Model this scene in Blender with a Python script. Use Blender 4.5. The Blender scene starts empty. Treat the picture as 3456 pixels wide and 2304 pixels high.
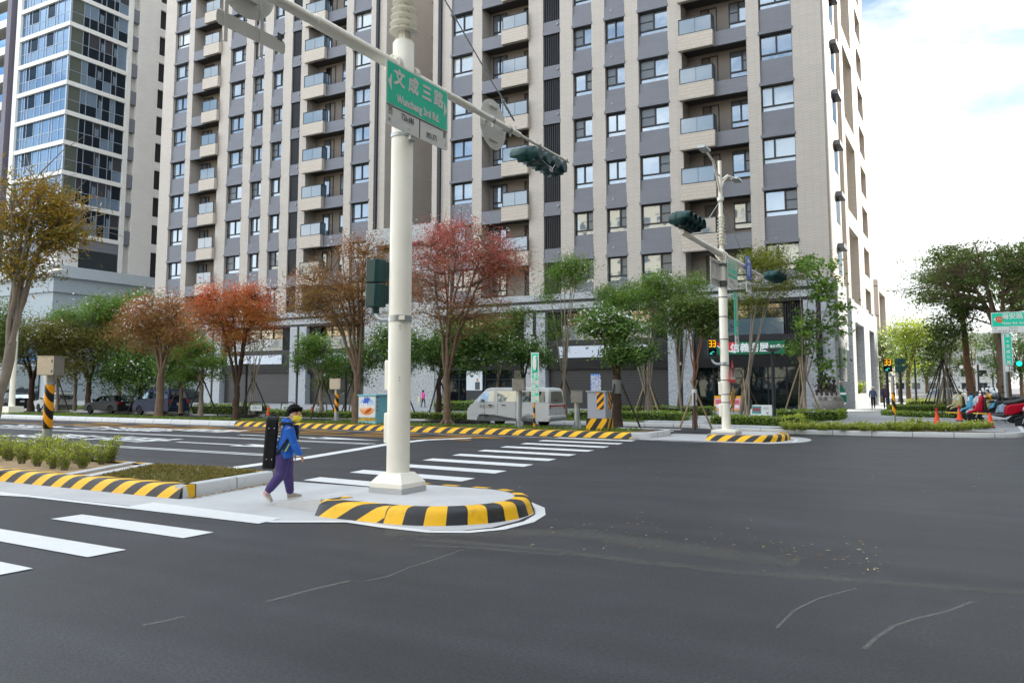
import bpy, bmesh, math, random
import numpy as np
from mathutils import Vector, Matrix
R_=math.radians
sc=bpy.context.scene
COL=sc.collection
# ------------------------------------------------------------------ camera
YAW=R_(29.4); PITCH=math.atan(265/2740.0); FPX=2740.0; PCX=1728.0; PCY=1040.0; CAMH=1.6
cam=bpy.data.cameras.new('camera'); camo=bpy.data.objects.new('camera',cam); COL.objects.link(camo)
cam.sensor_fit='HORIZONTAL'; cam.sensor_width=36.0; cam.lens=36.0*FPX/3456.0
cam.shift_y=-(1152-PCY)/3456.0; cam.clip_start=0.1; cam.clip_end=5000
camo.location=(0,0,CAMH); camo.rotation_euler=(math.pi/2+PITCH,0,YAW)
sc.camera=camo
# ------------------------------------------------------------------ light
SUN_EL=R_(31); SUN_AZ=R_(33)      # azimuth measured from +Y towards +X
sd=Vector((math.sin(SUN_AZ)*math.cos(SUN_EL),math.cos(SUN_AZ)*math.cos(SUN_EL),math.sin(SUN_EL)))
sl=bpy.data.lights.new('sun','SUN'); sl.energy=2.9; sl.angle=R_(0.6); sl.color=(1.0,0.93,0.82)
slo=bpy.data.objects.new('sun',sl); COL.objects.link(slo); slo.rotation_euler=sd.to_track_quat('Z','Y').to_euler()
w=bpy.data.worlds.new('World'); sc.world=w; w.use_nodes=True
nt=w.node_tree; nt.nodes.clear()
def N(t,**k):
    n=nt.nodes.new(t)
    for a,b in k.items(): setattr(n,a,b)
    return n
sky=N('ShaderNodeTexSky',sky_type='NISHITA',sun_disc=False,sun_elevation=SUN_EL,sun_rotation=SUN_AZ,air_density=1.0,dust_density=1.2,ozone_density=1.6)
tc=N('ShaderNodeTexCoord'); mp=N('ShaderNodeMapping'); mp.inputs['Scale'].default_value=(1.0,1.0,2.6)
ns=N('ShaderNodeTexNoise'); ns.inputs['Scale'].default_value=3.4; ns.inputs['Detail'].default_value=7; ns.inputs['Roughness'].default_value=.58
rp=N('ShaderNodeValToRGB'); rp.color_ramp.elements[0].position=.40; rp.color_ramp.elements[1].position=.60
mx=N('ShaderNodeMixRGB'); mx.inputs['Color2'].default_value=(5.6,5.8,5.9,1)
bg=N('ShaderNodeBackground'); bg.inputs['Strength'].default_value=.11
ou=N('ShaderNodeOutputWorld')
L=nt.links.new
L(tc.outputs['Generated'],mp.inputs['Vector']); L(mp.outputs[0],ns.inputs['Vector']); L(ns.outputs['Fac'],rp.inputs[0])
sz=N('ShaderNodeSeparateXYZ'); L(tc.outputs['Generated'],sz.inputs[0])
hz=N('ShaderNodeMapRange',interpolation_type='SMOOTHSTEP'); hz.inputs[1].default_value=.40; hz.inputs[2].default_value=.0; hz.inputs[3].default_value=0; hz.inputs[4].default_value=.95; L(sz.outputs['Z'],hz.inputs[0])
mh=N('ShaderNodeMixRGB'); mh.inputs['Color2'].default_value=(5.6,5.7,5.7,1)
L(rp.outputs[0],mx.inputs['Fac']); dk=N('ShaderNodeMixRGB',blend_type='MULTIPLY'); dk.inputs['Fac'].default_value=1; dk.inputs['Color2'].default_value=(.37,.47,.50,1); L(sky.outputs[0],dk.inputs['Color1']); L(dk.outputs[0],mx.inputs['Color1']); L(mx.outputs[0],mh.inputs['Color1']); L(hz.outputs[0],mh.inputs['Fac']); 
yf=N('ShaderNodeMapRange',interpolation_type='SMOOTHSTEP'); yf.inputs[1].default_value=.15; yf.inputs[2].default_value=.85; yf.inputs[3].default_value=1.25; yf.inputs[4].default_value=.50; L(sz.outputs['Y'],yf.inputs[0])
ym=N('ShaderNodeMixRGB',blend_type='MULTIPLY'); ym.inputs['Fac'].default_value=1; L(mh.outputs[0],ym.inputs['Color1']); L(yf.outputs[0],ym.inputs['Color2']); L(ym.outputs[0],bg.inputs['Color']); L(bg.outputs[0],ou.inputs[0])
sc.view_settings.view_transform='Standard'; sc.view_settings.look='None'; sc.view_settings.gamma=1; sc.view_settings.exposure=2.32
sc.view_settings.use_curve_mapping=False
sc.render.engine='CYCLES'; sc.cycles.max_bounces=6; sc.cycles.diffuse_bounces=3; sc.cycles.glossy_bounces=3; sc.cycles.transmission_bounces=4; sc.cycles.transparent_max_bounces=8
sc.cycles.use_denoising=True
# ------------------------------------------------------------------ pixel -> place helpers (photo pixels, camera above)
_cy,_sy=math.cos(YAW),math.sin(YAW)
RV=Vector((_cy,_sy,0)); _F0=Vector((-_sy,_cy,0)); FV=_F0*math.cos(PITCH)+Vector((0,0,math.sin(PITCH))); UV=_F0*-math.sin(PITCH)+Vector((0,0,math.cos(PITCH)))
CV=Vector((0,0,CAMH))
def ray(x,y): return FV+RV*((x-PCX)/FPX)-UV*((y-PCY)/FPX)
def G(x,y,z=0.0):
    d=ray(x,y); return CV+d*((z-CAMH)/d.z)
def PY(x,y,Y):
    d=ray(x,y); return CV+d*(Y/d.y)
def PX(x,y,X):
    d=ray(x,y); return CV+d*(X/d.x)
def AT(x,y,D): return CV+ray(x,y)*D
# ------------------------------------------------------------------ mesh builder
class MB:
    def __init__(s): s.v=[]; s.f=[]; s.m=[]; s.uv={}; s.M=None
    def add(s,vs,fs,m=0,uvs=None):
        o=len(s.v)
        if s.M is not None: vs=[tuple(s.M@Vector(p)) for p in vs]
        s.v.extend([tuple(p) for p in vs])
        for i,f in enumerate(fs):
            if uvs: s.uv[len(s.f)]=uvs[i]
            s.f.append(tuple(o+j for j in f)); s.m.append(m)
    def box(s,x0,x1,y0,y1,z0,z1,m=0):
        s.add([(x0,y0,z0),(x1,y0,z0),(x1,y1,z0),(x0,y1,z0),(x0,y0,z1),(x1,y0,z1),(x1,y1,z1),(x0,y1,z1)],
              [(3,2,1,0),(4,5,6,7),(0,1,5,4),(1,2,6,5),(2,3,7,6),(3,0,4,7)],m)
    def poly(s,pts,m=0): s.add(pts,[tuple(range(len(pts)))],m)
    def ext(s,pts,d,m=0):            # extrude polygon by vector d
        n=len(pts); d=Vector(d); a=[Vector(p) for p in pts]; b=[p+d for p in a]
        s.add(a+b,[tuple(reversed(range(n))),tuple(range(n,2*n))]+[(i,(i+1)%n,n+(i+1)%n,n+i) for i in range(n)],m)
    def tube(s,pts,rad,n=8,m=0,cap=True):
        P=[Vector(p) for p in pts]; k=len(P)
        if not hasattr(rad,'__len__'): rad=[rad]*k
        t0=(P[1]-P[0]).normalized(); u=t0.orthogonal().normalized(); vs=[]; 
        for i in range(k):
            t=(P[min(i+1,k-1)]-P[max(i-1,0)]); t=t.normalized() if t.length>1e-9 else t0
            u=(u-t*u.dot(t)); u=u.normalized() if u.length>1e-6 else t.orthogonal().normalized(); w_=t.cross(u)
            for j in range(n):
                a=2*math.pi*j/n; vs.append(P[i]+(u*math.cos(a)+w_*math.sin(a))*rad[i])
        fs=[(i*n+j,i*n+(j+1)%n,(i+1)*n+(j+1)%n,(i+1)*n+j) for i in range(k-1) for j in range(n)]
        if cap: fs+= [tuple(reversed(range(n))),tuple(range((k-1)*n,k*n))]
        s.add(vs,fs,m)
    def cyl(s,p0,p1,r0,r1=None,n=16,m=0): s.tube([p0,p1],[r0,r0 if r1 is None else r1],n,m)
    def loft(s,rings,n=12,m=0,fwd=(1,0,0)):   # rings: (centre, r_fwd, r_side) elliptical sections
        P=[Vector(r[0]) for r in rings]; k=len(P); f=Vector(fwd); vs=[]
        for i in range(k):
            t=(P[min(i+1,k-1)]-P[max(i-1,0)]).normalized()
            u=f-t*f.dot(t); u=u.normalized() if u.length>1e-5 else t.orthogonal().normalized(); w_=t.cross(u)
            for j in range(n):
                a=2*math.pi*j/n; vs.append(P[i]+u*math.cos(a)*rings[i][1]+w_*math.sin(a)*rings[i][2])
        fs=[(i*n+j,i*n+(j+1)%n,(i+1)*n+(j+1)%n,(i+1)*n+j) for i in range(k-1) for j in range(n)]
        fs+= [tuple(reversed(range(n))),tuple(range((k-1)*n,k*n))]
        s.add(vs,fs,m)
    def ball(s,c,rx,ry=None,rz=None,n=12,m=0,M=None):
        ry=rx if ry is None else ry; rz=rx if rz is None else rz; vs=[]; h=n//2; c=Vector(c)
        for i in range(1,h):
            t=math.pi*i/h
            for j in range(n):
                a=2*math.pi*j/n; q=Vector((rx*math.sin(t)*math.cos(a),ry*math.sin(t)*math.sin(a),rz*math.cos(t)))
                vs.append(c+(M@q if M else q))
        q=Vector((0,0,rz)); vs.append(c+(M@q if M else q)); vs.append(c-(M@q if M else q)); T=len(vs)-2
        fs=[(i*n+j,(i+1)*n+j,(i+1)*n+(j+1)%n,i*n+(j+1)%n) for i in range(h-2) for j in range(n)]
        fs+=[(T,j,(j+1)%n) for j in range(n)]+[(T+1,(h-2)*n+(j+1)%n,(h-2)*n+j) for j in range(n)]
        s.add(vs,fs,m)
    def lathe(s,prof,c=(0,0,0),n=24,m=0):     # prof: (r,z)
        c=Vector(c); vs=[]; k=len(prof)
        for r,z in prof:
            for j in range(n):
                a=2*math.pi*j/n; vs.append(c+Vector((r*math.cos(a),r*math.sin(a),z)))
        fs=[(i*n+j,i*n+(j+1)%n,(i+1)*n+(j+1)%n,(i+1)*n+j) for i in range(k-1) for j in range(n)]
        fs+=[tuple(reversed(range(n))),tuple(range((k-1)*n,k*n))]
        s.add(vs,fs,m)
    def build(s,name,mats,parent=None,smooth=False,bevel=0,local=True):
        me=bpy.data.meshes.new(name); me.from_pydata(s.v,[],s.f)
        if not isinstance(mats,(list,tuple)): mats=[mats]
        for q in mats: me.materials.append(q)
        if len(mats)>1: me.polygons.foreach_set('material_index',s.m)
        if s.uv:
            ul=me.uv_layers.new(name='UVMap')
            for fi,u in s.uv.items():
                for li,q in zip(me.polygons[fi].loop_indices,u): ul.data[li].uv=q
        me.update()
        if smooth: me.polygons.foreach_set('use_smooth',[True]*len(me.polygons))
        o=bpy.data.objects.new(name,me); COL.objects.link(o)
        if parent is not None: o.parent=parent
        if bevel:
            b=o.modifiers.new('bevel','BEVEL'); b.width=bevel; b.segments=2; b.limit_method='ANGLE'; b.angle_limit=R_(40)
            me.polygons.foreach_set('use_smooth',[True]*len(me.polygons))
            try: me.set_sharp_from_angle(angle=R_(38))
            except Exception: pass
        elif smooth:
            try: me.set_sharp_from_angle(angle=R_(50))
            except Exception: pass
        return o
def tag(o,label,cat,group=None):
    o['label']=label; o['category']=cat
    if group: o['group']=group
    return o
def thing(name,label,cat,loc=(0,0,0),rz=0,group=None):
    o=bpy.data.objects.new(name,None); COL.objects.link(o); o.location=loc; o.rotation_euler=(0,0,rz); o.empty_display_size=.2
    return tag(o,label,cat,group)
def struct(o): o['kind']='structure'; return o
def stuff(o): o['kind']='stuff'; return o
def copy_tree(o,parent=None):
    c=o.copy(); COL.objects.link(c)
    if parent is not None: c.parent=parent
    for ch in list(o.children): copy_tree(ch,c)
    return c
# ------------------------------------------------------------------ materials
def lin(c):
    if isinstance(c,str):
        c=c.lstrip('#'); c=[int(c[i:i+2],16)/255 for i in (0,2,4)]
        c=[x/12.92 if x<=.04045 else ((x+.055)/1.055)**2.4 for x in c]
    return tuple(c[:3])+(1,)
_mc={}
def mat(name,col,rough=.6,metal=0,var=.12,vscale=3.0,bump=0,bscale=60,spec=.4,emit=0,coat=0,col2=None,coord='Object',detail=5):
    if name in _mc: return _mc[name]
    m=bpy.data.materials.new(name); m.use_nodes=True; t=m.node_tree; b=t.nodes['Principled BSDF']; l=t.links.new
    c=lin(col); b.inputs['Base Color'].default_value=c; b.inputs['Roughness'].default_value=rough; b.inputs['Metallic'].default_value=metal
    b.inputs['Specular IOR Level'].default_value=spec; b.inputs['Coat Weight'].default_value=coat; b.inputs['Coat Roughness'].default_value=.05
    if emit: b.inputs['Emission Color'].default_value=c; b.inputs['Emission Strength'].default_value=emit
    if var or bump or col2:
        tc=t.nodes.new('ShaderNodeTexCoord')
    if var or col2:
        n=t.nodes.new('ShaderNodeTexNoise'); n.inputs['Scale'].default_value=vscale; n.inputs['Detail'].default_value=detail; n.inputs['Roughness'].default_value=.62
        r=t.nodes.new('ShaderNodeValToRGB'); c2=lin(col2) if col2 else None
        r.color_ramp.elements[0].position=.28; r.color_ramp.elements[1].position=.72
        r.color_ramp.elements[0].color=tuple(x*(1-var) for x in c[:3])+(1,) if not c2 else c
        r.color_ramp.elements[1].color=tuple(min(1,x*(1+var)) for x in c[:3])+(1,) if not c2 else c2
        l(tc.outputs[coord],n.inputs['Vector']); l(n.outputs['Fac'],r.inputs[0]); l(r.outputs[0],b.inputs['Base Color'])
        mr=t.nodes.new('ShaderNodeMapRange'); mr.inputs[3].default_value=max(0,rough-.08); mr.inputs[4].default_value=min(1,rough+.08)
        l(n.outputs['Fac'],mr.inputs[0]); l(mr.outputs[0],b.inputs['Roughness'])
    if bump:
        n2=t.nodes.new('ShaderNodeTexNoise'); n2.inputs['Scale'].default_value=bscale; n2.inputs['Detail'].default_value=4
        bp=t.nodes.new('ShaderNodeBump'); bp.inputs['Strength'].default_value=bump; bp.inputs['Distance'].default_value=.02
        l(tc.outputs[coord],n2.inputs['Vector']); l(n2.outputs['Fac'],bp.inputs['Height']); l(bp.outputs[0],b.inputs['Normal'])
    _mc[name]=m; return m
def brick(name,c1,c2,mortar,wd,ht,mort=.012,rough=.65,swap='xz',big=.08,bump=.25,offset=.5):
    """small facade tiles in world metres; swap picks the wall plane automatically from the normal"""
    if name in _mc: return _mc[name]
    m=bpy.data.materials.new(name); m.use_nodes=True; t=m.node_tree; b=t.nodes['Principled BSDF']; l=t.links.new
    g=t.nodes.new('ShaderNodeNewGeometry'); s1=t.nodes.new('ShaderNodeSeparateXYZ'); s2=t.nodes.new('ShaderNodeSeparateXYZ')
    l(g.outputs['Position'],s1.inputs[0]); l(g.outputs['True Normal'],s2.inputs[0])
    ab=t.nodes.new('ShaderNodeMath'); ab.operation='ABSOLUTE'; l(s2.outputs['X'],ab.inputs[0])
    gt=t.nodes.new('ShaderNodeMath'); gt.operation='GREATER_THAN'; gt.inputs[1].default_value=.6; l(ab.outputs[0],gt.inputs[0])
    mixu=t.nodes.new('ShaderNodeMix'); l(gt.outputs[0],mixu.inputs[0]); l(s1.outputs['X'],mixu.inputs[2]); l(s1.outputs['Y'],mixu.inputs[3])
    cb=t.nodes.new('ShaderNodeCombineXYZ')
    if swap=='xy': l(s1.outputs['X'],cb.inputs[0]); l(s1.outputs['Y'],cb.inputs[1])
    else: l(mixu.outputs[0],cb.inputs[0]); l(s1.outputs['Z'],cb.inputs[1])
    br=t.nodes.new('ShaderNodeTexBrick'); br.offset=offset
    br.inputs['Color1'].default_value=lin(c1); br.inputs['Color2'].default_value=lin(c2); br.inputs['Mortar'].default_value=lin(mortar)
    br.inputs['Scale'].default_value=1; br.inputs['Brick Width'].default_value=wd; br.inputs['Row Height'].default_value=ht; br.inputs['Mortar Size'].default_value=mort; br.inputs['Mortar Smooth'].default_value=.3
    l(cb.outputs[0],br.inputs['Vector'])
    n=t.nodes.new('ShaderNodeTexNoise'); n.inputs['Scale'].default_value=.55; n.inputs['Detail'].default_value=6; l(g.outputs['Position'],n.inputs['Vector'])
    mr=t.nodes.new('ShaderNodeMapRange'); mr.inputs[3].default_value=1-big; mr.inputs[4].default_value=1+big; l(n.outputs['Fac'],mr.inputs[0])
    mm=t.nodes.new('ShaderNodeMixRGB'); mm.blend_type='MULTIPLY'; mm.inputs['Fac'].default_value=1; l(br.outputs['Color'],mm.inputs['Color1']); l(mr.outputs[0],mm.inputs['Color2'])
    l(mm.outputs[0],b.inputs['Base Color']); b.inputs['Roughness'].default_value=rough
    if bump:
        bp=t.nodes.new('ShaderNodeBump'); bp.inputs['Strength'].default_value=bump; bp.inputs['Distance'].default_value=.01; bp.invert=True
        l(br.outputs['Fac'],bp.inputs['Height']); l(bp.outputs[0],b.inputs['Normal'])
    _mc[name]=m; return m
def stripes(name,c1,c2,period,kx,ky,kz,wear=.35,rough=.5,duty=.5,uv=False,wearcol='#5b5a4e'):
    """alternating bands of two paints along a linear coordinate, with worn patches"""
    if name in _mc: return _mc[name]
    m=bpy.data.materials.new(name); m.use_nodes=True; t=m.node_tree; b=t.nodes['Principled BSDF']; l=t.links.new
    tc=t.nodes.new('ShaderNodeTexCoord'); dt=t.nodes.new('ShaderNodeVectorMath'); dt.operation='DOT_PRODUCT'; dt.inputs[1].default_value=(kx,ky,kz)
    l(tc.outputs['UV' if uv else 'Object'],dt.inputs[0])
    dv=t.nodes.new('ShaderNodeMath'); dv.operation='DIVIDE'; dv.inputs[1].default_value=period; l(dt.outputs['Value'],dv.inputs[0])
    fr=t.nodes.new('ShaderNodeMath'); fr.operation='FRACT'; l(dv.outputs[0],fr.inputs[0])
    gt=t.nodes.new('ShaderNodeMath'); gt.operation='GREATER_THAN'; gt.inputs[1].default_value=duty; l(fr.outputs[0],gt.inputs[0])
    mx=t.nodes.new('ShaderNodeMixRGB'); mx.inputs['Color1'].default_value=lin(c1); mx.inputs['Color2'].default_value=lin(c2); l(gt.outputs[0],mx.inputs['Fac'])
    n=t.nodes.new('ShaderNodeTexNoise'); n.inputs['Scale'].default_value=2.6; n.inputs['Detail'].default_value=8; n.inputs['Roughness'].default_value=.7; l(tc.outputs['Object'],n.inputs['Vector'])
    r=t.nodes.new('ShaderNodeValToRGB'); r.color_ramp.elements[0].position=.53; r.color_ramp.elements[1].position=.70; r.color_ramp.elements[1].color=(wear,wear,wear,1); l(n.outputs['Fac'],r.inputs[0])
    m2=t.nodes.new('ShaderNodeMixRGB'); m2.inputs['Color2'].default_value=lin(wearcol); l(r.outputs[0],m2.inputs['Fac']); l(mx.outputs[0],m2.inputs['Color1']); l(m2.outputs[0],b.inputs['Base Color'])
    b.inputs['Roughness'].default_value=rough
    n2=t.nodes.new('ShaderNodeTexNoise'); n2.inputs['Scale'].default_value=70; l(tc.outputs['Object'],n2.inputs['Vector'])
    bp=t.nodes.new('ShaderNodeBump'); bp.inputs['Strength'].default_value=.25; bp.inputs['Distance'].default_value=.01; l(n2.outputs['Fac'],bp.inputs['Height']); l(bp.outputs[0],b.inputs['Normal'])
    _mc[name]=m; return m
def glass(name,tint,refl=.5,inner='#2a2f36',rough=.03,wave=0):
    """coated window glass: a mirror of the sky over what stands behind it"""
    if name in _mc: return _mc[name]
    m=bpy.data.materials.new(name); m.use_nodes=True; t=m.node_tree; l=t.links.new; t.nodes.clear()
    o=t.nodes.new('ShaderNodeOutputMaterial'); d=t.nodes.new('ShaderNodeBsdfDiffuse'); g=t.nodes.new('ShaderNodeBsdfGlossy'); mx=t.nodes.new('ShaderNodeMixShader')
    d.inputs['Color'].default_value=lin(inner); g.inputs['Color'].default_value=lin(tint); g.inputs['Roughness'].default_value=rough
    tc=t.nodes.new('ShaderNodeTexCoord'); n=t.nodes.new('ShaderNodeTexNoise'); n.inputs['Scale'].default_value=.9; l(tc.outputs['Object'],n.inputs['Vector'])
    bp=t.nodes.new('ShaderNodeBump'); bp.inputs['Strength'].default_value=.06; bp.inputs['Distance'].default_value=.1; l(n.outputs['Fac'],bp.inputs['Height']); l(bp.outputs[0],g.inputs['Normal'])
    if wave:
        wv=t.nodes.new('ShaderNodeTexWave'); wv.inputs['Scale'].default_value=wave; wv.inputs['Distortion'].default_value=1.5; l(tc.outputs['Object'],wv.inputs['Vector'])
        mm=t.nodes.new('ShaderNodeMixRGB'); mm.blend_type='MULTIPLY'; mm.inputs['Fac'].default_value=.35; mm.inputs['Color1'].default_value=lin(inner); l(wv.outputs['Color'],mm.inputs['Color2']); l(mm.outputs[0],d.inputs['Color'])
    f=t.nodes.new('ShaderNodeFresnel'); f.inputs['IOR'].default_value=1.5
    ma=t.nodes.new('ShaderNodeMath'); ma.operation='ADD'; ma.use_clamp=True; ma.inputs[1].default_value=refl; l(f.outputs[0],ma.inputs[0])
    l(ma.outputs[0],mx.inputs[0]); l(d.outputs[0],mx.inputs[1]); l(g.outputs[0],mx.inputs[2]); l(mx.outputs[0],o.inputs[0])
    _mc[name]=m; return m
def seeglass(name,tint,alpha=.35,refl=.25):
    if name in _mc: return _mc[name]
    m=bpy.data.materials.new(name); m.use_nodes=True; t=m.node_tree; l=t.links.new; t.nodes.clear()
    o=t.nodes.new('ShaderNodeOutputMaterial'); tr=t.nodes.new('ShaderNodeBsdfTransparent'); d=t.nodes.new('ShaderNodeBsdfDiffuse'); g=t.nodes.new('ShaderNodeBsdfGlossy')
    tr.inputs[0].default_value=lin(tint); d.inputs[0].default_value=lin(tint); g.inputs['Roughness'].default_value=.04
    a=t.nodes.new('ShaderNodeMixShader'); a.inputs[0].default_value=alpha; l(tr.outputs[0],a.inputs[1]); l(d.outputs[0],a.inputs[2])
    b=t.nodes.new('ShaderNodeMixShader'); b.inputs[0].default_value=refl; l(a.outputs[0],b.inputs[1]); l(g.outputs[0],b.inputs[2]); l(b.outputs[0],o.inputs[0])
    _mc[name]=m; return m
def leafmat(name,cols,trans=.42):
    if name in _mc: return _mc[name]
    m=bpy.data.materials.new(name); m.use_nodes=True; t=m.node_tree; l=t.links.new; t.nodes.clear()
    o=t.nodes.new('ShaderNodeOutputMaterial'); at=t.nodes.new('ShaderNodeAttribute'); at.attribute_name='h'
    r=t.nodes.new('ShaderNodeValToRGB'); e=r.color_ramp.elements
    for i,c in enumerate(cols):
        p=i/(len(cols)-1)
        q=e[0] if i==0 else (e[1] if i==len(cols)-1 else e.new(p))
        q.position=p; q.color=tuple(min(1,v*1.18) for v in lin(c)[:3])+(1,)
    l(at.outputs['Fac'],r.inputs[0])
    d=t.nodes.new('ShaderNodeBsdfPrincipled'); d.inputs['Roughness'].default_value=.55; d.inputs['Specular IOR Level'].default_value=.12; tr=t.nodes.new('ShaderNodeBsdfTranslucent')
    mx=t.nodes.new('ShaderNodeMixShader'); mx.inputs[0].default_value=trans
    l(r.outputs[0],d.inputs['Base Color']); l(r.outputs[0],tr.inputs['Color']); l(d.outputs[0],mx.inputs[1]); l(tr.outputs[0],mx.inputs[2]); l(mx.outputs[0],o.inputs[0])
    _mc[name]=m; return m
def text(body,size,material,parent,M,name='lettering',align='CENTER',offset=0,sx=1.0,depth=.0):
    cu=bpy.data.curves.new('t','FONT'); cu.body=body; cu.size=size; cu.align_x=align; cu.align_y='CENTER'; cu.resolution_u=2
    to=bpy.data.objects.new('t',cu); COL.objects.link(to)
    dg=bpy.context.evaluated_depsgraph_get(); dg.update(); me0=bpy.data.meshes.new_from_object(to.evaluated_get(dg)); bpy.data.objects.remove(to)
    n=len(me0.vertices); co=np.empty(n*3,np.float32); me0.vertices.foreach_get('co',co); co=co.reshape(-1,3); fs=[tuple(f.vertices) for f in me0.polygons]; vs=[]; ff=[]
    reps=[(0,0)] if not offset else [(0,0),(offset,offset*.5),(-offset,-offset*.5),(offset*.5,-offset),(-offset*.5,offset)]   # heavier strokes
    for k,(dx,dy) in enumerate(reps):
        b=len(vs); q=co+np.array([dx,dy,.0004*k],np.float32); vs.extend(map(tuple,q)); ff.extend(tuple(i+b for i in f) for f in fs)
    bpy.data.meshes.remove(me0); me=bpy.data.meshes.new(name); me.from_pydata(vs,[],ff); me.transform(M@Matrix.Diagonal((sx,1,1,1))); me.materials.append(material)
    o=bpy.data.objects.new(name,me); COL.objects.link(o)
    if parent is not None: o.parent=parent
    return o
def face(loc,right,up=(0,0,1)):     # matrix putting text x along right, y along up, facing out
    r=Vector(right).normalized(); u=Vector(up).normalized(); n=r.cross(u)
    return Matrix(((r.x,u.x,n.x,loc[0]),(r.y,u.y,n.y,loc[1]),(r.z,u.z,n.z,loc[2]),(0,0,0,1)))
# ------------------------------------------------------------------ ground, road, kerbs, paint
def asphalt():
    m=bpy.data.materials.new('asphalt'); m.use_nodes=True; t=m.node_tree; b=t.nodes['Principled BSDF']; l=t.links.new
    g=t.nodes.new('ShaderNodeNewGeometry')
    n1=t.nodes.new('ShaderNodeTexNoise'); n1.inputs['Scale'].default_value=.55; n1.inputs['Detail'].default_value=8; n1.inputs['Roughness'].default_value=.65
    n2=t.nodes.new('ShaderNodeTexNoise'); n2.inputs['Scale'].default_value=42; n2.inputs['Detail'].default_value=5; n2.inputs['Roughness'].default_value=.75
    vo=t.nodes.new('ShaderNodeTexVoronoi'); vo.inputs['Scale'].default_value=48
    mp=t.nodes.new('ShaderNodeMapping'); mp.inputs['Scale'].default_value=(.12,1.6,1); n3=t.nodes.new('ShaderNodeTexNoise'); n3.inputs['Scale'].default_value=1.3; n3.inputs['Detail'].default_value=7
    for n in (n1,n2,vo): l(g.outputs['Position'],n.inputs['Vector'])
    l(g.outputs['Position'],mp.inputs['Vector']); l(mp.outputs[0],n3.inputs['Vector'])
    r=t.nodes.new('ShaderNodeValToRGB'); e=r.color_ramp.elements; e[0].position=.3; e[1].position=.75; e[0].color=(.0125,.014,.018,1); e[1].color=(.031,.033,.040,1); l(n1.outputs['Fac'],r.inputs[0])
    r2=t.nodes.new('ShaderNodeValToRGB'); e=r2.color_ramp.elements; e[0].position=.35; e[1].position=.78; e[0].color=(.30,.30,.31,1); e[1].color=(2.5,2.5,2.45,1); l(n2.outputs['Fac'],r2.inputs[0])
    mm=t.nodes.new('ShaderNodeMixRGB'); mm.blend_type='MULTIPLY'; mm.inputs['Fac'].default_value=1; l(r.outputs[0],mm.inputs['Color1']); l(r2.outputs[0],mm.inputs['Color2'])
    r3=t.nodes.new('ShaderNodeValToRGB'); e=r3.color_ramp.elements; e[0].position=.35; e[1].position=.75; e[0].color=(.80,.80,.80,1); e[1].color=(1.40,1.38,1.34,1); l(n3.outputs['Fac'],r3.inputs[0])
    m2=t.nodes.new('ShaderNodeMixRGB'); m2.blend_type='MULTIPLY'; m2.inputs['Fac'].default_value=1; l(mm.outputs[0],m2.inputs['Color1']); l(r3.outputs[0],m2.inputs['Color2'])
    # light stone chips
    r4=t.nodes.new('ShaderNodeValToRGB'); e=r4.color_ramp.elements; e[0].position=.06; e[1].position=.14; e[0].color=(1,1,1,1); e[1].color=(0,0,0,1); l(vo.outputs['Distance'],r4.inputs[0])
    sp=t.nodes.new('ShaderNodeSeparateColor'); l(vo.outputs['Color'],sp.inputs[0]); gt=t.nodes.new('ShaderNodeMath'); gt.operation='GREATER_THAN'; gt.inputs[1].default_value=.80; l(sp.outputs[0],gt.inputs[0])
    mu=t.nodes.new('ShaderNodeMath'); mu.operation='MULTIPLY'; l(r4.outputs[0],mu.inputs[0]); l(gt.outputs[0],mu.inputs[1])
    m3=t.nodes.new('ShaderNodeMixRGB'); m3.inputs['Color2'].default_value=(.22,.21,.19,1); l(mu.outputs[0],m3.inputs['Fac']); l(m2.outputs[0],m3.inputs['Color1']); l(m3.outputs[0],b.inputs['Base Color'])
    b.inputs['Roughness'].default_value=.62; b.inputs['Specular IOR Level'].default_value=.5
    bp=t.nodes.new('ShaderNodeBump'); bp.inputs['Strength'].default_value=.55; bp.inputs['Distance'].default_value=.008; l(n2.outputs['Fac'],bp.inputs['Height']); l(bp.outputs[0],b.inputs['Normal'])
    return m
M_ASPH=asphalt()
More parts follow.
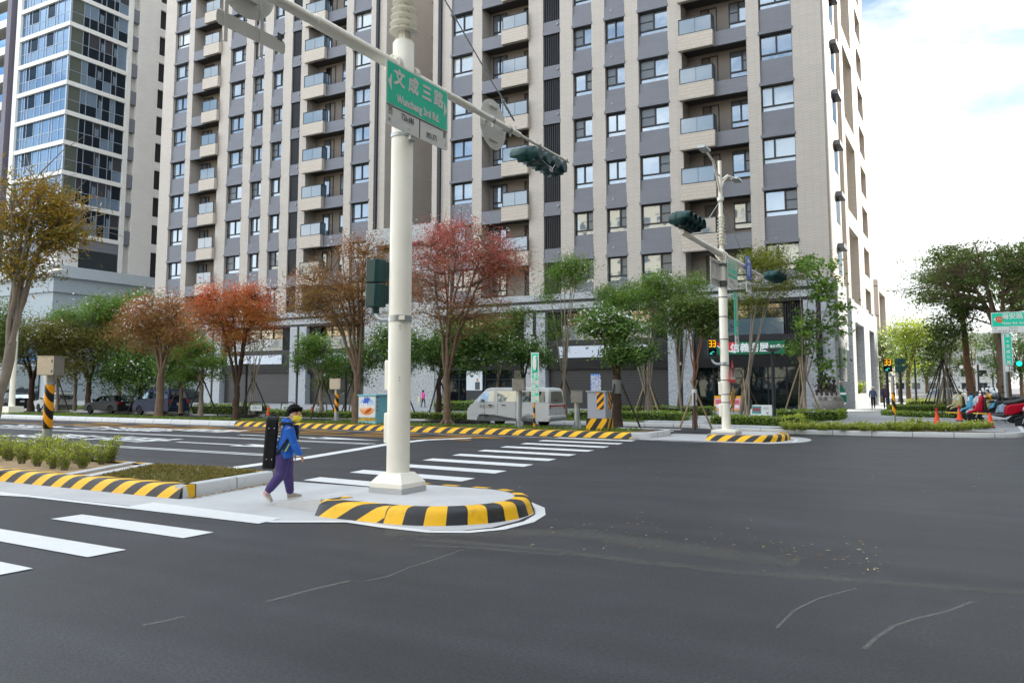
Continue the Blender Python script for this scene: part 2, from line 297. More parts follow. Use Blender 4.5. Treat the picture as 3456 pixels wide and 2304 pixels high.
def fade(name,col,lo,hi,scale=3,stretch=(1,1,1)):     # thin dusty layer with ragged, see-through edges
    m=bpy.data.materials.new(name); m.use_nodes=True; t=m.node_tree; b=t.nodes['Principled BSDF']; l=t.links.new
    g=t.nodes.new('ShaderNodeTexCoord'); u=t.nodes.new('ShaderNodeSeparateXYZ'); l(g.outputs['UV'],u.inputs[0])
    mp=t.nodes.new('ShaderNodeMapping'); mp.inputs['Scale'].default_value=stretch; l(g.outputs['Object'],mp.inputs['Vector'])
    n=t.nodes.new('ShaderNodeTexNoise'); n.inputs['Scale'].default_value=scale; n.inputs['Detail'].default_value=9; n.inputs['Roughness'].default_value=.72; l(mp.outputs[0],n.inputs['Vector'])
    # v runs 0..1 across: 4v(1-v) is strongest in the middle
    a=t.nodes.new('ShaderNodeMath'); a.operation='SUBTRACT'; a.inputs[0].default_value=1; l(u.outputs['Y'],a.inputs[1])
    p=t.nodes.new('ShaderNodeMath'); p.operation='MULTIPLY'; l(a.outputs[0],p.inputs[0]); l(u.outputs['Y'],p.inputs[1])
    q=t.nodes.new('ShaderNodeMath'); q.operation='MULTIPLY'; q.inputs[1].default_value=4; l(p.outputs[0],q.inputs[0])
    s=t.nodes.new('ShaderNodeMath'); s.operation='MULTIPLY'; l(q.outputs[0],s.inputs[0]); l(n.outputs['Fac'],s.inputs[1])
    r=t.nodes.new('ShaderNodeMapRange'); r.inputs[1].default_value=lo; r.inputs[2].default_value=hi; l(s.outputs[0],r.inputs[0]); l(r.outputs[0],b.inputs['Alpha'])
    b.inputs['Base Color'].default_value=lin(col); b.inputs['Roughness'].default_value=.9
    return m
mb=MB(); mb.poly([(-700,-300,0),(700,-300,0),(700,900,0),(-700,900,0)]); struct(mb.build('asphalt_road',M_ASPH))
M_CONC=mat('concrete',(.47,.48,.49),.8,var=.12,vscale=1.2,bump=.15,bscale=40)
M_CONC2=mat('pale_concrete',(.52,.525,.53),.8,var=.1,vscale=1.6,bump=.15,bscale=50)
M_KJ=stripes('kerb_concrete','#c9cccd','#85878a',1.2,1,0,0,wear=.25,duty=.975,uv=True,wearcol='#8b8c88',rough=.8)
M_KY=stripes('kerb_yellow_black','#f5bd05','#23262b',.52,1,-1.25,0,wear=.3,uv=True)
M_SOIL=mat('sandy_soil','#a58d6d',.95,var=.25,vscale=3,bump=.8,bscale=12)
M_GRASSB=mat('dry_turf_soil','#6b6238',.95,var=.3,vscale=5,bump=.6,bscale=30)
M_WHITE=mat('white_road_paint',(.70,.72,.72),.55,var=.05,vscale=6,bump=.12,bscale=90)
M_YEL=mat('yellow_road_paint','#d99b0c',.55,var=.12,vscale=4,bump=.12,bscale=90)
KP=[(0,0),(.02,.08),(.04,.13),(.07,.165),(.11,.185),(.16,.19),(.30,.19)]
def sweep(mb,path,prof,closed=False,m=0,u0=0):
    P=[Vector((p[0],p[1],0)) for p in path]; n=len(P); k=len(prof); vs=[]; us=[]; u=u0
    sl=[0]
    for a,b in zip(prof,prof[1:]): sl.append(sl[-1]+math.hypot(b[0]-a[0],b[1]-a[1]))
    for i in range(n):
        a=P[i-1] if (i or closed) else P[i]; b=P[(i+1)%n] if (i<n-1 or closed) else P[i]
        t1=(P[i]-a).normalized() if (P[i]-a).length else (b-P[i]).normalized(); t2=(b-P[i]).normalized() if (b-P[i]).length else t1
        nn=Vector((-(t1+t2).y,(t1+t2).x,0)).normalized(); sc_=1/max(.5,nn.dot(Vector((-t1.y,t1.x,0))))
        if i: u+=(P[i]-P[i-1]).length
        us.append(u)
        for d,z in prof: vs.append(P[i]+nn*d*sc_+Vector((0,0,z)))
    fs=[];uv=[]
    for i in range(n-1):
        for j in range(k-1):
            fs.append((i*k+j,(i+1)*k+j,(i+1)*k+j+1,i*k+j+1)); uv.append([(us[i],sl[j]),(us[i+1],sl[j]),(us[i+1],sl[j+1]),(us[i],sl[j+1])])
    for i,r in ((0,1),(n-1,0)):
        loop=[i*k+j for j in range(k)]; base=len(vs); vs.append(P[i].lerp(Vector(vs[i*k+k-1]),1)*1); vs[-1]=Vector((vs[i*k+k-1].x,vs[i*k+k-1].y,0)); loop.append(base)
        if not r: loop=loop[::-1]
        fs.append(tuple(loop)); uv.append([(us[i],sl[j]) for j in range(k)][::1 if r else -1]+[(us[i],sl[-1])] if r else [(us[i],sl[-1])]+[(us[i],sl[j]) for j in range(k)][::-1])
    mb.add(vs,fs,m,uv)
def kerb(name,path,mt,prof=KP,sub=.25):
    pts=[]
    for a,b in zip(path,path[1:]):
        L_=math.hypot(b[0]-a[0],b[1]-a[1]); q=max(1,int(L_/sub)) if L_<40 else 1
        pts+=[(a[0]+(b[0]-a[0])*i/q,a[1]+(b[1]-a[1])*i/q) for i in range(q)]
    pts.append(path[-1]); mb=MB(); sweep(mb,pts,prof); return struct(mb.build(name,mt,smooth=True))
def slab(name,pts,z0,z1,mt):
    mb=MB(); mb.ext([(p[0],p[1],z0) for p in pts],(0,0,z1-z0)); return struct(mb.build(name,mt))
def arc(cx,cy,rx,ry,a0,a1,n=14): return [(cx+rx*math.cos(R_(a0+(a1-a0)*i/n)),cy+ry*math.sin(R_(a0+(a1-a0)*i/n))) for i in range(n+1)]
# near traffic island (rounded nose) : front Y=7.75 back Y=10.15, nose at X=-4.85
isl=[(-7.25,8.15),(-7.29,7.86),(-7.1,7.74)]+[(-6.0,7.72)]+arc(-6.05,8.92,1.2,1.2,-90,90,18)[1:]+[(-7.5,10.12)]
isl=[(-7.29,8.3),(-7.31,7.95),(-7.22,7.79),(-7.0,7.74),(-6.1,7.74)]+arc(-6.05,8.94,1.17,1.2,-88,88,22)+[(-6.9,10.14),(-7.5,10.14)]
IKP=[(0,0),(.035,.09),(.05,.13),(.075,.165),(.115,.185),(.17,.19),(.26,.19)]
k_=[i for i,q in enumerate(isl) if q[0]>-6.15][0]
M_KYW=stripes('kerb_yellow_black_worn','#f5bd05','#23262b',.62,1,-1.45,0,wear=.65,uv=True,wearcol='#4d4226')
kerb('island_kerb',isl[:k_+1],M_KYW,IKP,.08); kerb('island_nose_kerb',isl[k_:],stripes('kerb_upright_blocks','#f5bd05','#23262b',.52,1,-.12,0,wear=.5,uv=True,wearcol='#4d4226'),IKP,.08)
slab('island_top',[(-7.28,7.98),(-6.1,7.96)]+arc(-6.05,8.94,.95,.98,-88,88,16)+[(-7.28,10.0)],.05,.183,M_CONC2)
mb=MB(); mb.add([(-7.279,7.97,.182),(-7.279,10.0,.182),(-8.5,10.1,.005),(-8.5,8.2,.005),(-7.279,7.97,0),(-7.279,10.0,0)],[(0,1,2,3),(0,3,4),(1,5,2)]); struct(mb.build('island_ramp',M_CONC2))
# pale apron of the refuge and its white edge line
ap=[(-14.9,7.15),(-9.2,7.2),(-8.48,7.22),(-7.2,7.3)]+[tuple(G(*p)[:2]) for p in ((1176,1757),(1300,1774),(1450,1789),(1560,1790),(1660,1780),(1750,1757),(1800,1735),(1808,1715),(1770,1700),(1712,1692))]
apr=ap+[(-5.6,10.32),(-7.5,10.42),(-10.4,10.35),(-40,10.35),(-40,7.15)]
mb=MB(); mb.poly([(p[0],p[1],.004) for p in apr]); struct(mb.build('refuge_pavement',mat('refuge_concrete',(.48,.49,.50),.82,var=.12,vscale=.9,bump=.2,bscale=30)))
def line(mb,pts,w_,z=.009):
    P=[Vector((p[0],p[1],0)) for p in pts]; n=len(P); a=[];b=[]
    for i in range(n):
        t=(P[min(n-1,i+1)]-P[max(0,i-1)]).normalized(); q=Vector((-t.y,t.x,0))*w_/2; a.append(P[i]+q); b.append(P[i]-q)
    vs=[(p.x,p.y,z) for p in a+b]; mb.add(vs,[(n+i,n+i+1,i+1,i) for i in range(n-1)],0,[[(i/(n-1),0),((i+1)/(n-1),0),((i+1)/(n-1),1),(i/(n-1),1)] for i in range(n-1)])
ring=[(-60,7.05),(-9.5,7.08),(-8.48,7.14),(-7.3,7.2)]+[tuple(G(*p)[:2]) for p in ((1176,1761),(1300,1779),(1450,1795),(1580,1796),(1690,1786),(1785,1762),(1824,1738),(1822,1715),(1780,1697),(1712,1687))]
mb=MB(); line(mb,ring,.13); line(mb,[(-14.9,6.75),(-9.9,7.05)],.16) if 0 else None
# near crossing bars
for i,y in enumerate((7.33,6.22,5.13,4.20,3.12,2.04)):
    x0,x1=(-9.86+.05*i,-7.38+.03*i) ; y1=y-.02
    if i==0: mb.add([(-9.9,7.02,.0085),(-7.35,7.0,.0085),(-7.42,7.42,.0085),(-9.97,7.56,.0085)],[(0,1,2,3)])
    else: mb.add([(x0,y-.21,.0085),(x1,y-.27,.0085),(x1,y+.13,.0085),(x0,y+.19,.0085)],[(0,1,2,3)])
# far crossing bars
y=10.62;i=0
while y<30.5:
    if not (23.9<y<27.4 and False):
        xr=-7.55-.108*(y-11.5); mb.add([(xr-2.62,y-.05,.0085),(xr,y-.25,.0085),(xr-.05,y+.28,.0085),(xr-2.70,y+.46,.0085)],[(0,1,2,3)])
    y+=1.372
# stop lines
mb.poly([(-12.78,10.4,.009),(-12.42,10.4,.009),(-13.0,13.9,.009),(-14.1,18.3,.009),(-14.25,20.2,.009),(-13.6,21.6,.009),(-13.85,21.9,.009),(-14.62,20.3,.009),(-14.5,18.4,.009),(-13.35,13.9,.009)])
mb.add([(-15.5,6.35,.009),(-12.0,7.02,.009),(-12.6,7.02,.009),(-15.5,6.6,.009)],[(0,1,2,3)]); mb.add([(-20,6.7,.009),(-13.2,6.95,.009),(-13.9,6.98,.009),(-20,6.98,.009)],[(0,1,2,3)])
# double white lane lines
for ya in (14.0,18.12):
    for d in (-.13,.13): line(mb,[(-140,ya+d),(-13.6 if ya<15 else -14.7,ya+d)],.12,.0085)
line(mb,[(-140,23.05),(-9.3,23.1)],.1,.0085)
line(mb,[(-9.3,23.75),(-7.6,23.4),(-5.0,23.75),(-4.55,24.6),(-4.7,26),(-5.2,27)],.1,.0085)
struct(mb.build('white_road_markings',M_WHITE))
# lane arrows and painted characters (read by drivers heading +X)
mb=MB()
def arrow(x0,x1,y,z=.0085):
    mb.add([(x0,y-.1,z),(x1-2.2,y-.1,z),(x1-2.2,y+.1,z),(x0,y+.1,z)],[(0,1,2,3)]); mb.add([(x1-2.6,y-.42,z),(x1,y,z),(x1-2.6,y+.42,z)],[(0,1,2)])
a0,a1=G(590,1492),G(1062,1513); arrow(a0.x,a1.x,(a0.y+a1.y)/2)
a0=G(880,1470); arrow(a0.x-1,a0.x+5.0,a0.y); 
struct(mb.build('lane_arrows',M_WHITE))
def road_char(ch,px,sx,mt,size=1.9):
    p=G(*px); M=Matrix.Translation((p.x,p.y,.0085))@Matrix.Rotation(R_(-90),4,'Z')@Matrix.Diagonal((1,2.0*sx,1,1))
    struct(text(ch,size,mt,None,M,'road_lettering',offset=.012))
for ch,px in (('車',(420,1481)),('機',(165,1471)),('車',(680,1452)),('機',(470,1449)),('行',(285,1443)),('禁',(70,1438))): road_char(ch,px,1.0,M_WHITE)
mb=MB(); line(mb,[(-140,20.92),(-13.2,20.9)],.16,.0085)
for k in range(7):
    x=-34+3.1*k; mb.add([(x,21.5,.0085),(x+2.1,22.0,.0085),(x+2.6,22.0,.0085),(x+.7,21.4,.0085)],[(0,1,2,3)]); mb.add([(x-.2,22.5,.0085),(x+2.4,22.15,.0085),(x+2.6,22.3,.0085),(x+.3,22.65,.0085)],[(0,1,2,3)])
struct(mb.build('yellow_road_markings',M_YEL))
# near median with striped kerb, grey end kerb, planting bed, concrete ribs and turf
kerb('median_kerb',[(-90,7.93),(-9.95,7.95)],M_KY)
KE=[(0,0),(.01,.17),(.03,.19),(.16,.19)]
kerb('median_end_kerb',[(-9.93,8.02),(-10.3,10.1)],M_KJ,KE)
kerb('median_rear_kerb',[(-10.42,10.2),(-90,10.2)],M_KY)
slab('median_soil',[(-90,8.15),(-10.1,8.15),(-10.4,10.05),(-90,10.05)],.02,.155,M_SOIL)
slab('median_turf',[(-12.05,8.2),(-10.16,8.2),(-10.42,9.98),(-13.0,9.98)],.1,.172,M_GRASSB)
mb=MB()
for d in (0,.52): mb.ext([(-12.95+d,8.12,.1),(-12.75+d,8.12,.1),(-13.75+d,10.02,.1),(-13.95+d,10.02,.1)],(0,0,.098))
struct(mb.build('concrete_rib',M_CONC2,bevel=.01))
# far median between the main road and the slow lane
kerb('far_median_kerb',[(-26.5,23.75),(-9.25,23.95)],M_KY)
kerb('far_median_grey_kerb',[(-160,23.2),(-26.5,23.75)],M_KJ)
kerb('far_median_end_kerb',[(-9.25,23.97),(-8.75,24.3),(-8.7,26.1),(-9.3,26.6)],M_KJ,KE)
kerb('far_median_rear_kerb',[(-9.3,26.6),(-160,26.4)],M_KJ,[(0,0),(.01,.1),(.03,.13),(.16,.13)])
slab('far_median_soil',[(-160,23.45),(-9.2,24.2),(-8.85,24.5),(-8.85,26.2),(-9.4,26.4),(-160,26.2)],.02,.15,mat('dark_soil','#6d5c43',.95,var=.3,vscale=2,bump=.6,bscale=14))
kerb('far_island_kerb',[(-6.95,24.9),(-7.02,24.3),(-6.8,24.12),(-5.6,24.15)]+arc(-5.6,25.6,.75,1.45,-88,88,16)+[(-6.9,27.05)],M_KY,KP,.1)
slab('far_island_top',[(-7.0,24.36),(-5.6,24.4)]+arc(-5.6,25.6,.52,1.2,-88,88,12)+[(-7.0,26.8)],.05,.183,M_CONC2)
mb=MB(); mb.poly([(p[0],p[1],.004) for p in [(-9.0,23.9),(-5.6,23.8)]+arc(-5.4,25.6,1.15,1.8,-88,88,12)+[(-9.0,27.4)]]); struct(mb.build('far_refuge_pavement',_mc['refuge_concrete']))
# far pavement and corner plaza
M_PAVE=brick('pavement_slabs','#8d9194','#a4a7a8','#6a6d6e',.6,.3,.008,.75,'xy',.1,.1)
pv=[(-260,31.6),(-9.8,31.6),(-9.0,31.2),(-8.2,30.5),(-7.2,29.4),(-6.1,29.05),(-2.4,29.2),(.2,29.75),(1.2,30.35),(1.5,31.2),(1.55,140),(-260,140)]
slab('far_pavement',pv,.0,.15,M_PAVE)
kerb('pavement_kerb',[(p[0],p[1]-.02) for p in pv[:10]]+[(1.57,36),(1.57,138)],M_KJ,[(0,0),(.0,.13),(.02,.155),(.16,.157)])
# curved bands in the plaza paving
mb=MB()
for k in range(7):
    r=3.2+1.55*k; line(mb,[(-5.0+r*math.cos(R_(a)),44.5+r*.9*math.sin(R_(a))) for a in range(200,345,5)],.42,.154)
for k in range(26):
    a=random.Random(k); x=a.uniform(-3.2,1.0); y=a.uniform(31.5,38); mb.add([(x,y,.1545),(x+.55,y,.1545),(x+.55,y+.28,.1545),(x,y+.28,.1545)],[(0,1,2,3)])
struct(mb.build('plaza_paving_bands',mat('dark_paving','#6f7376',.75,var=.1)))
mb=MB()
for k in range(30):
    a=random.Random(k+50); x=a.uniform(-3.4,1.1); y=a.uniform(31.2,40); mb.add([(x,y,.155),(x+.6,y,.155),(x+.6,y+.15,.155),(x,y+.15,.155)],[(0,1,2,3)])
for k in range(8):
    y=46+1.5*k; mb.add([(-6.6,y,.155),(1.4,y,.155),(1.4,y+.55,.155),(-6.6,y+.55,.155)],[(0,1,2,3)])
struct(mb.build('pale_paving_bands',mat('pale_paving','#b4b7b8',.75,var=.08)))
mb=MB(); mb.poly([(-8.6,31.0,.153),(-5.6,29.6,.153),(-5.4,31.5,.153),(-8.0,32.6,.153)]); struct(mb.build('kerb_ramp_paving',M_CONC2))
mb=MB(); mb.poly([(-12.0,33.0,.153),(-9.6,33.0,.153),(-13.2,49,.153),(-17.5,49,.153)]); struct(mb.build('shop_path',M_CONC2))
# lawn strip of the far pavement
slab('far_lawn',[(-200,32.0),(-11.8,32.0),(-13.8,37.5),(-200,37.5)],.1,.162,mat('lawn_soil','#4a5a2c',.95,var=.3,vscale=3,bump=.5,bscale=30))
slab('corner_lawn',[(-9.4,32.9),(-6.3,32.2),(-5.4,33.3),(-5.6,38.5),(-10.5,38.5)],.1,.162,_mc['lawn_soil'])
slab('corner_bed',[(-6.2,29.4),(-2.4,29.5),(.1,30.0),(.9,30.55),(.2,30.6),(-2.4,30.2),(-6.0,30.1)],.1,.164,_mc['dark_soil'])
slab('plaza_bed',[(-3.0,44),(.9,43.5),(1.3,62),(-3.2,62)],.1,.164,_mc['lawn_soil'])
# side street markings
mb=MB()
for y in range(60,160,9): line(mb,[(6.5,y),(6.5,y+4)],.15,.0085)
line(mb,[(2.3,48),(2.3,150)],.12,.0085)
struct(mb.build('side_street_markings',M_WHITE))
# seams and dusty streaks in the near asphalt
mb=MB()
def gl(pts,w_): line(mb,[tuple(G(*p)[:2]) for p in pts],w_,.003)
gl([(1330,1812),(1560,1830),(1850,1855),(2150,1893),(2500,1932),(2900,1960),(3300,1990),(3456,2000)],.34)
gl([(1400,1840),(1600,1848),(1900,1872)],.22)
gl([(1300,1795),(1600,1795),(1950,1800),(2300,1850),(2700,1900)],.9)
struct(mb.build('asphalt_seam',fade('pale_dust','#6b6a64',.22,1.05,9,(1,2.2,1))))
mb=MB(); gl([(3280,2030),(3200,2062),(3100,2085),(3020,2110),(2960,2150),(2915,2190)],.07); gl([(1560,1855),(1460,1890),(1380,1915),(1310,1945),(1230,1962)],.05); gl([(2890,1985),(2760,2020),(2680,2060),(2620,2120)],.05); gl([(1180,1960),(1050,1990),(900,2030)],.10); gl([(620,2080),(560,2095),(480,2110)],.09)
struct(mb.build('asphalt_patch_line',fade('pale_filler','#85837d',.28,.8,34)))
# litter of dry leaves and needles
rnd=random.Random(5); mb=MB()
for k in range(330):
    if k<250: px=(rnd.uniform(1650,3000),0); py=1712+rnd.gauss(0,1)*36+(px[0]-1700)*.11+rnd.uniform(0,60)
    else: px=(rnd.uniform(900,3400),0); py=rnd.uniform(1520,1660)
    p=G(px[0],py); a=rnd.uniform(0,6.3); l_=rnd.uniform(.008,.03)*(1 if k<250 else 1.3); b=l_*rnd.uniform(.12,.5); z=rnd.uniform(.006,.016)
    c,s=math.cos(a),math.sin(a)
    mb.add([(p.x-c*l_,p.y-s*l_,z),(p.x+s*b,p.y-c*b,z+.003),(p.x+c*l_,p.y+s*l_,z+rnd.uniform(0,.008)),(p.x-s*b,p.y+c*b,z+.004)],[(0,1,2,3)],rnd.randint(0,2))
for k in range(160):
    x=rnd.uniform(-10.4,-9.75); y=8.05+rnd.uniform(0,2.0); x=-9.9-(y-8)*.19+rnd.uniform(.02,.12); a=rnd.uniform(0,6.3); c,s=math.cos(a)*.03,math.sin(a)*.03
    mb.add([(x-c,y-s,.012),(x+s*.4,y-c*.4,.02),(x+c,y+s,.014),(x-s*.4,y+c*.4,.02)],[(0,1,2,3)],rnd.randint(0,2))
stuff(tag(mb.build('leaf_litter',[mat('dry_leaf_tan','#b08a50',.8,var=.3),mat('dry_leaf_brown','#7c5026',.8,var=.3),mat('dry_leaf_pale','#c9b48a',.8,var=.2)]),'scattered dry leaves and needles lying on the asphalt','leaves'))
# ------------------------------------------------------------------ buildings
def W_(o,parent):         # mesh given in world coordinates, hung under a placed parent
    o.parent=parent; o.matrix_parent_inverse=parent.matrix_basis.inverted(); return o
M_TILE=brick('beige_facade_tile','#b3aca4','#bab3ab','#9b948c',.9,.095,.014,.6)
M_GTILE=brick('grey_facade_tile','#6b6e77','#71747d','#60636b',.9,.07,.008,.55)
M_BOXT=brick('balcony_tile','#bdb4a8','#c6bdb1','#968e83',.07,.22,.012,.6)
M_WTILE=brick('white_facade_tile','#d0ceca','#d6d4d0','#b6b4b0',.9,.105,.012,.6)
M_TAUPE=mat('taupe_render','#7d766f',.75,var=.06,vscale=1.2)
M_SOFF=mat('soffit_grey','#4a4745',.8,var=.08)
M_FRAME=mat('dark_aluminium','#25272c',.4,.3,var=.05)
M_GRAN=mat('grey_granite','#a0a5aa',.6,var=.38,vscale=9,bump=.25,bscale=30,detail=9)
M_DKPAN=mat('dark_metal_panel','#2c2d31',.45,.3,var=.08)
M_WHITEP=mat('white_panel','#d6d9dc',.5,var=.03)
g_sky=glass('window_glass_sky','#aeb9c3',.38,'#6a727a'); g_cur=glass('window_glass_curtain','#c5d2dc',.22,'#b9bdbd',wave=7); g_dark=glass('window_glass_dark','#aab8c4',.14,'#1d2226'); g_mesh=glass('window_insect_screen','#aab4bd',.06,'#5a5e61',.25); g_blind=glass('window_glass_blind','#c5d2dc',.2,'#a9a9a2')
g_rail=seeglass('railing_glass','#7f98a8',.42,.16)
LV=[10.22+3.29*i for i in range(10)]
rw=random.Random(11)
_wm={}
def win_mesh(wd,ht,variant,tr=.22):
    """a window centred at x=0 from z=-ht to 0, front plane y=0: frame mesh and pane mesh"""
    key=(round(wd,2),round(ht,2),variant,tr)
    if key in _wm: return _wm[key]
    f=.055; fr=MB(); x0,x1=-wd/2,wd/2; tz=-ht*(1-tr) if tr else -ht
    fr.box(x0,x0+f,0,.1,-ht,0); fr.box(x1-f,x1,0,.1,-ht,0); fr.box(x0+f,x1-f,0,.1,-f,0); fr.box(x0+f,x1-f,0,.1,-ht,-ht+f)
    if tr: fr.box(x0+f,x1-f,-.01,.1,tz-.05,tz+.05)
    split=(.5,.35,.62,.5,.5,.4)[variant%6]; xm=x0+wd*split
    fr.box(xm-.05,xm+.05,-.006,.1,(tz+.05 if tr else -ht+f),-f)
    pm=MB(); y=.05
    kinds=((0,0,0),(1,1,1),(0,3,0),(3,0,0),(2,0,0),(4,4,4))[variant%6]
    z0=(tz+.05 if tr else -ht+f)
    pm.add([(x0+f,y,z0),(xm-.05,y,z0),(xm-.05,y,-f),(x0+f,y,-f)],[(0,1,2,3)],kinds[0]); pm.add([(xm+.05,y+.015,z0),(x1-f,y+.015,z0),(x1-f,y+.015,-f),(xm+.05,y+.015,-f)],[(0,1,2,3)],kinds[1])
    if tr: pm.add([(x0+f,y,-ht+f),(x1-f,y,-ht+f),(x1-f,y,tz-.05),(x0+f,y,tz-.05)],[(0,1,2,3)],kinds[2])
    for q,(k,xa,xb) in enumerate(((kinds[0],x0+f,xm-.05),(kinds[1],xm+.05,x1-f))):
        if k==3: fr.box(xa,xb,.0,.06,(z0-f)/2-.02,(z0-f)/2+.02)
    a=fr.build('window',M_FRAME); b=pm.build('pane',[g_sky,g_cur,g_dark,g_mesh,g_blind])
    ma,mb_=a.data,b.data; bpy.data.objects.remove(a); bpy.data.objects.remove(b); _wm[key]=(ma,mb_); return _wm[key]
def window(parent,xc,y,ztop,wd,ht,variant,tr=.22,rz=0):
    ma,mp_=win_mesh(wd,ht,variant,tr)
    o=bpy.data.objects.new('window',ma); COL.objects.link(o); o.location=(xc,y,ztop); o.rotation_euler=(0,0,rz); W_(o,parent)
    p=bpy.data.objects.new('pane',mp_); COL.objects.link(p); p.parent=o
    return o
def tower(name,label,Y,cols,loc,flank=None,mat_p=None,top=43.2,base=7.9,depth=24,core=0):
    t=thing(name,label,'apartment building',loc)
    wall=MB(); lo=[]; bal=[]
    x0=cols[0][1]; x1=cols[-1][2]; zt=top
    wall.box(x0,x1-core,Y+1.45,Y+depth,base,zt)           # core behind the recesses
    for c in cols:
        k,a,b=c[:3]
        if k=='P': wall.box(a,b,Y,Y+1.45,base,zt+.4)
        elif k in 'WS': wall.box(a,b,Y+.62,Y+1.449,base,zt,2)
        elif k in ('BL','BR'): bal.append(c)
        elif k=='L':
            wall.box(a,b,Y+1.3,Y+1.449,base,zt,1)
            m=MB(); n=9
            for q in range(n): xx=a+(b-a)*(q+.5)/n; m.box(xx-.035,xx+.035,Y+.12,Y+.2,base,zt)
            lo.append(m)
    W_(wall.build('wall',[mat_p or M_TILE,M_DKPAN,M_GTILE]),t)
    for m in lo: W_(m.build('louvre_screen',M_FRAME),t)
    for c in cols:
        k,a,b=c[:3]
        if k in 'WS':
            prev=base
            for z in LV+[None]:
                m=MB(); zb=(z-1.62) if z else zt
                m.box(a,b,Y+.12,Y+.60,prev,zb); z0=prev
                if z0!=base:
                    m.box(a-.07,b+.05,Y-.07,Y+.117,z0,z0+.19)
                    if k=='S': m.box(a-.015,b+.015,Y-.02,Y+.118,z0+.19,z0+.95)
                W_(m.build('spandrel_panel',M_GTILE),t); prev=z
        if k=='L':
            for z in LV+[zt-.7]:
                m=MB(); m.box(a,b,Y+.06,Y+.5,z,z+.95); m.box(a-.03,b+.03,Y-.02,Y+.059,z-.03,z+.28); W_(m.build('spandrel_panel',M_GTILE),t)
    vt=MB()
    for c in cols:
        k,a,b=c[:3]
        if k in 'WS':
            for i,z in enumerate(LV):
                wd=b-a; v=rw.choice((0,0,0,1,1,5,0,0,2)) if k=='W' else rw.choice((2,3,0,2,3,0))
                window(t,(a+b)/2,Y+.26,z-.02,wd-.02,1.6,v)
                if k=='S' and (c[3:] and c[3]): vt.cyl(((a+b)/2-wd*.15,Y-.05,z+.62),((a+b)/2-wd*.15,Y+.1,z+.62),.09,n=10)
        if k=='L':
            for z in LV: vt.cyl((b-.18,Y-.05,z+.62),(b-.18,Y+.05,z+.62),.08,n=10)
    if vt.v: W_(vt.build('vent_cap',mat('vent_grey','#8b8c92',.5)),t)
    for k,a,b in [c[:3] for c in bal]:
        left= k=='BR'           # balcony box on the left part
        fr=.52; xm=(a+(b-a)*fr) if left else (b-(b-a)*fr)
        bx=(a-.12,xm) if left else (xm,b+.12); gx=(xm,b) if left else (a,xm)
        back=MB(); back.box(a,b,Y+1.25,Y+1.449,base,zt); W_(back.build('recess_wall',M_TAUPE),t)
        for z in LV+[zt-.75]:
            m=MB(); m.box(a,b,Y+.13,Y+1.249,z,z+.22); W_(m.build('balcony_slab',M_SOFF),t)
            m=MB(); m.box(gx[0],gx[1],Y,Y+.128,z-.12,z+.84); m.box(gx[0],gx[1],Y-.05,Y-.002,z-.12,z+.1); W_(m.build('parapet',M_GTILE),t)
        for i,z in enumerate(LV):
            q=MB(); d=-.42
            q.box(bx[0],bx[1],Y+d,Y-.052,z-.14,z+.90)
            o=W_(q.build('balcony',M_BOXT,bevel=.02),t)
            r=MB(); h=.95; zb=z+.96; y0=Y+d+.06; xa,xb=bx[0]+.06,bx[1]-.06
            r.box(xa,xa+.05,y0,y0+.05,z+.9,zb+h); r.box(xb-.05,xb,y0,y0+.05,z+.9,zb+h); r.box(xa,xb,y0-.01,y0+.06,zb+h,zb+h+.06); r.box(xa+.05,xb-.05,y0,y0+.05,z+.90,z+.97)
            r.box((xa+xb)/2-.01,(xa+xb)/2+.01,y0+.01,y0+.04,z+.97,zb+h)
            xs=xb-.03 if left else xa+.03
            r.box(xs-.03,xs+.03,y0+.06,Y+.3,zb+h,zb+h+.06); r.box(xs-.03,xs+.03,Y+.25,Y+.3,z+.9,zb+h)
            r.box(xa+.05,xb-.05,y0+.02,y0+.03,z+.97,zb+h,1); r.box(xs-.01,xs+.01,y0+.05,Y+.25,z+.9,zb+h,1)
            rr=r.build('glass_railing',[M_FRAME,g_rail]); rr.parent=o
            # door behind the balcony and a window on the other side
            wd=b-a
            if left: dx=a+wd*.36; wx=b-wd*.17
            else: dx=b-wd*.13; wx=a+wd*.22
            if i==len(LV): continue
            window(t,dx,Y+1.2,z-.35+3.29 if False else z-.25,wd*.26,2.05,rw.choice((2,0,4)),0)
            window(t,wx,Y+1.15,z-.25,wd*.30,1.75,rw.choice((0,2,3,2)))
            lp=MB() if False else None
    roof=MB(); roof.box(x0-.1,x1+.1,Y+.3,Y+depth,zt+.4,zt+.9); W_(roof.build('roof',M_TAUPE),t)
    return t
def xc(px,Y): return PY(px,440,Y).x
YR=50.0; YL=51.4
def cols(spec,Y): return [(k,xc(a,Y),xc(b,Y))+tuple(r) for k,a,b,*r in spec]
right=[('P',1459,1522),('W',1522,1594),('P',1594,1626),('BL',1626,1785),('P',1785,1834),('L',1834,1891),('P',1891,1935),('S',1935,1999),('P',1999,2044),('S',2044,2111,1),('P',2111,2158),('S',2158,2259),('P',2259,2305),('BR',2305,2527),('P',2527,2571),('W',2571,2683),('P',2683,2784)]
left=[('P',545,581),('W',581,628),('P',628,645),('BL',645,738),('P',738,771),('S',771,822),('P',822,849),('S',849,886,1),('P',886,914),('S',914,951),('P',951,980),('L',980,1011),('P',1011,1034),('BR',1034,1163),('P',1163,1187),('W',1187,1247),('P',1247,1300)]
T1=tower('apartment_tower','beige tiled apartment tower with a lit side wall, above the green shop sign','Y' and YR,cols(right,YR),(-21,YR,.15),depth=36,core=5.2)
T2=tower('apartment_tower','beige tiled apartment tower behind the road name sign, left of the dark gap',YL,cols(left,YL),(-52,YL,.15),depth=62,top=74)
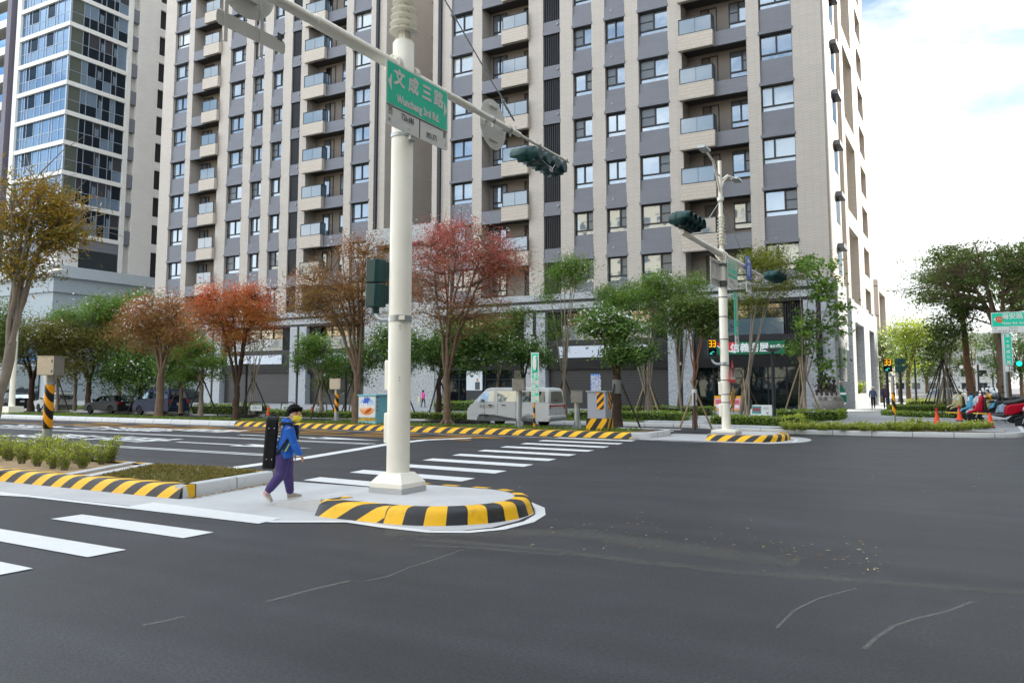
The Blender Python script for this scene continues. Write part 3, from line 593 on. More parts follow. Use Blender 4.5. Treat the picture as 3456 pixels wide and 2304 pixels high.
# drain pipes and flank windows of the gap between the towers
mb=MB()
for px,Y,T_ in ((1270,YL-.1,T2),(1483,YR-.1,T1)):
    mb=MB(); x=xc(px,Y); mb.box(x-.13,x+.13,Y-.1,Y+.09,12.6,43); W_(mb.build('drain_pipe',M_FRAME),T_)
xf=cols(left,YL)[-1][2]
for z in LV[1:]:
    mb=MB(); mb.box(xf-.3,xf+.012,YL+13.2,YL+15.0,z-1.7,z-.1); mb.box(xf+.012,xf+.3,YL+13.1,YL+15.1,z-.08,z+.05,1); W_(mb.build('flank_window',[g_dark,M_TILE]),T2)
    mb=MB(); mb.cyl((xf,YL+6.5,z-.3),(xf+.14,YL+6.5,z-.3),.11,n=8); W_(mb.build('flank_vent',mat('vent_beige','#a59c92',.6)),T2)
# ---- sunlit flank of the right tower
XW=-6.86
SY=[(55.9,58.1,59.6,25.0),(59.6,64.9,68.4,25.0),(68.4,72.2,74.6,25.0)]
mb=MB(); mb.box(-12.0,XW,51.45,55.9,7.9,43.2)
for k,(ya,yb,yc,_) in enumerate(SY): mb.box(-12,XW,yb,yc,7.5,43.2)
mb.box(-12,-7.5,55.9,58.1,7.5,43.2); mb.box(-12,-9.4,59.6,72.2,7.5,43.2)
W_(mb.build('side_wall',M_TILE),T1)
for z in range(6):
    zz=PY(2834,150,60).z-6.58*3+6.58*z
    if zz>8: m=MB(); m.box(XW-.35,XW-.004,59.6,64.9,zz,zz+1.2); W_(m.build('side_beam',M_TILE),T1)
for z in range(11):
    m=MB(); zz=9.3+3.29*z; m.box(XW-.35,XW-.004,68.4,72.2,zz,zz+1.1); W_(m.build('side_beam',M_TILE),T1)
for z in LV:
    m=MB(); m.box(XW-.2,XW+.02,53.6,55.2,z-1.62,z); m.box(XW+.02,XW+.38,53.5,55.3,z+.0,z+.28,1); W_(m.build('side_window',[g_dark,M_GTILE]),T1)
# ---- granite podium with shops
M_SHUT=stripes('roller_shutter','#3a3b3d','#1a1b1c',.1,0,0,1,wear=.1,rough=.4,wearcol='#55565a')
g_shop=glass('shop_glass','#8d9aa0',.12,'#12181a'); g_shop2=glass('upper_shop_glass','#c9bfae',.30,'#3c3a36')
def podium(t,Y,x0,x1,pill,shops,yo=-.3):
    g=MB()
    g.box(x0,x1,Y+yo,Y+1.4,7.29+.22,7.95); g.box(x0,x1,Y+yo,Y+1.4,6.88,7.29); g.box(x0,x1,Y+yo+.08,Y+1.4,7.29,7.51,1); g.box(x0,x1,Y+yo+.08,Y+1.4,6.68,6.88,1)
    for a,b in pill:
        m_=(a+b)/2; g.box(a,m_-.14,Y+yo+.02,Y+1.0,.15,6.68); g.box(m_+.14,b,Y+yo+.02,Y+1.0,.15,6.68); g.box(m_-.14,m_+.14,Y+yo+.12,Y+1.0,.15,6.68,1)
    W_(g.build('granite_podium',[M_GRAN,M_DKPAN]),t)
    for a,b in pill:
        lam=MB(); m_=(a+b)/2; lam.box(m_-.17,m_+.17,Y+yo-.16,Y+yo+.119,2.8,5.2)
        for zz in (2.95,4.85): lam.box(m_-.12,m_+.12,Y+yo-.19,Y+yo-.161,zz,zz+.2,1)
        W_(lam.build('wall_lamp',[mat('lantern_black','#1e1f22',.4,.4),mat('lantern_glass','#8f8a7c',.3)]),t)
    for a,b,kind,sg in shops:
        d=MB(); d.box(a,b,Y+.9,Y+1.4,.15,6.68)                                            # back
        d.box(a,b,Y-.05,Y+.899,4.38,4.74); d.box(a,b,Y+.0,Y+.899,3.42,4.38)
        for k in range(8): d.box(a,b,Y-.06,Y-.001,2.82+.075*k,2.86+.075*k)
        d.box(a,b,Y+.02,Y+.899,2.78,3.42)
        for k in range(11): d.box(a,a+.6,Y-.03,Y-.001,3.45+.083*k,3.49+.083*k); d.box(b-.6,b,Y-.03,Y-.001,3.45+.083*k,3.49+.083*k)
        W_(d.build('shopfront_frame',M_DKPAN),t)
        for s0 in (a+.05,b-1.25):
            lo=MB()
            for k in range(9): lo.box(s0+.14*k,s0+.14*k+.06,Y+.1,Y+.2,4.74,6.68)
            W_(lo.build('louvre_screen',M_FRAME),t)
        gl=MB(); gl.box(a+1.2,b-1.2,Y+.5,Y+.56,4.74,6.68); 
        W_(gl.build('upper_window',g_shop2),t)
        fr=MB(); n=4
        for k in range(n+1): xx=a+1.2+(b-a-2.4)*k/n; fr.box(xx-.05,xx+.05,Y+.42,Y+.499,4.74,6.68)
        fr.box(a+1.2,b-1.2,Y+.05,Y+.1,5.75,5.8); fr.box(a,b,Y+.42,Y+.498,6.3,6.36)
        W_(fr.build('window_frame',M_FRAME),t)
        rl=MB(); rl.box(a+1.2,b-1.2,Y+.06,Y+.08,4.76,5.75); W_(rl.build('glass_railing',g_rail),t)
        if kind=='shutter':
            s=MB(); s.box(a+.1,b-.1,Y+.25,Y+.3,.15,2.78); W_(s.build('roller_shutter',M_SHUT),t)
        else:
            s=MB(); s.box(a+.05,b-.05,Y+.25,Y+.29,.15,2.78); o=W_(s.build('shop_window',g_shop),t)
            f=MB(); n=6
            for k in range(n+1): xx=a+.05+(b-a-.1)*k/n; f.box(xx-.04,xx+.04,Y+.2,Y+.249,.15,2.78)
            f.box(a,b,Y+.2,Y+.248,2.1,2.16); W_(f.build('shop_mullion',M_FRAME),t)
        if sg:
            sa,sb,ms=sg; s=MB(); s.box(sa,sb,Y-.14,Y-.051,3.56,4.34); o=W_(s.build('shop_sign',ms),t)
            yield_=o; o['sx']=sa
    return t
def px(p,Y,y=1200): return PY(p,y,Y).x
M_GRN=mat('sign_green','#0c6b4b',.45,var=.03); M_WSG=mat('blank_white_sign','#c3cbd8',.4,var=.03); M_RED=mat('sign_red','#cf2f38',.45,var=.04); M_WTX=mat('white_lettering','#eef1f2',.5,var=0)
podium(T1,YR,px(1440,YR),-6.75,[(px(1440,YR),px(1500,YR)),(px(1775,YR),px(1846,YR)),(px(2259,YR),px(2343,YR)),(px(2719,YR),-6.72)],
  [(px(1500,YR),px(1775,YR),'glass',(px(1560,YR),px(1735,YR),M_WSG)),(px(1846,YR),px(2259,YR),'shutter',(px(1888,YR),px(2188,YR),M_WSG)),(px(2343,YR),px(2719,YR),'glass',(px(2412,YR),px(2652,YR),M_GRN))])
podium(T2,YL,px(640,YL),px(1300,YL),[(px(700,YL),px(752,YL)),(px(985,YL),px(1040,YL)),(px(1240,YL),px(1300,YL))],
  [(px(752,YL),px(985,YL),'shutter',(px(771,YL),px(954,YL),M_WSG)),(px(1040,YL),px(1240,YL),'shutter',(px(1064,YL),px(1192,YL),M_WSG))])
# lower shop left of the left tower with a green-and-white sign
mb=MB(); mb.box(px(545,YL),px(700,YL),YL+.6,YL+6,.15,7.9); W_(mb.build('shop_wall',M_GRAN),T2)
mb=MB(); mb.box(px(560,YL),px(690,YL),YL+.3,YL+.6,2.2,3.6,0); mb.box(px(560,YL),px(690,YL),YL+.2,YL+.58,.15,2.2,1); W_(mb.build('shop_opening',[M_DKPAN,g_shop]),T2)
mb=MB(); a,b=px(600,YL),px(672,YL); mb.box(a,b,YL+.1,YL+.29,3.1,4.1); mb.box(a,b,YL+.1,YL+.29,2.9,3.1,1); o=W_(mb.build('shop_sign',[mat('sign_white','#d4dbe0',.4,var=.03),mat('sign_leaf_green','#1f8f58',.4)]),T2)
# lettering of the estate agent's sign
sg=[o for o in T1.children if o.name.startswith('shop_sign') and o.data.materials[0]==M_GRN][0]
y=YR-.145
s=MB(); cxr=px(2412,YR)
s.poly([(cxr+.02,y,4.32),(cxr+1.35,y,4.32),(cxr+1.35,y,3.72),(cxr+.9,y,3.8),(cxr+.4,y,4.0),(cxr+.1,y,4.2)][::-1]); o=s.build('sign_emblem',M_RED); o.parent=sg; o.matrix_parent_inverse=Matrix()
s=MB(); s.poly([(cxr+.02,y-.003,4.24),(cxr+.1,y-.003,4.16),(cxr+.4,y-.003,3.95),(cxr+.9,y-.003,3.74),(cxr+1.35,y-.003,3.65),(cxr+1.35,y-.003,3.74),(cxr+.9,y-.003,3.82),(cxr+.4,y-.003,4.02),(cxr+.1,y-.003,4.22)]); o=s.build('sign_emblem_edge',M_WTX); o.parent=sg
text('信義房屋',.58,M_WTX,sg,face((px(2532,YR),y-.004,3.93),(1,0,0)),offset=.014)
text('海安文成店',.17,M_WTX,sg,face((px(2625,YR),y-.004,4.0),(1,0,0)),offset=.004)
wsg=[o for o in T1.children if o.name.startswith('shop_sign') and o.data.materials[0]==M_WSG][0]
text('門校',.36,mat('sign_black','#22242a',.5,var=0),wsg,face((px(1708,YR),y-.004,4.08),(1,0,0)),offset=.004)
s=MB(); s.box(px(1688,YR),px(1722,YR),y-.01,y-.002,3.68,3.8); o=s.build('sign_bar',mat('sign_maroon','#5a2f3a',.5)); o.parent=wsg
lsg=[o for o in T2.children if o.name.startswith('shop_sign')][-1]
text('02-666-688',.34,mat('sign_navy','#2b4d7a',.5,var=0),lsg,face((px(640,YL),YL+.094,3.6),(1,0,0)))
# poster beside the glass shop, flank shop of the corner
mb=MB(); a,b=px(1572,YR),px(1625,YR); mb.box(a,b,YR+.1,YR+.199,1.35,2.75,0); mb.box(a,b,YR+.1,YR+.199,.3,1.35,1); mb.box(a+.75,a+1.15,YR+.09,YR+.099,1.4,1.95,2); mb.ball((a+.95,YR+.09,2.1),.1,.012,.13,10,3); W_(mb.build('wall_poster',[mat('poster_white','#cfd6da',.5,var=.03),mat('poster_dark','#33363b',.5),mat('poster_shirt','#4a4d54',.6),mat('poster_skin','#b88668',.6)]),T1)
g=MB(); XG=-6.72
g.box(-8.4,XG,49.7,51.4,.15,7.95) if 0 else None
g.box(-8.2,XG+.02,51.4,55.6,3.9,7.95); g.box(-9.3,XG,58.0,59.7,.15,7.5); g.box(-9.3,XG,64.8,68.5,.15,7.5); g.box(-9.3,XG,72.1,74.7,.15,7.5); g.box(-9.3,XG-1.2,51.0,58,.15,7.5); g.box(-12,-9.3,58,74,.15,7.5)
g.box(-7.4,XG-.004,59.7,64.8,6.0,7.4); g.box(-7.4,XG-.004,68.5,72.1,6.0,7.3)
W_(g.build('side_granite',M_GRAN),T1)
g=MB(); g.box(-7.5,XG+.04,51.5,54.3,2.85,3.9); o=W_(g.build('side_shop_sign',mat('sign_sage','#5f7c6b',.5,var=.03)),T1)
text('信義房屋',.42,M_WTX,o,face((XG+.045,53.0,3.4),(0,1,0)))
g=MB()
for k in range(7): g.box(-7.5,XG+.03,51.5,54.3,1.95+.125*k,2.02+.125*k)
W_(g.build('side_louvre',mat('side_louvre_grey','#8f9296',.5,.2)),T1)
g=MB(); g.box(PY(2880,1200,64.7).x,PY(2890,1200,64.7).x,64.4,64.79,2.6,6.4); g.box(PY(2926,1200,72).x,PY(2935,1200,72).x,71.7,72.09,2.6,6.4); W_(g.build('tall_wall_lamp',_mc['lantern_black']),T1)
# granite portal across the gap between the towers
pt=thing('granite_portal','pale granite portal block across the gap between the two towers','portal',((-42.1-33)/2,49.6,.15))
a,b=PY(1236,780,49.6).x,PY(1470,760,49.6).x
g=MB(); g.box(a,b,49.6,50.9,12.6,13.9); g.box(a,a+1.1,49.6,50.9,7.95,12.6); g.box(b-1.1,b,49.6,50.9,7.95,12.6); g.box(a+1.1,b-1.1,50.3,50.9,10.3,12.1); g.box(a,b,49.6,50.9,.15,7.95,0); W_(g.build('stone_frame',mat('pale_granite','#a3a6a6',.65,var=.4,vscale=8,bump=.2,bscale=30,detail=9)),pt)
g=MB(); g.box(a+1.1,b-1.1,50.4,50.8,7.95,10.3); g.box(a+1.1,b-1.1,50.4,50.8,12.1,12.6); W_(g.build('dark_glazing',g_dark),pt)
# ---- glass corner building at the left
XGB=-84.5; YG=51.0
B3=thing('glass_building','glass fronted corner tower with white floor bands at the far left','apartment building',(XGB,YG,.15))
SL=[18.0+3.33*i for i in range(11)]
w3=MB(); g3=MB(); b3=MB(); m3=MB()
w3.box(XGB-11.5,XGB-.3,YG+.3,YG+30,14.5,56)
Y1=YG+6.9
for z in SL:
    b3.box(XGB-9.2,XGB+.25,YG-.25,YG+.3,z-.24,z+.24); b3.box(XGB-.3,XGB+.25,YG+.3,Y1,z-.24,z+.24)
b3.box(XGB-10.0,XGB-9.2,YG-.3,YG+.6,7,56); b3.box(XGB-.3,XGB+.3,Y1,Y1+.5,14,56)
W_(b3.build('white_floor_band',mat('white_enamel','#d3d3cf',.5,var=.04)),B3)
W_(w3.build('wall',M_WTILE),B3)
gb=[glass('curtain_glass_blue','#93a9bf',.36,'#55687c'),glass('curtain_glass_olive','#7f8a83',.06,'#565c54'),glass('curtain_glass_dark','#6d7d8c',.06,'#1a2129'),glass('curtain_glass_grey','#8b94a0',.06,'#3d3d42'),glass('curtain_glass_pale','#9fb4c8',.18,'#66788a')]
M_MUL=mat('silver_mullion','#9ba5b0',.35,.5,var=.04)
rg=random.Random(3)
for i,z in enumerate(SL):
    if i+1>=len(SL): break
    z0,z1=z+.24,SL[i+1]-.24; zm=z0+(z1-z0)*.45
    # front (blue reflecting) panes
    xs=[XGB-9.2,XGB-8.4,XGB-7.9,XGB-7.3,XGB-5.9,XGB-4.8,XGB-4.3,XGB-2.9,XGB-2.4,XGB-1.2,XGB]
    for k,(a,b) in enumerate(zip(xs,xs[1:])):
        dark=k in (2,3,6) ; g3.box(a,b,YG,YG+.06,zm,z1,(2 if dark and rg.random()<.85 else 0)); g3.box(a,b,YG,YG+.06,z0,zm,(0 if not dark else 4))
        m3.box(a-.035,a+.035,YG-.05,YG-.001,z0,z1)
    m3.box(XGB-9.2,XGB,YG-.03,YG-.002,zm-.03,zm+.03); m3.box(XGB-.1,XGB+.1,YG-.1,YG+.1,z0,z1)
    ys=[YG+.1,YG+1.5,YG+2.2,YG+3.2 if i%2 else YG+3.5,YG+4.1,YG+5.1,YG+5.7,Y1]
    for k,(a,b) in enumerate(zip(ys,ys[1:])):
        m_=1 if k==0 else rg.choice((2,3,2,3,4,2)); g3.box(XGB-.06,XGB,a,b,z0,zm,1 if k==0 else rg.choice((2,2,4))); g3.box(XGB-.06,XGB,a,b,zm,z1,m_)
        m3.box(XGB+.001,XGB+.05,a-.035,a+.035,z0,z1)
        if k in (3,5): m3.box(XGB-.01,XGB+.012,a+.25,a+.29,zm+.1,z1-.5); g3.box(XGB-.01,XGB+.008,a+.29,a+.7,zm+.1,z1-.6,4)
    m3.box(XGB+.002,XGB+.03,YG+.1,Y1,zm-.03,zm+.03)
W_(g3.build('curtain_wall_glass',gb),B3); W_(m3.build('mullion',M_MUL),B3)
# grey ledges and dark slots further along the flank, tiled pier
w4=MB(); w4.box(XGB-1.5,XGB-.9,Y1+.5,YG+30,7,56,0); w4.box(XGB-1.2,XGB+.3,Y1+1.35,Y1+4.1,7,56,0); w4.box(XGB-1.2,XGB+.3,Y1+5.6,Y1+14,7,56,0)
for z in SL: w4.box(XGB-1.2,XGB+.28,Y1+4.1,Y1+5.6,z-.5,z+.5,0)
w4.box(XGB-1.2,XGB+.02,Y1+4.1,Y1+5.6,7,56,1)
W_(w4.build('tiled_pier',[M_WTILE,mat('slot_black','#14161b',.6)]),B3)
for z in SL: w5=MB(); w5.box(XGB-1.2,XGB+.2,Y1+.5,Y1+1.35,z-.1,z+1.5); W_(w5.build('grey_ledge',M_GTILE),B3)
for z in SL[:-1]: window(B3,XGB-.6,Y1+.92,z+3.1,.85,1.5,rg.choice((1,5,0)),.22,R_(90))
# lower storeys
w6=MB(); w6.box(XGB-10,XGB+.0,YG+.1,YG+9,7.0,14.5,0); w6.box(XGB-8.9,XGB-.35-2.6,YG-.02,YG+.12,14.9,17.4,1); w6.box(XGB-8.9,XGB-3,YG-.05,YG+.1,16.3,17.7,2); w6.box(XGB-3.0,XGB+.1,YG-.1,YG+2.2,14.2,17.7,3); w6.box(XGB-.02,XGB+.12,YG+2.2,Y1,14.4,16.6,1); w6.box(XGB-.02,XGB+.15,YG+2.2,Y1,16.6,17.7,2)
w6.box(XGB-11,XGB+1.2,YG-1.2,YG+14,13.2,14.4,4); w6.box(XGB-11,XGB+.8,YG-.8,YG+14,11.6,13.2,5); w6.box(XGB-11,XGB+.5,YG-.6,YG+14,.15,11.6,5)
W_(w6.build('lower_storeys',[M_WTILE,g_dark,M_GTILE,M_WTILE,mat('pale_blue_panel','#aab4bb',.5,var=.05),mat('pale_cladding','#98a3aa',.55,var=.06)]),B3)
mb=MB(); mb.box(XGB-7,XGB-1,YG-.8,YG-.6,4.2,6.6,0); mb.box(XGB-8,XGB-1,YG-.75,YG-.61,.2,3.8,1); o=W_(mb.build('shop_sign',[mat('sign_sky_blue','#3f80c4',.5,var=.2,vscale=1.5),g_shop]),B3)
mb=MB(); mb.box(XGB-11.5,XGB+.2,YG+.2,YG+30,56,57); W_(mb.build('roof',M_TAUPE),B3)
# balcony block beyond it
B4=thing('balcony_building','white banded balcony block with blue glass rails at the left edge','apartment building',(-105,YG,.15))
w7=MB(); w7.box(-125,XGB-11.1,YG+1.6,YG+25,.15,56,1); gl=MB()
for z in [6.8+3.33*i for i in range(15)]:
    w7.box(-125,XGB-11.6,YG-.5,YG+1.6,z,z+.95,0); gl.box(-125,XGB-11.6,YG-.3,YG-.25,z+.95,z+2.0,0)
W_(w7.build('wall',[mat('white_band','#d6d5cf',.55,var=.05),mat('recess_charcoal','#2b3036',.6,var=.2,vscale=.6)]),B4); W_(gl.build('glass_railing',glass('blue_rail_glass','#8fb0d0',.45,'#31414f')),B4)
w8=MB(); w8.box(XGB-11.55,XGB-10.7,YG-.6,YG+.4,.15,56); W_(w8.build('corner_column',mat('mauve_column','#5f5a66',.5,var=.05)),B4)
# ---- buildings along the side street
def plain_block(name,label,x0,x1,y0,y1,h,mw,fl=3.4,bays=6,side='-x',frame=False,win=None):
    t=thing(name,label,'building',((x0+x1)/2,y0,.0)); m=MB(); m.box(x0,x1,y0,y1,0,h); m.box(x0-.25,x1+.25,y0-.25,y1+.25,h,h+.5); W_(m.build('wall',mw),t)
    g=MB(); f=MB(); n=int(h/fl)
    for k in range(n):
        z=k*fl+1.0
        for i in range(bays):
            w_=(y1-y0)/bays
            xs=x0 if side=='-x' else x1; s=-1 if side=='-x' else 1
            g.box(min(xs,xs+s*.03),max(xs,xs+s*.03),y0+w_*i+w_*.28,y0+w_*i+w_*.72,z,z+1.7)
            f.box(min(xs,xs+s*.25),max(xs,xs+s*.25),y0+w_*i+w_*.2,y0+w_*i+w_*.8,z+1.75,z+1.95)
        m_=max(2,int((x1-x0)/4))
        for i in range(m_):
            w_=(x1-x0)/m_; g.box(x0+w_*i+w_*.25,x0+w_*i+w_*.75,y0-.03,y0,z,z+1.7); f.box(x0+w_*i+w_*.2,x0+w_*i+w_*.8,y0-.2,y0,z+1.75,z+1.9)
    W_(g.build('window_bank',win or g_dark),t); W_(f.build('ledge',mw),t)
    return t
p=PY(3030,1140,125); q=PY(2985,940,118)
B5=thing('framed_building','tall beige panel building with an open frame roof, beside the lit tower wall','building',(-14,118,0))
m=MB(); xr=PY(2965,1000,118).x; xm=PY(2962+0,1000,118).x
xa,xb=PY(2944,1040,118).x,PY(2966,1040,118).x; zt=PY(2966,942,118).z; xo=PY(3000,1040,130).x; zl=PY(2998,1030,130).z
m.box(xa-14,xb,118,119.2,0,zt); m.box(xb-.9,xb,119.2,140,zl+1,zt); m.box(xb-14,xb-.9,119.2,140,0,zt-1); m.box(xb-.8,xb,128,140,0,zl+1); W_(m.build('wall',mat('beige_panel','#a8a098',.6,var=.05)),B5)
m=MB()
for k in range(4): m.box(xa-14,xb+.01,117.97,118,3+4*k,3.08+4*k)
W_(m.build('panel_joint',M_FRAME),B5)
M_FARW=mat('far_white_stone','#b9b2a8',.7,var=.08)
plain_block('stone_office','white stone building with tall window rows far down the side street','',0,0,1,0,M_FARW) if 0 else None
plain_block('stone_office','white stone building with tall window rows far down the side street',9.5,40,150,215,19,M_FARW,3.6,14,win=glass('far_window','#aab4bb',.2,'#6b6f70'))
plain_block('pink_block','pale pink block behind the trees at the right edge',13,38,120,146,26,mat('far_pink','#b59c90',.7,var=.06),3.5,6)
plain_block('grey_block','low grey building closing the far end of the side street',-20,9,260,290,16,mat('far_grey','#a9a9a6',.7,var=.06),3.5,6)
plain_block('shade_block','tall pale block added out of view to shade the intersection',17,46,-30,88,52,mat('shade_block_render','#a79f93',.7,var=.06),3.6,26,win=g_sky)  # unseen block, added to keep the sun off the intersection

M_OPP=mat('cream_render','#d9ceb8',.8,var=.06)
for k,(x0,x1,h,lb) in enumerate(((-150,-108,34,'cream apartment block across the road, leftmost of its row'),(-104,-70,28,'cream apartment block across the road beside the leftmost one'),(-66,-34,36,'tallest cream apartment block across the road'),(-30,2,26,'cream apartment block across the road behind the near crossing'),(6,44,32,'cream apartment block across the road by the side street'))):
    plain_block('opposite_block',lb,x0,x1,-62,-42,h,M_OPP,3.4,6,side='+x',win=g_sky)
for o in [o for o in COL.objects if o.name.startswith('opposite_block')]:
    b=[c for c in o.children if c.name.startswith('wall')][0].data; xs=[v.co.x for v in b.vertices]; x0,x1=min(xs)+.25,max(xs)-.25; h=max(v.co.z for v in b.vertices)-.5
    g=MB(); n=int((x1-x0)/4)
    for f in range(int(h/3.4)):
        for i in range(n): w_=(x1-x0)/n; g.box(x0+w_*i+w_*.3,x0+w_*i+w_*.7,-42,-41.96,f*3.4+1,f*3.4+2.6)
    W_(g.build('front_window',g_sky),o)
# ------------------------------------------------------------------ street furniture
M_CREAM=mat('cream_pole_paint','#f3f0e2',.38,var=.05,vscale=2,spec=.5,bump=.03,bscale=12)
M_GALV=mat('galvanised_steel','#a9b1b5',.35,.6,var=.12,vscale=6)
M_TEAL=mat('signal_green_paint','#16403f',.4,var=.06)
M_SGN=mat('sign_green_sheet','#12d0aa',.35,var=.02); M_SWH=mat('sign_white_sheet','#dfe1dd',.4,var=.04,vscale=5); M_BLK=mat('black_print','#26282c',.5,var=0); M_BLK2=mat('black_plastic','#17181a',.5,var=.05)
M_SGB=mat('sign_back_white','#cfcfca',.45,.1,var=.08,vscale=3,col2='#dcdcd8')
M_BLUE=mat('sign_blue_sheet','#1c58c4',.4,var=.02)
M_AMB=mat('led_amber','#ffb414',.4,var=0,emit=.28); M_GRL=mat('led_green','#3fe0c8',.4,var=0,emit=.18)
M_HAZ=stripes('hazard_tape','#f0a500','#17181a',.30,1,0.25,1.0,wear=.1,rough=.35)
M_HAZ2=stripes('hazard_paint','#f0b400','#1c1d1f',.30,.9,.9,-.62,wear=.12,rough=.4)
M_STEEL=mat('brushed_steel','#a7a49d',.32,.75,var=.08,vscale=8)
def child(mb,name,m,parent,**k):
    return W_(mb.build(name,m,**k),parent)
def subs(o,parent): o.parent=parent; return o
def rbox(mb,c,sx,sy,sz,m=0): mb.box(c[0]-sx/2,c[0]+sx/2,c[1]-sy/2,c[1]+sy/2,c[2]-sz/2,c[2]+sz/2,m)
def plate_yz(mb,x,th,y0,y1,z0,z1,r=.04,m=0):   # rounded plate facing +-X
    pts=[]
    for cy,cz,a0 in ((y1-r,z1-r,0),(y0+r,z1-r,90),(y0+r,z0+r,180),(y1-r,z0+r,270)):
        for k in range(5): a=R_(a0+22.5*k); pts.append((x,cy+r*math.cos(a),cz+r*math.sin(a)))
    mb.ext(pts,(th,0,0),m)
def mast_body(t,X,Y,zb,pl,zpt,rf,zfat,rn,fin0,nfin,finr,ztop,smooth=True):
    m=MB(); h0=.07; a=pl
    m.ext([(X-a*1.03,Y-a*1.03,zb),(X+a*1.03,Y-a*1.03,zb),(X+a*1.03,Y+a*1.03,zb),(X-a*1.03,Y+a*1.03,zb)],(0,0,h0)); child(m,'concrete_footing',M_CONC,t)
    m=MB(); b=a*.60; z1=zb+h0; z2=z1+.06; sq=lambda q,z:[(X-q,Y-q,z),(X+q,Y-q,z),(X+q,Y+q,z),(X-q,Y+q,z)]
    v=sq(a,z1)+sq(a,z2)+sq(b,zpt); m.add(v,[(3,2,1,0),(8,9,10,11)]+[(i,(i+1)%4,4+(i+1)%4,4+i) for i in range(4)]+[(4+i,4+(i+1)%4,8+(i+1)%4,8+i) for i in range(4)])
    m.box(X+a*.12,X+a*.16,Y-a*1.004,Y-a*.6,z1,z2); child(m,'plinth_cover',M_CREAM,t,bevel=.006)
    m=MB(); m.lathe([(rf,zpt-.02),(rf*.97,zfat),(rf*.78,zfat+rf*.25),(rn,zfat+rf*.3),(rn,fin0),(rn*.95,fin0+.11*nfin),(rn*.85,ztop),(0.001,ztop+.002)],(X,Y,0),28)
    for k in range(4):
        an=R_(45+90*k); d=Vector((math.cos(an),math.sin(an),0)); n=Vector((-d.y,d.x,0))*.006
        p=[Vector((X,Y,0))+d*q+Vector((0,0,z)) for q,z in ((rn*.9,zfat+rf*.26),(rf*.85,zfat+rf*.2),(rn*.95,zfat+rf*1.4))]
        m.ext([x-n for x in p],n*2)
    child(m,'pole',M_CREAM,t,smooth=True)
    for k in range(nfin):
        m=MB(); r=finr*(1-.042*k); z=fin0+.105*k
        m.lathe([(rn*.9,z),(r,z-.004),(r,z+.004),(rn*.9,z+.012)],(X,Y,0),28)
        for q in range(3): an=R_(120*q+20*k); m.cyl((X+rn*1.35*math.cos(an),Y+rn*1.35*math.sin(an),z),(X+rn*1.35*math.cos(an),Y+rn*1.35*math.sin(an),z+.105),.008,n=6)
        child(m,'climb_guard_disc',M_CREAM,t,smooth=True)
def flange(t,X,Y,z,rf,s,ra):
    m=MB(); y0=Y+s*(rf+.02)
    m.cyl((X,y0,z),(X,y0+s*.035,z),ra*1.75,n=24); m.cyl((X,y0+s*.045,z),(X,y0+s*.08,z),ra*1.75,n=24)
    for k in range(6): an=R_(60*k+30); p=Vector((X+ra*1.45*math.cos(an),y0,z+ra*1.45*math.sin(an))); m.cyl(p-Vector((0,s*.02,0)),p+Vector((0,s*.11,0)),.012,n=6)
    m.box(X-.012,X+.012,min(Y+s*rf*.8,y0),max(Y+s*rf*.8,y0),z-ra*1.3,z+ra*1.3); m.box(X-ra*1.2,X+ra*1.2,min(Y+s*rf*.8,y0),max(Y+s*rf*.8,y0),z-.01,z+.01)
    child(m,'arm_flange',M_CREAM,t)
def band(t,X,Y,z,r,h=.06,mt=None):
    m=MB(); m.lathe([(r,z-h/2),(r+.008,z-h/2),(r+.008,z+h/2),(r,z+h/2)],(X,Y,0),24); m.box(X+r*.6,X+r*1.25,Y-r*1.0,Y-r*.6,z-h*.35,z+h*.35) if h>.05 else None
    return child(m,'clamp_band',mt or M_GALV,t,smooth=True)
def traffic_head(t,X,Y,z,fx,n=4,R=.17,tilt=0,lit=None,axis='Y'):
    """row of n round lamps along Y, hooded, facing fx (+1 = +X)"""
    m=MB(); L_=n*R*2.05; ys=[Y-L_/2+R*1.025+R*2.05*k for k in range(n)]
    for y in ys:
        m.cyl((X-fx*.17,y,z),(X+fx*.02,y,z),R*.62,R*1.02,20)
    m.box(X-.09,X+.09,Y-L_/2+R*.5,Y+L_/2-R*.5,z-R*.8,z+R*.8)
    h=child(m,'signal_housing',M_TEAL,t,smooth=True)
    for i,y in enumerate(ys):
        v=MB(); k=20; ang=[R_(-58+296*q/k) for q in range(k+1)]
        a=[Vector((X+fx*.02,y+R*math.cos(q),z+R*math.sin(q))) for q in ang]; b=[Vector((X+fx*(.40 if 0.2<math.sin(q)+.5 else .26),y+R*.94*math.cos(q),z+R*.94*math.sin(q))) for q in ang]
        v.add(a+b,[(j,j+1,k+1+j+1,k+1+j) for j in range(k)]); o=v.build('visor',M_TEAL,smooth=True); subs(o,h)
        sm=o.modifiers.new('th','SOLIDIFY'); sm.thickness=.006
        l=MB(); l.cyl((X+fx*.021,y,z),(X+fx*.03,y,z),R*.86,n=20); subs(l.build('lens',M_BLK2 if lit!=i else M_GRL),h)
    return h
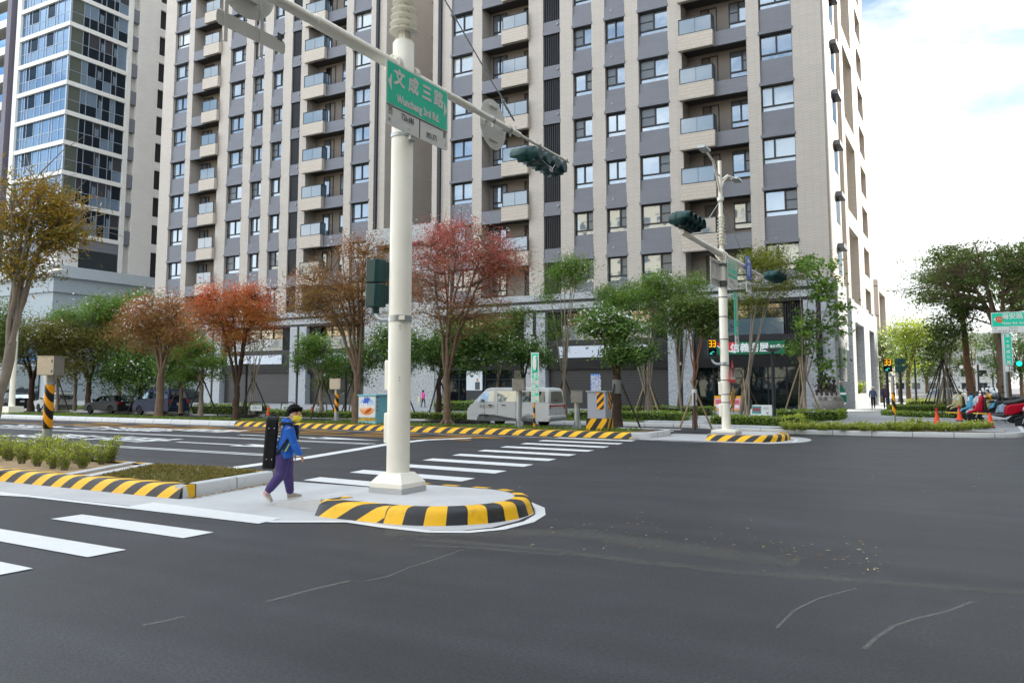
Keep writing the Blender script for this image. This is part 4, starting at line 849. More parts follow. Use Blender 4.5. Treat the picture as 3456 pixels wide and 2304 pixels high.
def ped_signal(t,X,Y,zc,d,elbow_from=None,two=True,w_=.30,h_=.31,lit=True,rp=0.1,dep=.2):
    """two stacked square heads facing d (unit vector), optional elbow pipe from a pole"""
    d=Vector(d); r=Vector((-d.y,d.x,0)); out=[]
    for k in range(2):
        z=zc+(h_*.5+.01)*(1 if k==0 else -1); m=MB(); c=Vector((X,Y,z)); pts=[c-r*w_/2-d*dep*.5,c+r*w_/2-d*dep*.5,c+r*w_/2+d*dep*.5,c-r*w_/2+d*dep*.5]
        pts=[c-r*w_*.3-d*dep*.6,c+r*w_*.3-d*dep*.6,c+r*w_/2-d*dep*.3,c+r*w_/2+d*dep*.4,c-r*w_/2+d*dep*.4,c-r*w_/2-d*dep*.3]
        m.ext([p-Vector((0,0,h_/2)) for p in pts][::-1],(0,0,h_)); h=child(m,'signal_housing',M_TEAL,t,bevel=.012)
        v=MB(); f=c+d*dep*.4
        for s in (-1,1):
            q=[f+r*s*w_*.47+Vector((0,0,-h_*.35)),f+r*s*w_*.47+Vector((0,0,h_*.42)),f+r*s*w_*.47+d*.16+Vector((0,0,h_*.42)),f+r*s*w_*.47+d*.05+Vector((0,0,-h_*.35))]; v.ext(q,-r*s*.008)
        q=[f-r*w_*.47+Vector((0,0,h_*.42)),f+r*w_*.47+Vector((0,0,h_*.42)),f+r*w_*.47+d*.16+Vector((0,0,h_*.42)),f-r*w_*.47+d*.16+Vector((0,0,h_*.42))]; v.ext(q,(0,0,.008))
        subs(v.build('visor',M_TEAL),h)
        s=MB(); q=[f-r*w_*.42+Vector((0,0,-h_*.4)),f+r*w_*.42+Vector((0,0,-h_*.4)),f+r*w_*.42+Vector((0,0,h_*.4)),f-r*w_*.42+Vector((0,0,h_*.4))]; s.ext(q,d*.006); subs(s.build('screen',M_BLK2),h)
        out.append((h,f+d*.009,r))
    if elbow_from:
        m=MB(); e=Vector(elbow_from); zb=zc-h_-.02; pts=[e]; b=Vector((X,Y,zb)); n=8; rr=.16; dirh=(Vector((X,Y,e.z))-e).normalized(); corner=Vector((X,Y,e.z)); 
        for k in range(n+1): a=R_(90*k/n); pts.append(corner-dirh*rr+dirh*rr*math.sin(a)+Vector((0,0,rr-rr*math.cos(a))))
        pts.append(b); m.tube(pts,.036,12); child(m,'elbow_pipe',M_GALV,t,smooth=True)
        m=MB(); m.cyl((X,Y,zb-.08),(X,Y,zb+.03),.055,n=14); child(m,'signal_socket',M_TEAL,t,smooth=True)
    return out
def digits33(hs,size,rd):
    h,f,r=hs[0]; rd=Vector(rd); u=Vector((0,0,1)); n=rd.cross(u); m=MB()
    for c in (-.27,.27):
        o=f+rd*size*c; w=size*.19; q=size*.06; hh=size*.42
        for (x0,z0,x1,z1) in ((-w,hh,w,hh),(-w,0,w,0),(-w,-hh,w,-hh),(w,.03*size,w,hh-.03*size),(w,-hh+.03*size,w,-.03*size)):
            m.tube([o+rd*x0+u*z0,o+rd*x1+u*z1],q,6)
    subs(m.build('countdown_digits',M_AMB),h)
    h,f,r=hs[1]; rd=Vector(rd)
    m=MB(); u=Vector((0,0,1)); n=rd.cross(u)
    for (a,b) in (((.02,.03),(-.03,-.02)),((-.03,-.02),(-.06,-.03)),((.02,.03),(.06,.01)),((-.03,-.02),(-.01,-.07)),((-.03,-.02),(-.08,-.06))):
        p=f+rd*a[0]+u*a[1]; q=f+rd*b[0]+u*b[1]; m.tube([p,q],.011,6)
    subs(m.build('walking_figure_lamp',M_GRL),h)
# ---------------- near signal pole
ZI=.183
A=G(1247,1660,ZI); B=G(1362,1668,ZI); D=G(1436,1655,ZI); cx_,cy_=(A.x+D.x)/2,(A.y+D.y)/2
PX0,PY0=cx_,cy_
t=thing('traffic_signal_pole','large cream signal pole on the near island, carrying the biggest road name sign','signal pole',(PX0,PY0,ZI)); NP=t
zpt=PY(1345,1592,PY0).z; zfat=PY(1350,152,PY0).z; rf=(PY(1386,440,PY0).x-PY(1318,440,PY0).x)*.44; fin0=PY(1355,112,PY0).z
mast_body(t,PX0,PY0,ZI,.27,zpt,rf,zfat,.072,fin0,9,.21,9.6)
za=PX(1352,232,PX0).z
flange(t,PX0,PY0,za,rf,-1,.08); flange(t,PX0,PY0,za,rf,1,.066)
m=MB(); y1=PX(1598,350,PX0).y; y2=PX(1753,440,PX0).y; y3=PX(1918,532,PX0).y; yb=PX(1062,48,PX0).y
m.tube([(PX0,PY0+rf+.09,za),(PX0,y1,za)],.062,18); m.tube([(PX0,y1-.02,za),(PX0,y1+.03,za),(PX0,y2,za)],[.062,.048,.048],18); m.tube([(PX0,y2-.01,za),(PX0,y2+.03,za),(PX0,y3,za)],[.05,.026,.026],14)
child(m,'arm',M_CREAM,t,smooth=True)
m=MB(); m.tube([(PX0,PY0-rf-.09,za),(PX0,yb,za)],.085,18); m.tube([(PX0,yb+.02,za),(PX0,yb-.03,za),(PX0,3.2,za+.02)],[.085,.068,.06],18)
child(m,'arm',M_CREAM,t,smooth=True)
m=MB(); 
for xo in (-.02,): m.tube([PX(1495,0,PX0)+Vector((0,-1.2,.75)),PX(1665,285,PX0)],.012,8); 
p0,p1=PX(1665,285,PX0),PX(1735,408,PX0); m.tube([p0,p0.lerp(p1,.25)+Vector((0,.05,0)),p0.lerp(p1,.45)],.012,6); m.tube([p0.lerp(p1,.4),p1],.018,6)
for k in range(5): c=p0.lerp(p1,.45+.1*k); m.ball(c,.03,.02,.035,8)
m.tube([(PX0,PX(1740,412,PX0).y,za+.04),(PX0,PX(1740,412,PX0).y,za+.11)],.014,6)
child(m,'stay_cable',M_GALV,t,smooth=True)
# road name sign on the pole
XS=PX0+.2; tl,br_,wb=PX(1304,195,XS),PX(1510,453,XS),PX(1510,517,XS)
sy0,sy1=tl.y,br_.y; z1=tl.z; z0=PX(1300,344,XS).z; zw=PX(1298,415,XS).z
m=MB(); plate_yz(m,XS-.01,.012,sy0,sy1,zw,z1,.03); S=child(m,'road_name_sign',M_SWH,t)
m=MB(); plate_yz(m,XS+.002,.004,sy0+.025,sy1-.025,z0+.012,z1-.025,.02); g=subs(m.build('green_panel',M_SGN),S)
sw=sy1-sy0; sh=z1-z0; xf_=XS+.009
def stx(s,u,v,size,mt,off=0,sx=1,par=None): return text(s,size,mt,par or S,face((xf_,sy0+sw*u,z0+sh*v),(0,1,0)),offset=off,sx=sx)
for ch,u in (('文',.19),('成',.41),('三',.63),('路',.83)): stx(ch,u,.66,sh*.40,M_SWH,.010,1.0)
stx('Wuncheng 3rd Rd.',.50,.20,sh*.25,M_SWH,.008,.86)
m=MB()
for u,s in ((.02,1),(.98,-1)):
    y=sy0+sw*u; zc=z0+sh*(.5); m.ext([(xf_-.001,y,zc),(xf_-.001,y+s*sw*.055,zc-sh*.19),(xf_-.001,y+s*sw*.055,zc+sh*.19)][::s],(.003,0,0))
subs(m.build('direction_arrow',M_SWH),S)
m=MB(); m.box(XS+.003,xf_-.002,sy0+sw*.012,sy1-sw*.012,z0-.018,z0-.006); m.box(XS+.003,xf_-.002,sy0+sw*.515,sy0+sw*.525,zw+.01,z0-.018); subs(m.build('sign_rule',M_BLK),S)
hw=z0-zw
def wtx(s,u,v,size,off=0,sx=.8): return text(s,size,M_BLK,S,face((xf_,sy0+sw*u,zw+hw*v),(0,1,0)),offset=off,sx=sx)
wtx('西',.065,.68,hw*.42); wtx('W.',.055,.24,hw*.28); wtx('726-686',.33,.66,hw*.42,.001,.72); wtx('–',.35,.22,hw*.3); wtx('–',.70,.78,hw*.3); wtx('393-371',.72,.34,hw*.40,.001,.72); wtx('東',.94,.72,hw*.36); wtx('E',.955,.22,hw*.24)
for z in (zw+.02,z1-.12): band(t,PX0,PY0,z,rf,.05)
m=MB()
for z in (zw-.03,z1-.1): m.box(PX0+rf*.7,XS-.011,PY0-.06,PY0+.06,z-.03,z+.03)
child(m,'sign_bracket',M_GALV,t)
# backs of the signs hung on the arm
def arm_clip(t,y,z,dx): 
    m=MB(); m.lathe([(.07,-.02),(.08,-.02),(.08,.02),(.07,.02)],(0,0,0),16); m.M=None
    m2=MB(); m2.M=Matrix.Translation((PX0,y,z))@Matrix.Rotation(R_(90),4,'X'); m2.lathe([(.052,-.02),(.062,-.02),(.062,.02),(.052,.02)],(0,0,0),16); m2.M=None
    m2.box(min(PX0,PX0+dx),max(PX0,PX0+dx),y-.015,y+.015,z-.02,z+.01); m2.box(PX0-.01,PX0+.03,y-.012,y+.012,z-.13,z-.05); child(m2,'sign_clip',M_GALV,t)
XD=PX0-.14
dt_,db_,dl_,dr_=PX(1635,332,XD),PX(1692,506,XD),PX(1613,372,XD),PX(1713,470,XD)
rc=((dr_.y-dl_.y)/2+(dt_.z-db_.z)/2)/2; dc=Vector((XD,(dl_.y+dr_.y)/2,(dt_.z+db_.z)/2))
m=MB(); m.cyl(dc,dc-Vector((.006,0,0)),rc,n=40); m.box(XD+.001,XD+.03,dc.y-.13,dc.y+.13,dc.z+rc*.68,dc.z+rc*.68+.03); m.box(XD+.001,XD+.03,dc.y-.13,dc.y+.13,dc.z-rc*.68,dc.z-rc*.68+.03)
for s in (-1,1): m.box(XD+.001,XD+.02,dc.y+s*rc*.7-.02,dc.y+s*rc*.7+.02,dc.z-.1,dc.z+.12)
child(m,'round_sign',M_SGB,t,label=None) if False else child(m,'round_sign',M_SGB,t)
for s in (-.6,.75): arm_clip(t,dc.y+s*rc,za,-.13)
XD2=PX0-.16; c2=PX(845,-25,XD2); er=PX(929,40,XD2); eb=PX(891,88,XD2); r2=.46; cyd=er.y-r2; czd=eb.z+r2*.97
m=MB(); m.cyl((XD2,cyd,czd),(XD2-.006,cyd,czd),r2,n=40); m.box(XD2+.001,XD2+.04,cyd-.2,cyd+.16,czd-r2*.55,czd-r2*.55+.035)
m.box(XD2+.001,XD2+.02,cyd-.30,cyd-.25,czd-.85,czd-.1); m.box(XD2+.001,XD2+.02,cyd+.22,cyd+.27,czd-.85,czd-.1); m.box(XD2+.001,XD2+.1,cyd+r2*.78,cyd+r2*.86,czd-.1,czd+.3)
child(m,'round_sign',M_SGB,t)
pl0,pl1=PX(731,23,XD2),PX(961,193,XD2); m=MB(); plate_yz(m,XD2-.004,.006,pl0.y,pl1.y,pl1.z+.02,pl0.z-.01,.05); child(m,'sign_plate',M_SGB,t)
m=MB(); m.box(XD2+.003,XD2+.005,pl1.y-.13,pl1.y-.05,pl1.z+.17,pl1.z+.26); child(m,'stamp_mark',mat('stamp_grey','#5a5e62',.5),t)
# 4-lamp signal at the end of the arm, facing -X
hs0,hs1=PX(1790,470,PX0-.05),PX(1900,545,PX0-.05)
H=traffic_head(t,PX0-.06,(y2+y3)/2+.12,za-.20,-1,4,.17)
m=MB(); 
for y in ((y2+y3)/2-.25,y3-.12): m.box(PX0-.02,PX0+.02,y-.015,y+.015,za-.24,za+.04); m.box(PX0-.035,PX0+.035,y-.03,y+.03,za-.02,za+.035)
child(m,'signal_hanger',M_GALV,t)
m=MB(); m.tube([(PX0+.09,(y2+y3)/2-.3,za-.3),(PX0+.14,(y2+y3)/2,za-.42),(PX0+.05,(y2+y3)/2+.5,za-.05)],.008,6); child(m,'signal_cable',M_GALV,t)
m=MB(); m.box(PX0+.035,PX0+.038,(y2+y3)/2+.1,(y2+y3)/2+.24,za-.4,za-.3); child(m,'maker_plate',M_SWH,t)
# pedestrian signal seen from behind, with bent pipe
zb=PY(1345,1076,PY0).z; zc=PY(1270,957,PY0).z; hh=(PY(1270,880,PY0).z-PY(1270,1034,PY0).z)/2
pxs=PY(1268,957,PY0).x
ped_signal(t,pxs,PY0,zc,(0,1,0),(PX0-rf,PY0,zb),w_=.26,h_=hh,dep=.2)
band(t,PX0,PY0,zb,rf,.085)
for ya,yb_ in ((1215,1318),(1392,1495)):
    z0_,z1_=PY(1345,yb_,PY0).z,PY(1345,ya,PY0).z; m=MB(); m.ext([(PX0-rf-.035,PY0-.09,z0_),(PX0-rf*.5,PY0-.11,z0_),(PX0-rf*.5,PY0+.11,z0_),(PX0-rf-.035,PY0+.09,z0_)],(0,0,z1_-z0_)); child(m,'access_cover',M_CREAM,t,bevel=.02)
m=MB()
for yy in (1096,1106,1273,1283): p=PY(1371,yy,PY0-rf); m.ball((PX0+rf*.62,PY0-rf*.8,p.z),.009,n=8)
child(m,'bolt',M_GALV,t)
# ---------------- far signal pole
A=G(2410,1465,ZI); D=G(2493,1465,ZI); QX=(A.x+D.x)/2; QY=(A.y+D.y)/2
t=thing('traffic_signal_pole','slim cream signal pole with street lamp and 33 countdown on the far striped island','signal pole',(QX,QY,ZI))
zq=lambda y,x=2455: PY(x,y,QY).z
rq=(PY(2474,1300,QY).x-PY(2443,1300,QY).x)*.47
mast_body(t,QX,QY,ZI,.36,zq(1447),rq,zq(850),rq*.52,zq(822),9,rq*1.25,zq(540))
zb=PX(2448,866,QX).z; ya=PX(2300,790,QX).y; yf=PX(2530,912,QX).y
m=MB(); m.tube([(QX,QY-rq,zb),(QX,(ya+QY)/2,zb+.03),(QX,ya,zb+.05)],[.11,.085,.075],14); child(m,'arm',M_CREAM,t,smooth=True)
m=MB(); m.tube([(QX,QY+rq,zb),(QX,yf,zb),(QX,yf+.05,zb),(QX,PX(2575,930,QX).y,zb)],[.1,.08,.045,.04],14); child(m,'arm',M_CREAM,t,smooth=True)
flange(t,QX,QY,zb,rq,-1,.09); flange(t,QX,QY,zb,rq,1,.08)
traffic_head(t,QX+.05,(ya+PX(2285,760,QX).y)/2+.2,zb+.28,1,4,.19)
traffic_head(t,QX+.05,PX(2592,925,QX).y+.4,zb+.12,1,4,.19)
c=PX(2526,905,QX+.1); r=.42
m=MB(); m.cyl(c,c+Vector((.012,0,0)),r*1.02,n=36); o=child(m,'round_sign',M_BLUE,t)
m=MB(); X_=c.x+.014
m.ext([(X_,c.y-.02,c.z-.28),(X_,c.y+.06,c.z-.28),(X_,c.y+.06,c.z+.02),(X_,c.y-.02,c.z+.02)],(.003,0,0)); m.ext([(X_,c.y-.08,c.z+.02),(X_,c.y+.12,c.z+.02),(X_,c.y+.02,c.z+.14)],(.003,0,0)); m.ext([(X_,c.y-.2,c.z+.24),(X_,c.y-.08,c.z+.34),(X_,c.y-.06,c.z+.28),(X_,c.y+.14,c.z+.26),(X_,c.y+.14,c.z+.18),(X_,c.y-.08,c.z+.2),(X_,c.y-.1,c.z+.14)][::-1],(.003,0,0))
m.cyl((X_,c.y-.2,c.z-.2),(X_+.003,c.y-.2,c.z-.2),.06,n=12); m.tube([(X_,c.y-.2,c.z-.14),(X_,c.y-.14,c.z-.02),(X_,c.y-.18,c.z+.04)],.02,6)
subs(m.build('arrow_symbol',M_SWH),o)
m=MB(); m.box(c.x-.01,c.x+.01,c.y-.38,c.y+.30,c.z-r-.42,c.z-r-.04); o=child(m,'sub_plate',M_SWH,t)
text('機慢車',.2,M_BLK,o,face((c.x+.012,c.y-.04,c.z-r-.23),(0,1,0)))
# street name panel
XS2=QX+rq+.08; a=PX(2455,872,XS2); b=PX(2489,952,XS2); z1=a.z; z0=PX(2453,932,XS2).z; zw=PX(2452,962,XS2).z
m=MB(); plate_yz(m,XS2-.01,.012,a.y,b.y,zw,z1,.03); S=child(m,'road_name_sign',M_SWH,t)
m=MB(); plate_yz(m,XS2+.002,.004,a.y+.025,b.y-.025,z0+.012,z1-.025,.02); subs(m.build('green_panel',M_SGN),S)
sw2=b.y-a.y; sh2=z1-z0
text('文成三路',sw2*.22,M_SWH,S,face((XS2+.009,(a.y+b.y)/2,z0+sh2*.68),(0,1,0)),offset=.008); text('Wuncheng 3rd Rd.',sw2*.13,M_SWH,S,face((XS2+.009,(a.y+b.y)/2,z0+sh2*.24),(0,1,0)),offset=.004,sx=.9); text('726-686',sw2*.11,M_BLK,S,face((XS2+.004,a.y+sw2*.35,zw+(z0-zw)*.62),(0,1,0))); text('393-371',sw2*.11,M_BLK,S,face((XS2+.004,a.y+sw2*.72,zw+(z0-zw)*.3),(0,1,0)))
for yy in (893,952,963): band(t,QX,QY,zq(yy),rq,.09,mat('dark_band','#6b6f70',.4,.5))
for yy in (1002,1068,1144,1232,1330,1357,1282): band(t,QX,QY,zq(yy),rq,.025,_mc['dark_band'])
# back of a sign on the left of the pole
XB=QX-.05; a=PX(2397,864,XB); b=PX(2440,885,XB); z0_=PX(2400,958,XB).z
m=MB(); m.box(XB-.012,XB,a.y,b.y+.2,z0_,a.z); 
for f in (.22,.85): m.box(XB+.001,XB+.05,a.y+.12,b.y+.1,z0_+(a.z-z0_)*f,z0_+(a.z-z0_)*f+.04)
for f in (.2,.6): y=a.y+(b.y-a.y)*f; m.box(XB+.001,XB+.04,y,y+.05,z0_+.2,a.z-.2)
child(m,'sign_back',M_SGB,t)
# vertical street sign
XV=QX+rq*.7+.03; a=PX(2476,985,XV); b=PX(2489,1150,XV); zb_=PX(2478,1130,XV).z; zc_=PX(2480,1158,XV).z
m=MB(); m.box(XV,XV+.02,a.y,a.y+.42,zb_,a.z); S=child(m,'vertical_road_sign',M_SGN,t)
m=MB(); m.box(XV,XV+.02,a.y,a.y+.42,zc_,zb_-.01); subs(m.build('number_panel',M_SWH),S)
hh=(a.z-zb_)/6.3
for k,ch in enumerate('北海安路三段'): text(ch,.30,M_SWH,S,face((XV+.023,a.y+.21,a.z-hh*(k+.7)),(0,1,0)),offset=.008)
text('837',.14,M_BLK,S,face((XV+.023,a.y+.21,zb_-.16),(0,1,0)))
# countdown pedestrian head at the left of the pole
ze=PY(2400,1228,QY).z; xs=PY(2403,1180,QY).x; zc=(PY(2403,1145,QY).z+PY(2403,1204,QY).z)/2; hh=(PY(2403,1145,QY).z-PY(2403,1204,QY).z)/2
vd=Vector((.35,-.94,0)); hs=ped_signal(t,xs,QY,zc,vd,(QX-rq,QY,ze),w_=.27,h_=hh*.92,dep=.2); digits33(hs,.21,(.94,.35,0)); band(t,QX,QY,ze,rq,.1)
# triangular warning sign, diamond marker, covers
XT=QX+rq+.05; a=PX(2471,1214,XT); l_=PX(2460,1290,XT); r_=PX(2484,1290,XT); hz=a.z-l_.z; yc=(l_.y+r_.y)/2
m=MB(); m.ext([(XT,yc-.45,l_.z),(XT,yc+.45,l_.z),(XT,yc,a.z)],(.01,0,0)); S=child(m,'warning_sign',M_RED,t)
m=MB(); m.ext([(XT+.011,yc-.30,l_.z+.09),(XT+.011,yc+.30,l_.z+.09),(XT+.011,yc,a.z-.19)],(.003,0,0)); subs(m.build('white_field',M_SWH),S)
m=MB(); m.tube([(XT+.016,yc-.12,l_.z+.15),(XT+.016,yc-.05,l_.z+.3),(XT+.016,yc-.05,l_.z+.45)],.016,6); m.tube([(XT+.016,yc+.12,l_.z+.15),(XT+.016,yc+.05,l_.z+.3),(XT+.016,yc+.05,l_.z+.45)],.016,6); subs(m.build('narrow_symbol',M_BLK),S)
c=PX(2473,1345,XT); m=MB(); m.ext([(XT,c.y,c.z+.4),(XT,c.y-.26,c.z),(XT,c.y,c.z-.4),(XT,c.y+.26,c.z)],(.015,0,0)); child(m,'diamond_marker',stripes('marker_stripes','#e8a800','#2a2418',.13,0,1,.8,wear=.1),t)
for ya,yb_ in ((1288,1332),(1362,1405)):
    m=MB(); z0_,z1_=zq(yb_),zq(ya); m.box(QX-rq-.05,QX-rq*.4,QY-.12,QY+.12,z0_,z1_); child(m,'access_cover',M_CREAM,t,bevel=.02)
# street lamp arms
def lamp_arm(t,X,Y,z0,yend,zend,z1):
    m=MB(); e=Vector((X,yend,zend)); s=1 if yend>Y else -1
    m.tube([(X,Y,z0),(X,Y+s*.35,z0+(zend-z0)*.45),(X,(Y+yend)/2,zend-.12),e],.035,10); m.tube([(X,Y,z1),(X,Y+s*.25,z1-.02),(X,(Y+yend)/2,zend-.1)],.03,10); h=child(m,'lamp_arm',M_CREAM,t,smooth=True)
    m=MB(); m.ext([(X-.13,yend-s*.05,zend-.04),(X+.13,yend-s*.05,zend-.04),(X+.12,yend+s*.5,zend-.04),(X-.12,yend+s*.5,zend-.04)],(0,0,.09)); o=m.build('lamp_head',M_GALV,bevel=.02); subs(o,h)
    m=MB(); m.box(X-.09,X+.09,min(yend+s*.05,yend+s*.45),max(yend+s*.05,yend+s*.45),zend-.05,zend-.041); subs(m.build('lamp_lens',mat('lamp_lens','#b9bdbb',.3)),h)
e=PX(2383,510,QX); lamp_arm(t,QX,QY,zq(650),e.y,e.z,zq(590)); e=PX(2480,603,QX); lamp_arm(t,QX,QY,zq(640),e.y,e.z,zq(595))
m=MB(); m.lathe([(rq*.62,zq(664)),(rq*.8,zq(664)),(rq*.8,zq(675)),(rq*.62,zq(675))],(QX,QY,0),16); child(m,'collar',M_CREAM,t)
m=MB(); m.tube([(QX,QY,zq(672)),PX(2375,765,QX)],.014,6); m.tube([(QX,QY,zq(672)),PX(2508,862,QX)],.010,6); child(m,'stay_cable',M_GALV,t)
# ---------------- equipment boxes on posts
def box_post(label,px_top,px_bot,X,Y,zg,ztop,hz,rp,bw,striped=True,group=None,mb=M_STEEL,rot=0):
    t=thing('equipment_post',label,'equipment post',(X,Y,zg),rot,group)
    m=MB(); m.cyl((0,0,0),(0,0,ztop-hz-zg),rp,n=20)
    for k in range(4):
        a=R_(45+90*k); d=Vector((math.cos(a),math.sin(a),0)); n=Vector((-d.y,d.x,0))*.006; q=[d*rp*.9,d*rp*2.0,d*rp*2.0+Vector((0,0,.05)),d*rp*.95+Vector((0,0,.34))]; m.ext([p-n for p in q],n*2)
    m.box(-rp*2.2,rp*2.2,-rp*2.2,rp*2.2,-.02,.012); p=m.build('post',M_GALV,t,smooth=True)
    if striped:
        zb=(ztop-hz-zg); m=MB(); m.lathe([(rp+.003,zb*.33),(rp+.004,zb*.34),(rp+.004,zb*.87),(rp+.003,zb*.88)],(0,0,0),20); m.build('hazard_sleeve',M_HAZ3,t,smooth=True)
    m=MB(); m.lathe([(rp*1.06,ztop-hz-zg-.14),(rp*1.06,ztop-hz-zg)],(0,0,0),20); m.build('post_cap',M_STEEL,t,smooth=True)
    m=MB(); m.box(-bw/2,bw/2,-bw*.4,bw*.4,ztop-hz-zg,ztop-zg); c=m.build('equipment_box',mb,t,bevel=.006)
    m=MB(); m.box(-bw/2-.015,bw/2+.015,-bw*.4-.02,bw*.4+.015,ztop-zg,ztop-zg+.014); m.build('rain_lid',mb,c)
    m=MB(); m.cyl((-bw/2-.0,-.02,(ztop-hz/2-zg)),(-bw/2-.025,-.02,(ztop-hz/2-zg)),.022,n=12)
    for z in (.25,.8): m.cyl((bw/2-.05,-bw*.4-.012,ztop-zg-hz*z-.03),(bw/2-.05,-bw*.4-.012,ztop-zg-hz*z+.03),.009,n=8)
    m.build('lock',M_GALV,c)
    return t
M_HAZ3=stripes('hazard_sleeve_tape','#f2a100','#141516',.36,1.5,0,1.0,wear=.06,rough=.3)
g=G(155,1535,.16); zt=PY(155,1204,g.y).z; hz=PY(155,1204,g.y).z-PY(155,1266,g.y).z
box_post('steel equipment box on a thick hazard striped post rising from the near planted median',0,0,g.x,g.y,.155,zt,hz,.095,.40,True,'equipment boxes on posts',rot=R_(20))
g=G(1135,1425,.16); zt=PY(1135,1278,g.y).z; box_post('slim hazard striped post with a small steel box beside the pale blue cabinet',0,0,g.x,g.y,.16,zt,.42,.085,.48,True,'equipment boxes on posts',rot=R_(15))
g=G(1752,1443,.16); zt=PY(1752,1278,g.y).z; box_post('plain grey post with a steel box in front of the silver van',0,0,g.x,g.y,.16,zt,.42,.1,.44,False,'equipment boxes on posts',rot=R_(20))
g=G(1948,1444,.16); zt=PY(1948,1318,g.y).z; box_post('short plain grey post with a steel box behind the van, left of the hazard cabinet',0,0,g.x,g.y,.16,zt,.42,.1,.40,False,'equipment boxes on posts',rot=R_(20))
# ---------------- hazard striped cabinet with a blue parking sign behind
c=G(2012,1452,.17); Xc,Yc=c.x,c.y+.35
t=thing('utility_cabinet','tall pale grey cabinet with hazard striped base on the far median','cabinet',(Xc,Yc,.17),R_(4))
sx=.38; zl=PY(2012,1412,c.y).z-.17; zt=PY(2012,1322,c.y).z-.17
m=MB(); m.box(-sx,sx*.9,-.33,.33,0,zl); m.build('striped_base',stripes('cabinet_base_stripes','#f0b400','#1c1d1f',.36,.9,.9,-.62,wear=.15),t)
m=MB(); m.box(-sx+.04,sx*.9-.05,-.30,.30,zl,zt); cab=m.build('cabinet_body',mat('cabinet_lilac_grey','#9aa0ac',.45,var=.04),t,bevel=.01)
m=MB(); m.box(-sx+.0,sx*.9-.01,-.34,.34,zt,zt+.04); m.build('cabinet_roof',_mc['cabinet_lilac_grey'],t)
m=MB(); m.box(-sx*.02,sx*.62,-.306,-.301,zl+(zt-zl)*.34,zt-.02); m.build('hazard_panel',stripes('panel_stripes','#f0a500','#2a211a',.25,1,0,-1,wear=.05),t)
m=MB(); m.box(sx*.9-.049,sx*.9-.044,.0,.29,zl+(zt-zl)*.34,zt-.02); m.build('hazard_panel',stripes('panel_stripes_side','#f0a500','#2a211a',.25,0,1,1,wear=.05),t)
c=G(2012,1452,.17); Ys=Yc+1.2; a=PY(1994,1261,Ys); b=PY(2026,1320,Ys)
t=thing('parking_sign','blue paid parking sign with white vertical characters behind the hazard cabinet','sign',((a.x+b.x)/2,Ys,.15))
hzs=a.z-b.z; ws=(b.x-a.x)/2
m=MB(); m.cyl((0,.05,0),(0,.05,a.z-.2),.04,n=12); m.build('post',M_GALV,t)
m=MB(); m.box(-ws,ws,-.015,.0,b.z-.35,a.z-.15); p=m.build('sign_panel',mat('parking_blue','#2277d8',.4,var=.03),t)
for u,s,sz in ((.72,'計時收費',.20),(.15,'停車場',.22),(-.32,'收費時間',.13),(-.72,'臺南市政府',.12)):
    n=len(s); H_=hzs*.92
    for k,ch in enumerate(s): text(ch,sz,M_WTX,p,face((ws*u,-.019,a.z-.2-H_*(k+.55)/n),(1,0,0)))
# ---------------- pale blue painted cabinet
a=G(1208,1428,.17); b=G(1272,1430,.17); Yc=a.y
xl,xm,xr=PY(1209,1400,Yc).x,PY(1268,1400,Yc).x,PY(1301,1400,Yc).x; zt=PY(1240,1331,Yc).z
t=thing('utility_cabinet','pale blue cabinet with an orange and blue festival poster on its doors','cabinet',((xl+xm)/2,Yc,.17)); wd=xm-xl; dp=1.05
M_PB=mat('cabinet_sky_blue','#7cc4d8',.45,var=.03); h_=zt-.17
m=MB(); m.box(-wd/2,wd/2,0,dp,0,h_-.05); m.box(-wd/2-.03,wd/2+.03,-.04,dp+.04,h_-.05,h_); m.build('cabinet_body',M_PB,t,bevel=.008)
pz0,pz1=h_*.12,h_*.95
def poster():
    m=bpy.data.materials.new('poster_print'); m.use_nodes=True; tt=m.node_tree; bb=tt.nodes['Principled BSDF']; l=tt.links.new
    tc=tt.nodes.new('ShaderNodeTexCoord'); sp=tt.nodes.new('ShaderNodeSeparateXYZ'); l(tc.outputs['Object'],sp.inputs[0])
    mr=tt.nodes.new('ShaderNodeMapRange'); mr.inputs[1].default_value=h_*.28; mr.inputs[2].default_value=h_*.9; l(sp.outputs['Z'],mr.inputs[0])
    r=tt.nodes.new('ShaderNodeValToRGB'); e=r.color_ramp.elements; e[0].position=0; e[0].color=lin('#dd7a35'); e[1].position=1; e[1].color=lin('#3f86d8')
    for p,c in ((.3,'#e8a468'),(.45,'#e6dcd2'),(.62,'#b9d2e8')): q=e.new(p); q.color=lin(c)
    l(mr.outputs[0],r.inputs[0]); l(r.outputs[0],bb.inputs['Base Color']); bb.inputs['Roughness'].default_value=.4; return m
m=MB(); m.box(-wd*.47,wd*.47,-.006,-.001,h_*.22,pz1-.02); ps=m.build('poster',mat('poster_white2','#d7dde2',.4,var=.03),t)
m=MB(); m.ext([( .46*wd*math.cos(q),-.007,h_*.58+ (h_*.29)*max(-1,min(1,math.sin(q)))) for q in [2*math.pi*k/28 for k in range(28)]],(0,-.003,0)); m.build('poster_art',poster(),ps)
m=MB(); z=h_*.70; m.ext([(-wd*.24,-.011,z),(-wd*.15,-.011,z+.14),(-wd*.17,-.011,z+.26),(-wd*.06,-.011,z+.2),(0,-.011,z+.3),(wd*.06,-.011,z+.2),(wd*.18,-.011,z+.22),(wd*.1,-.011,z+.08),(wd*.05,-.011,z-.02)][::-1],(0,-.003,0)); m.build('poster_shape',mat('poster_royal','#2a5fc8',.4),ps)
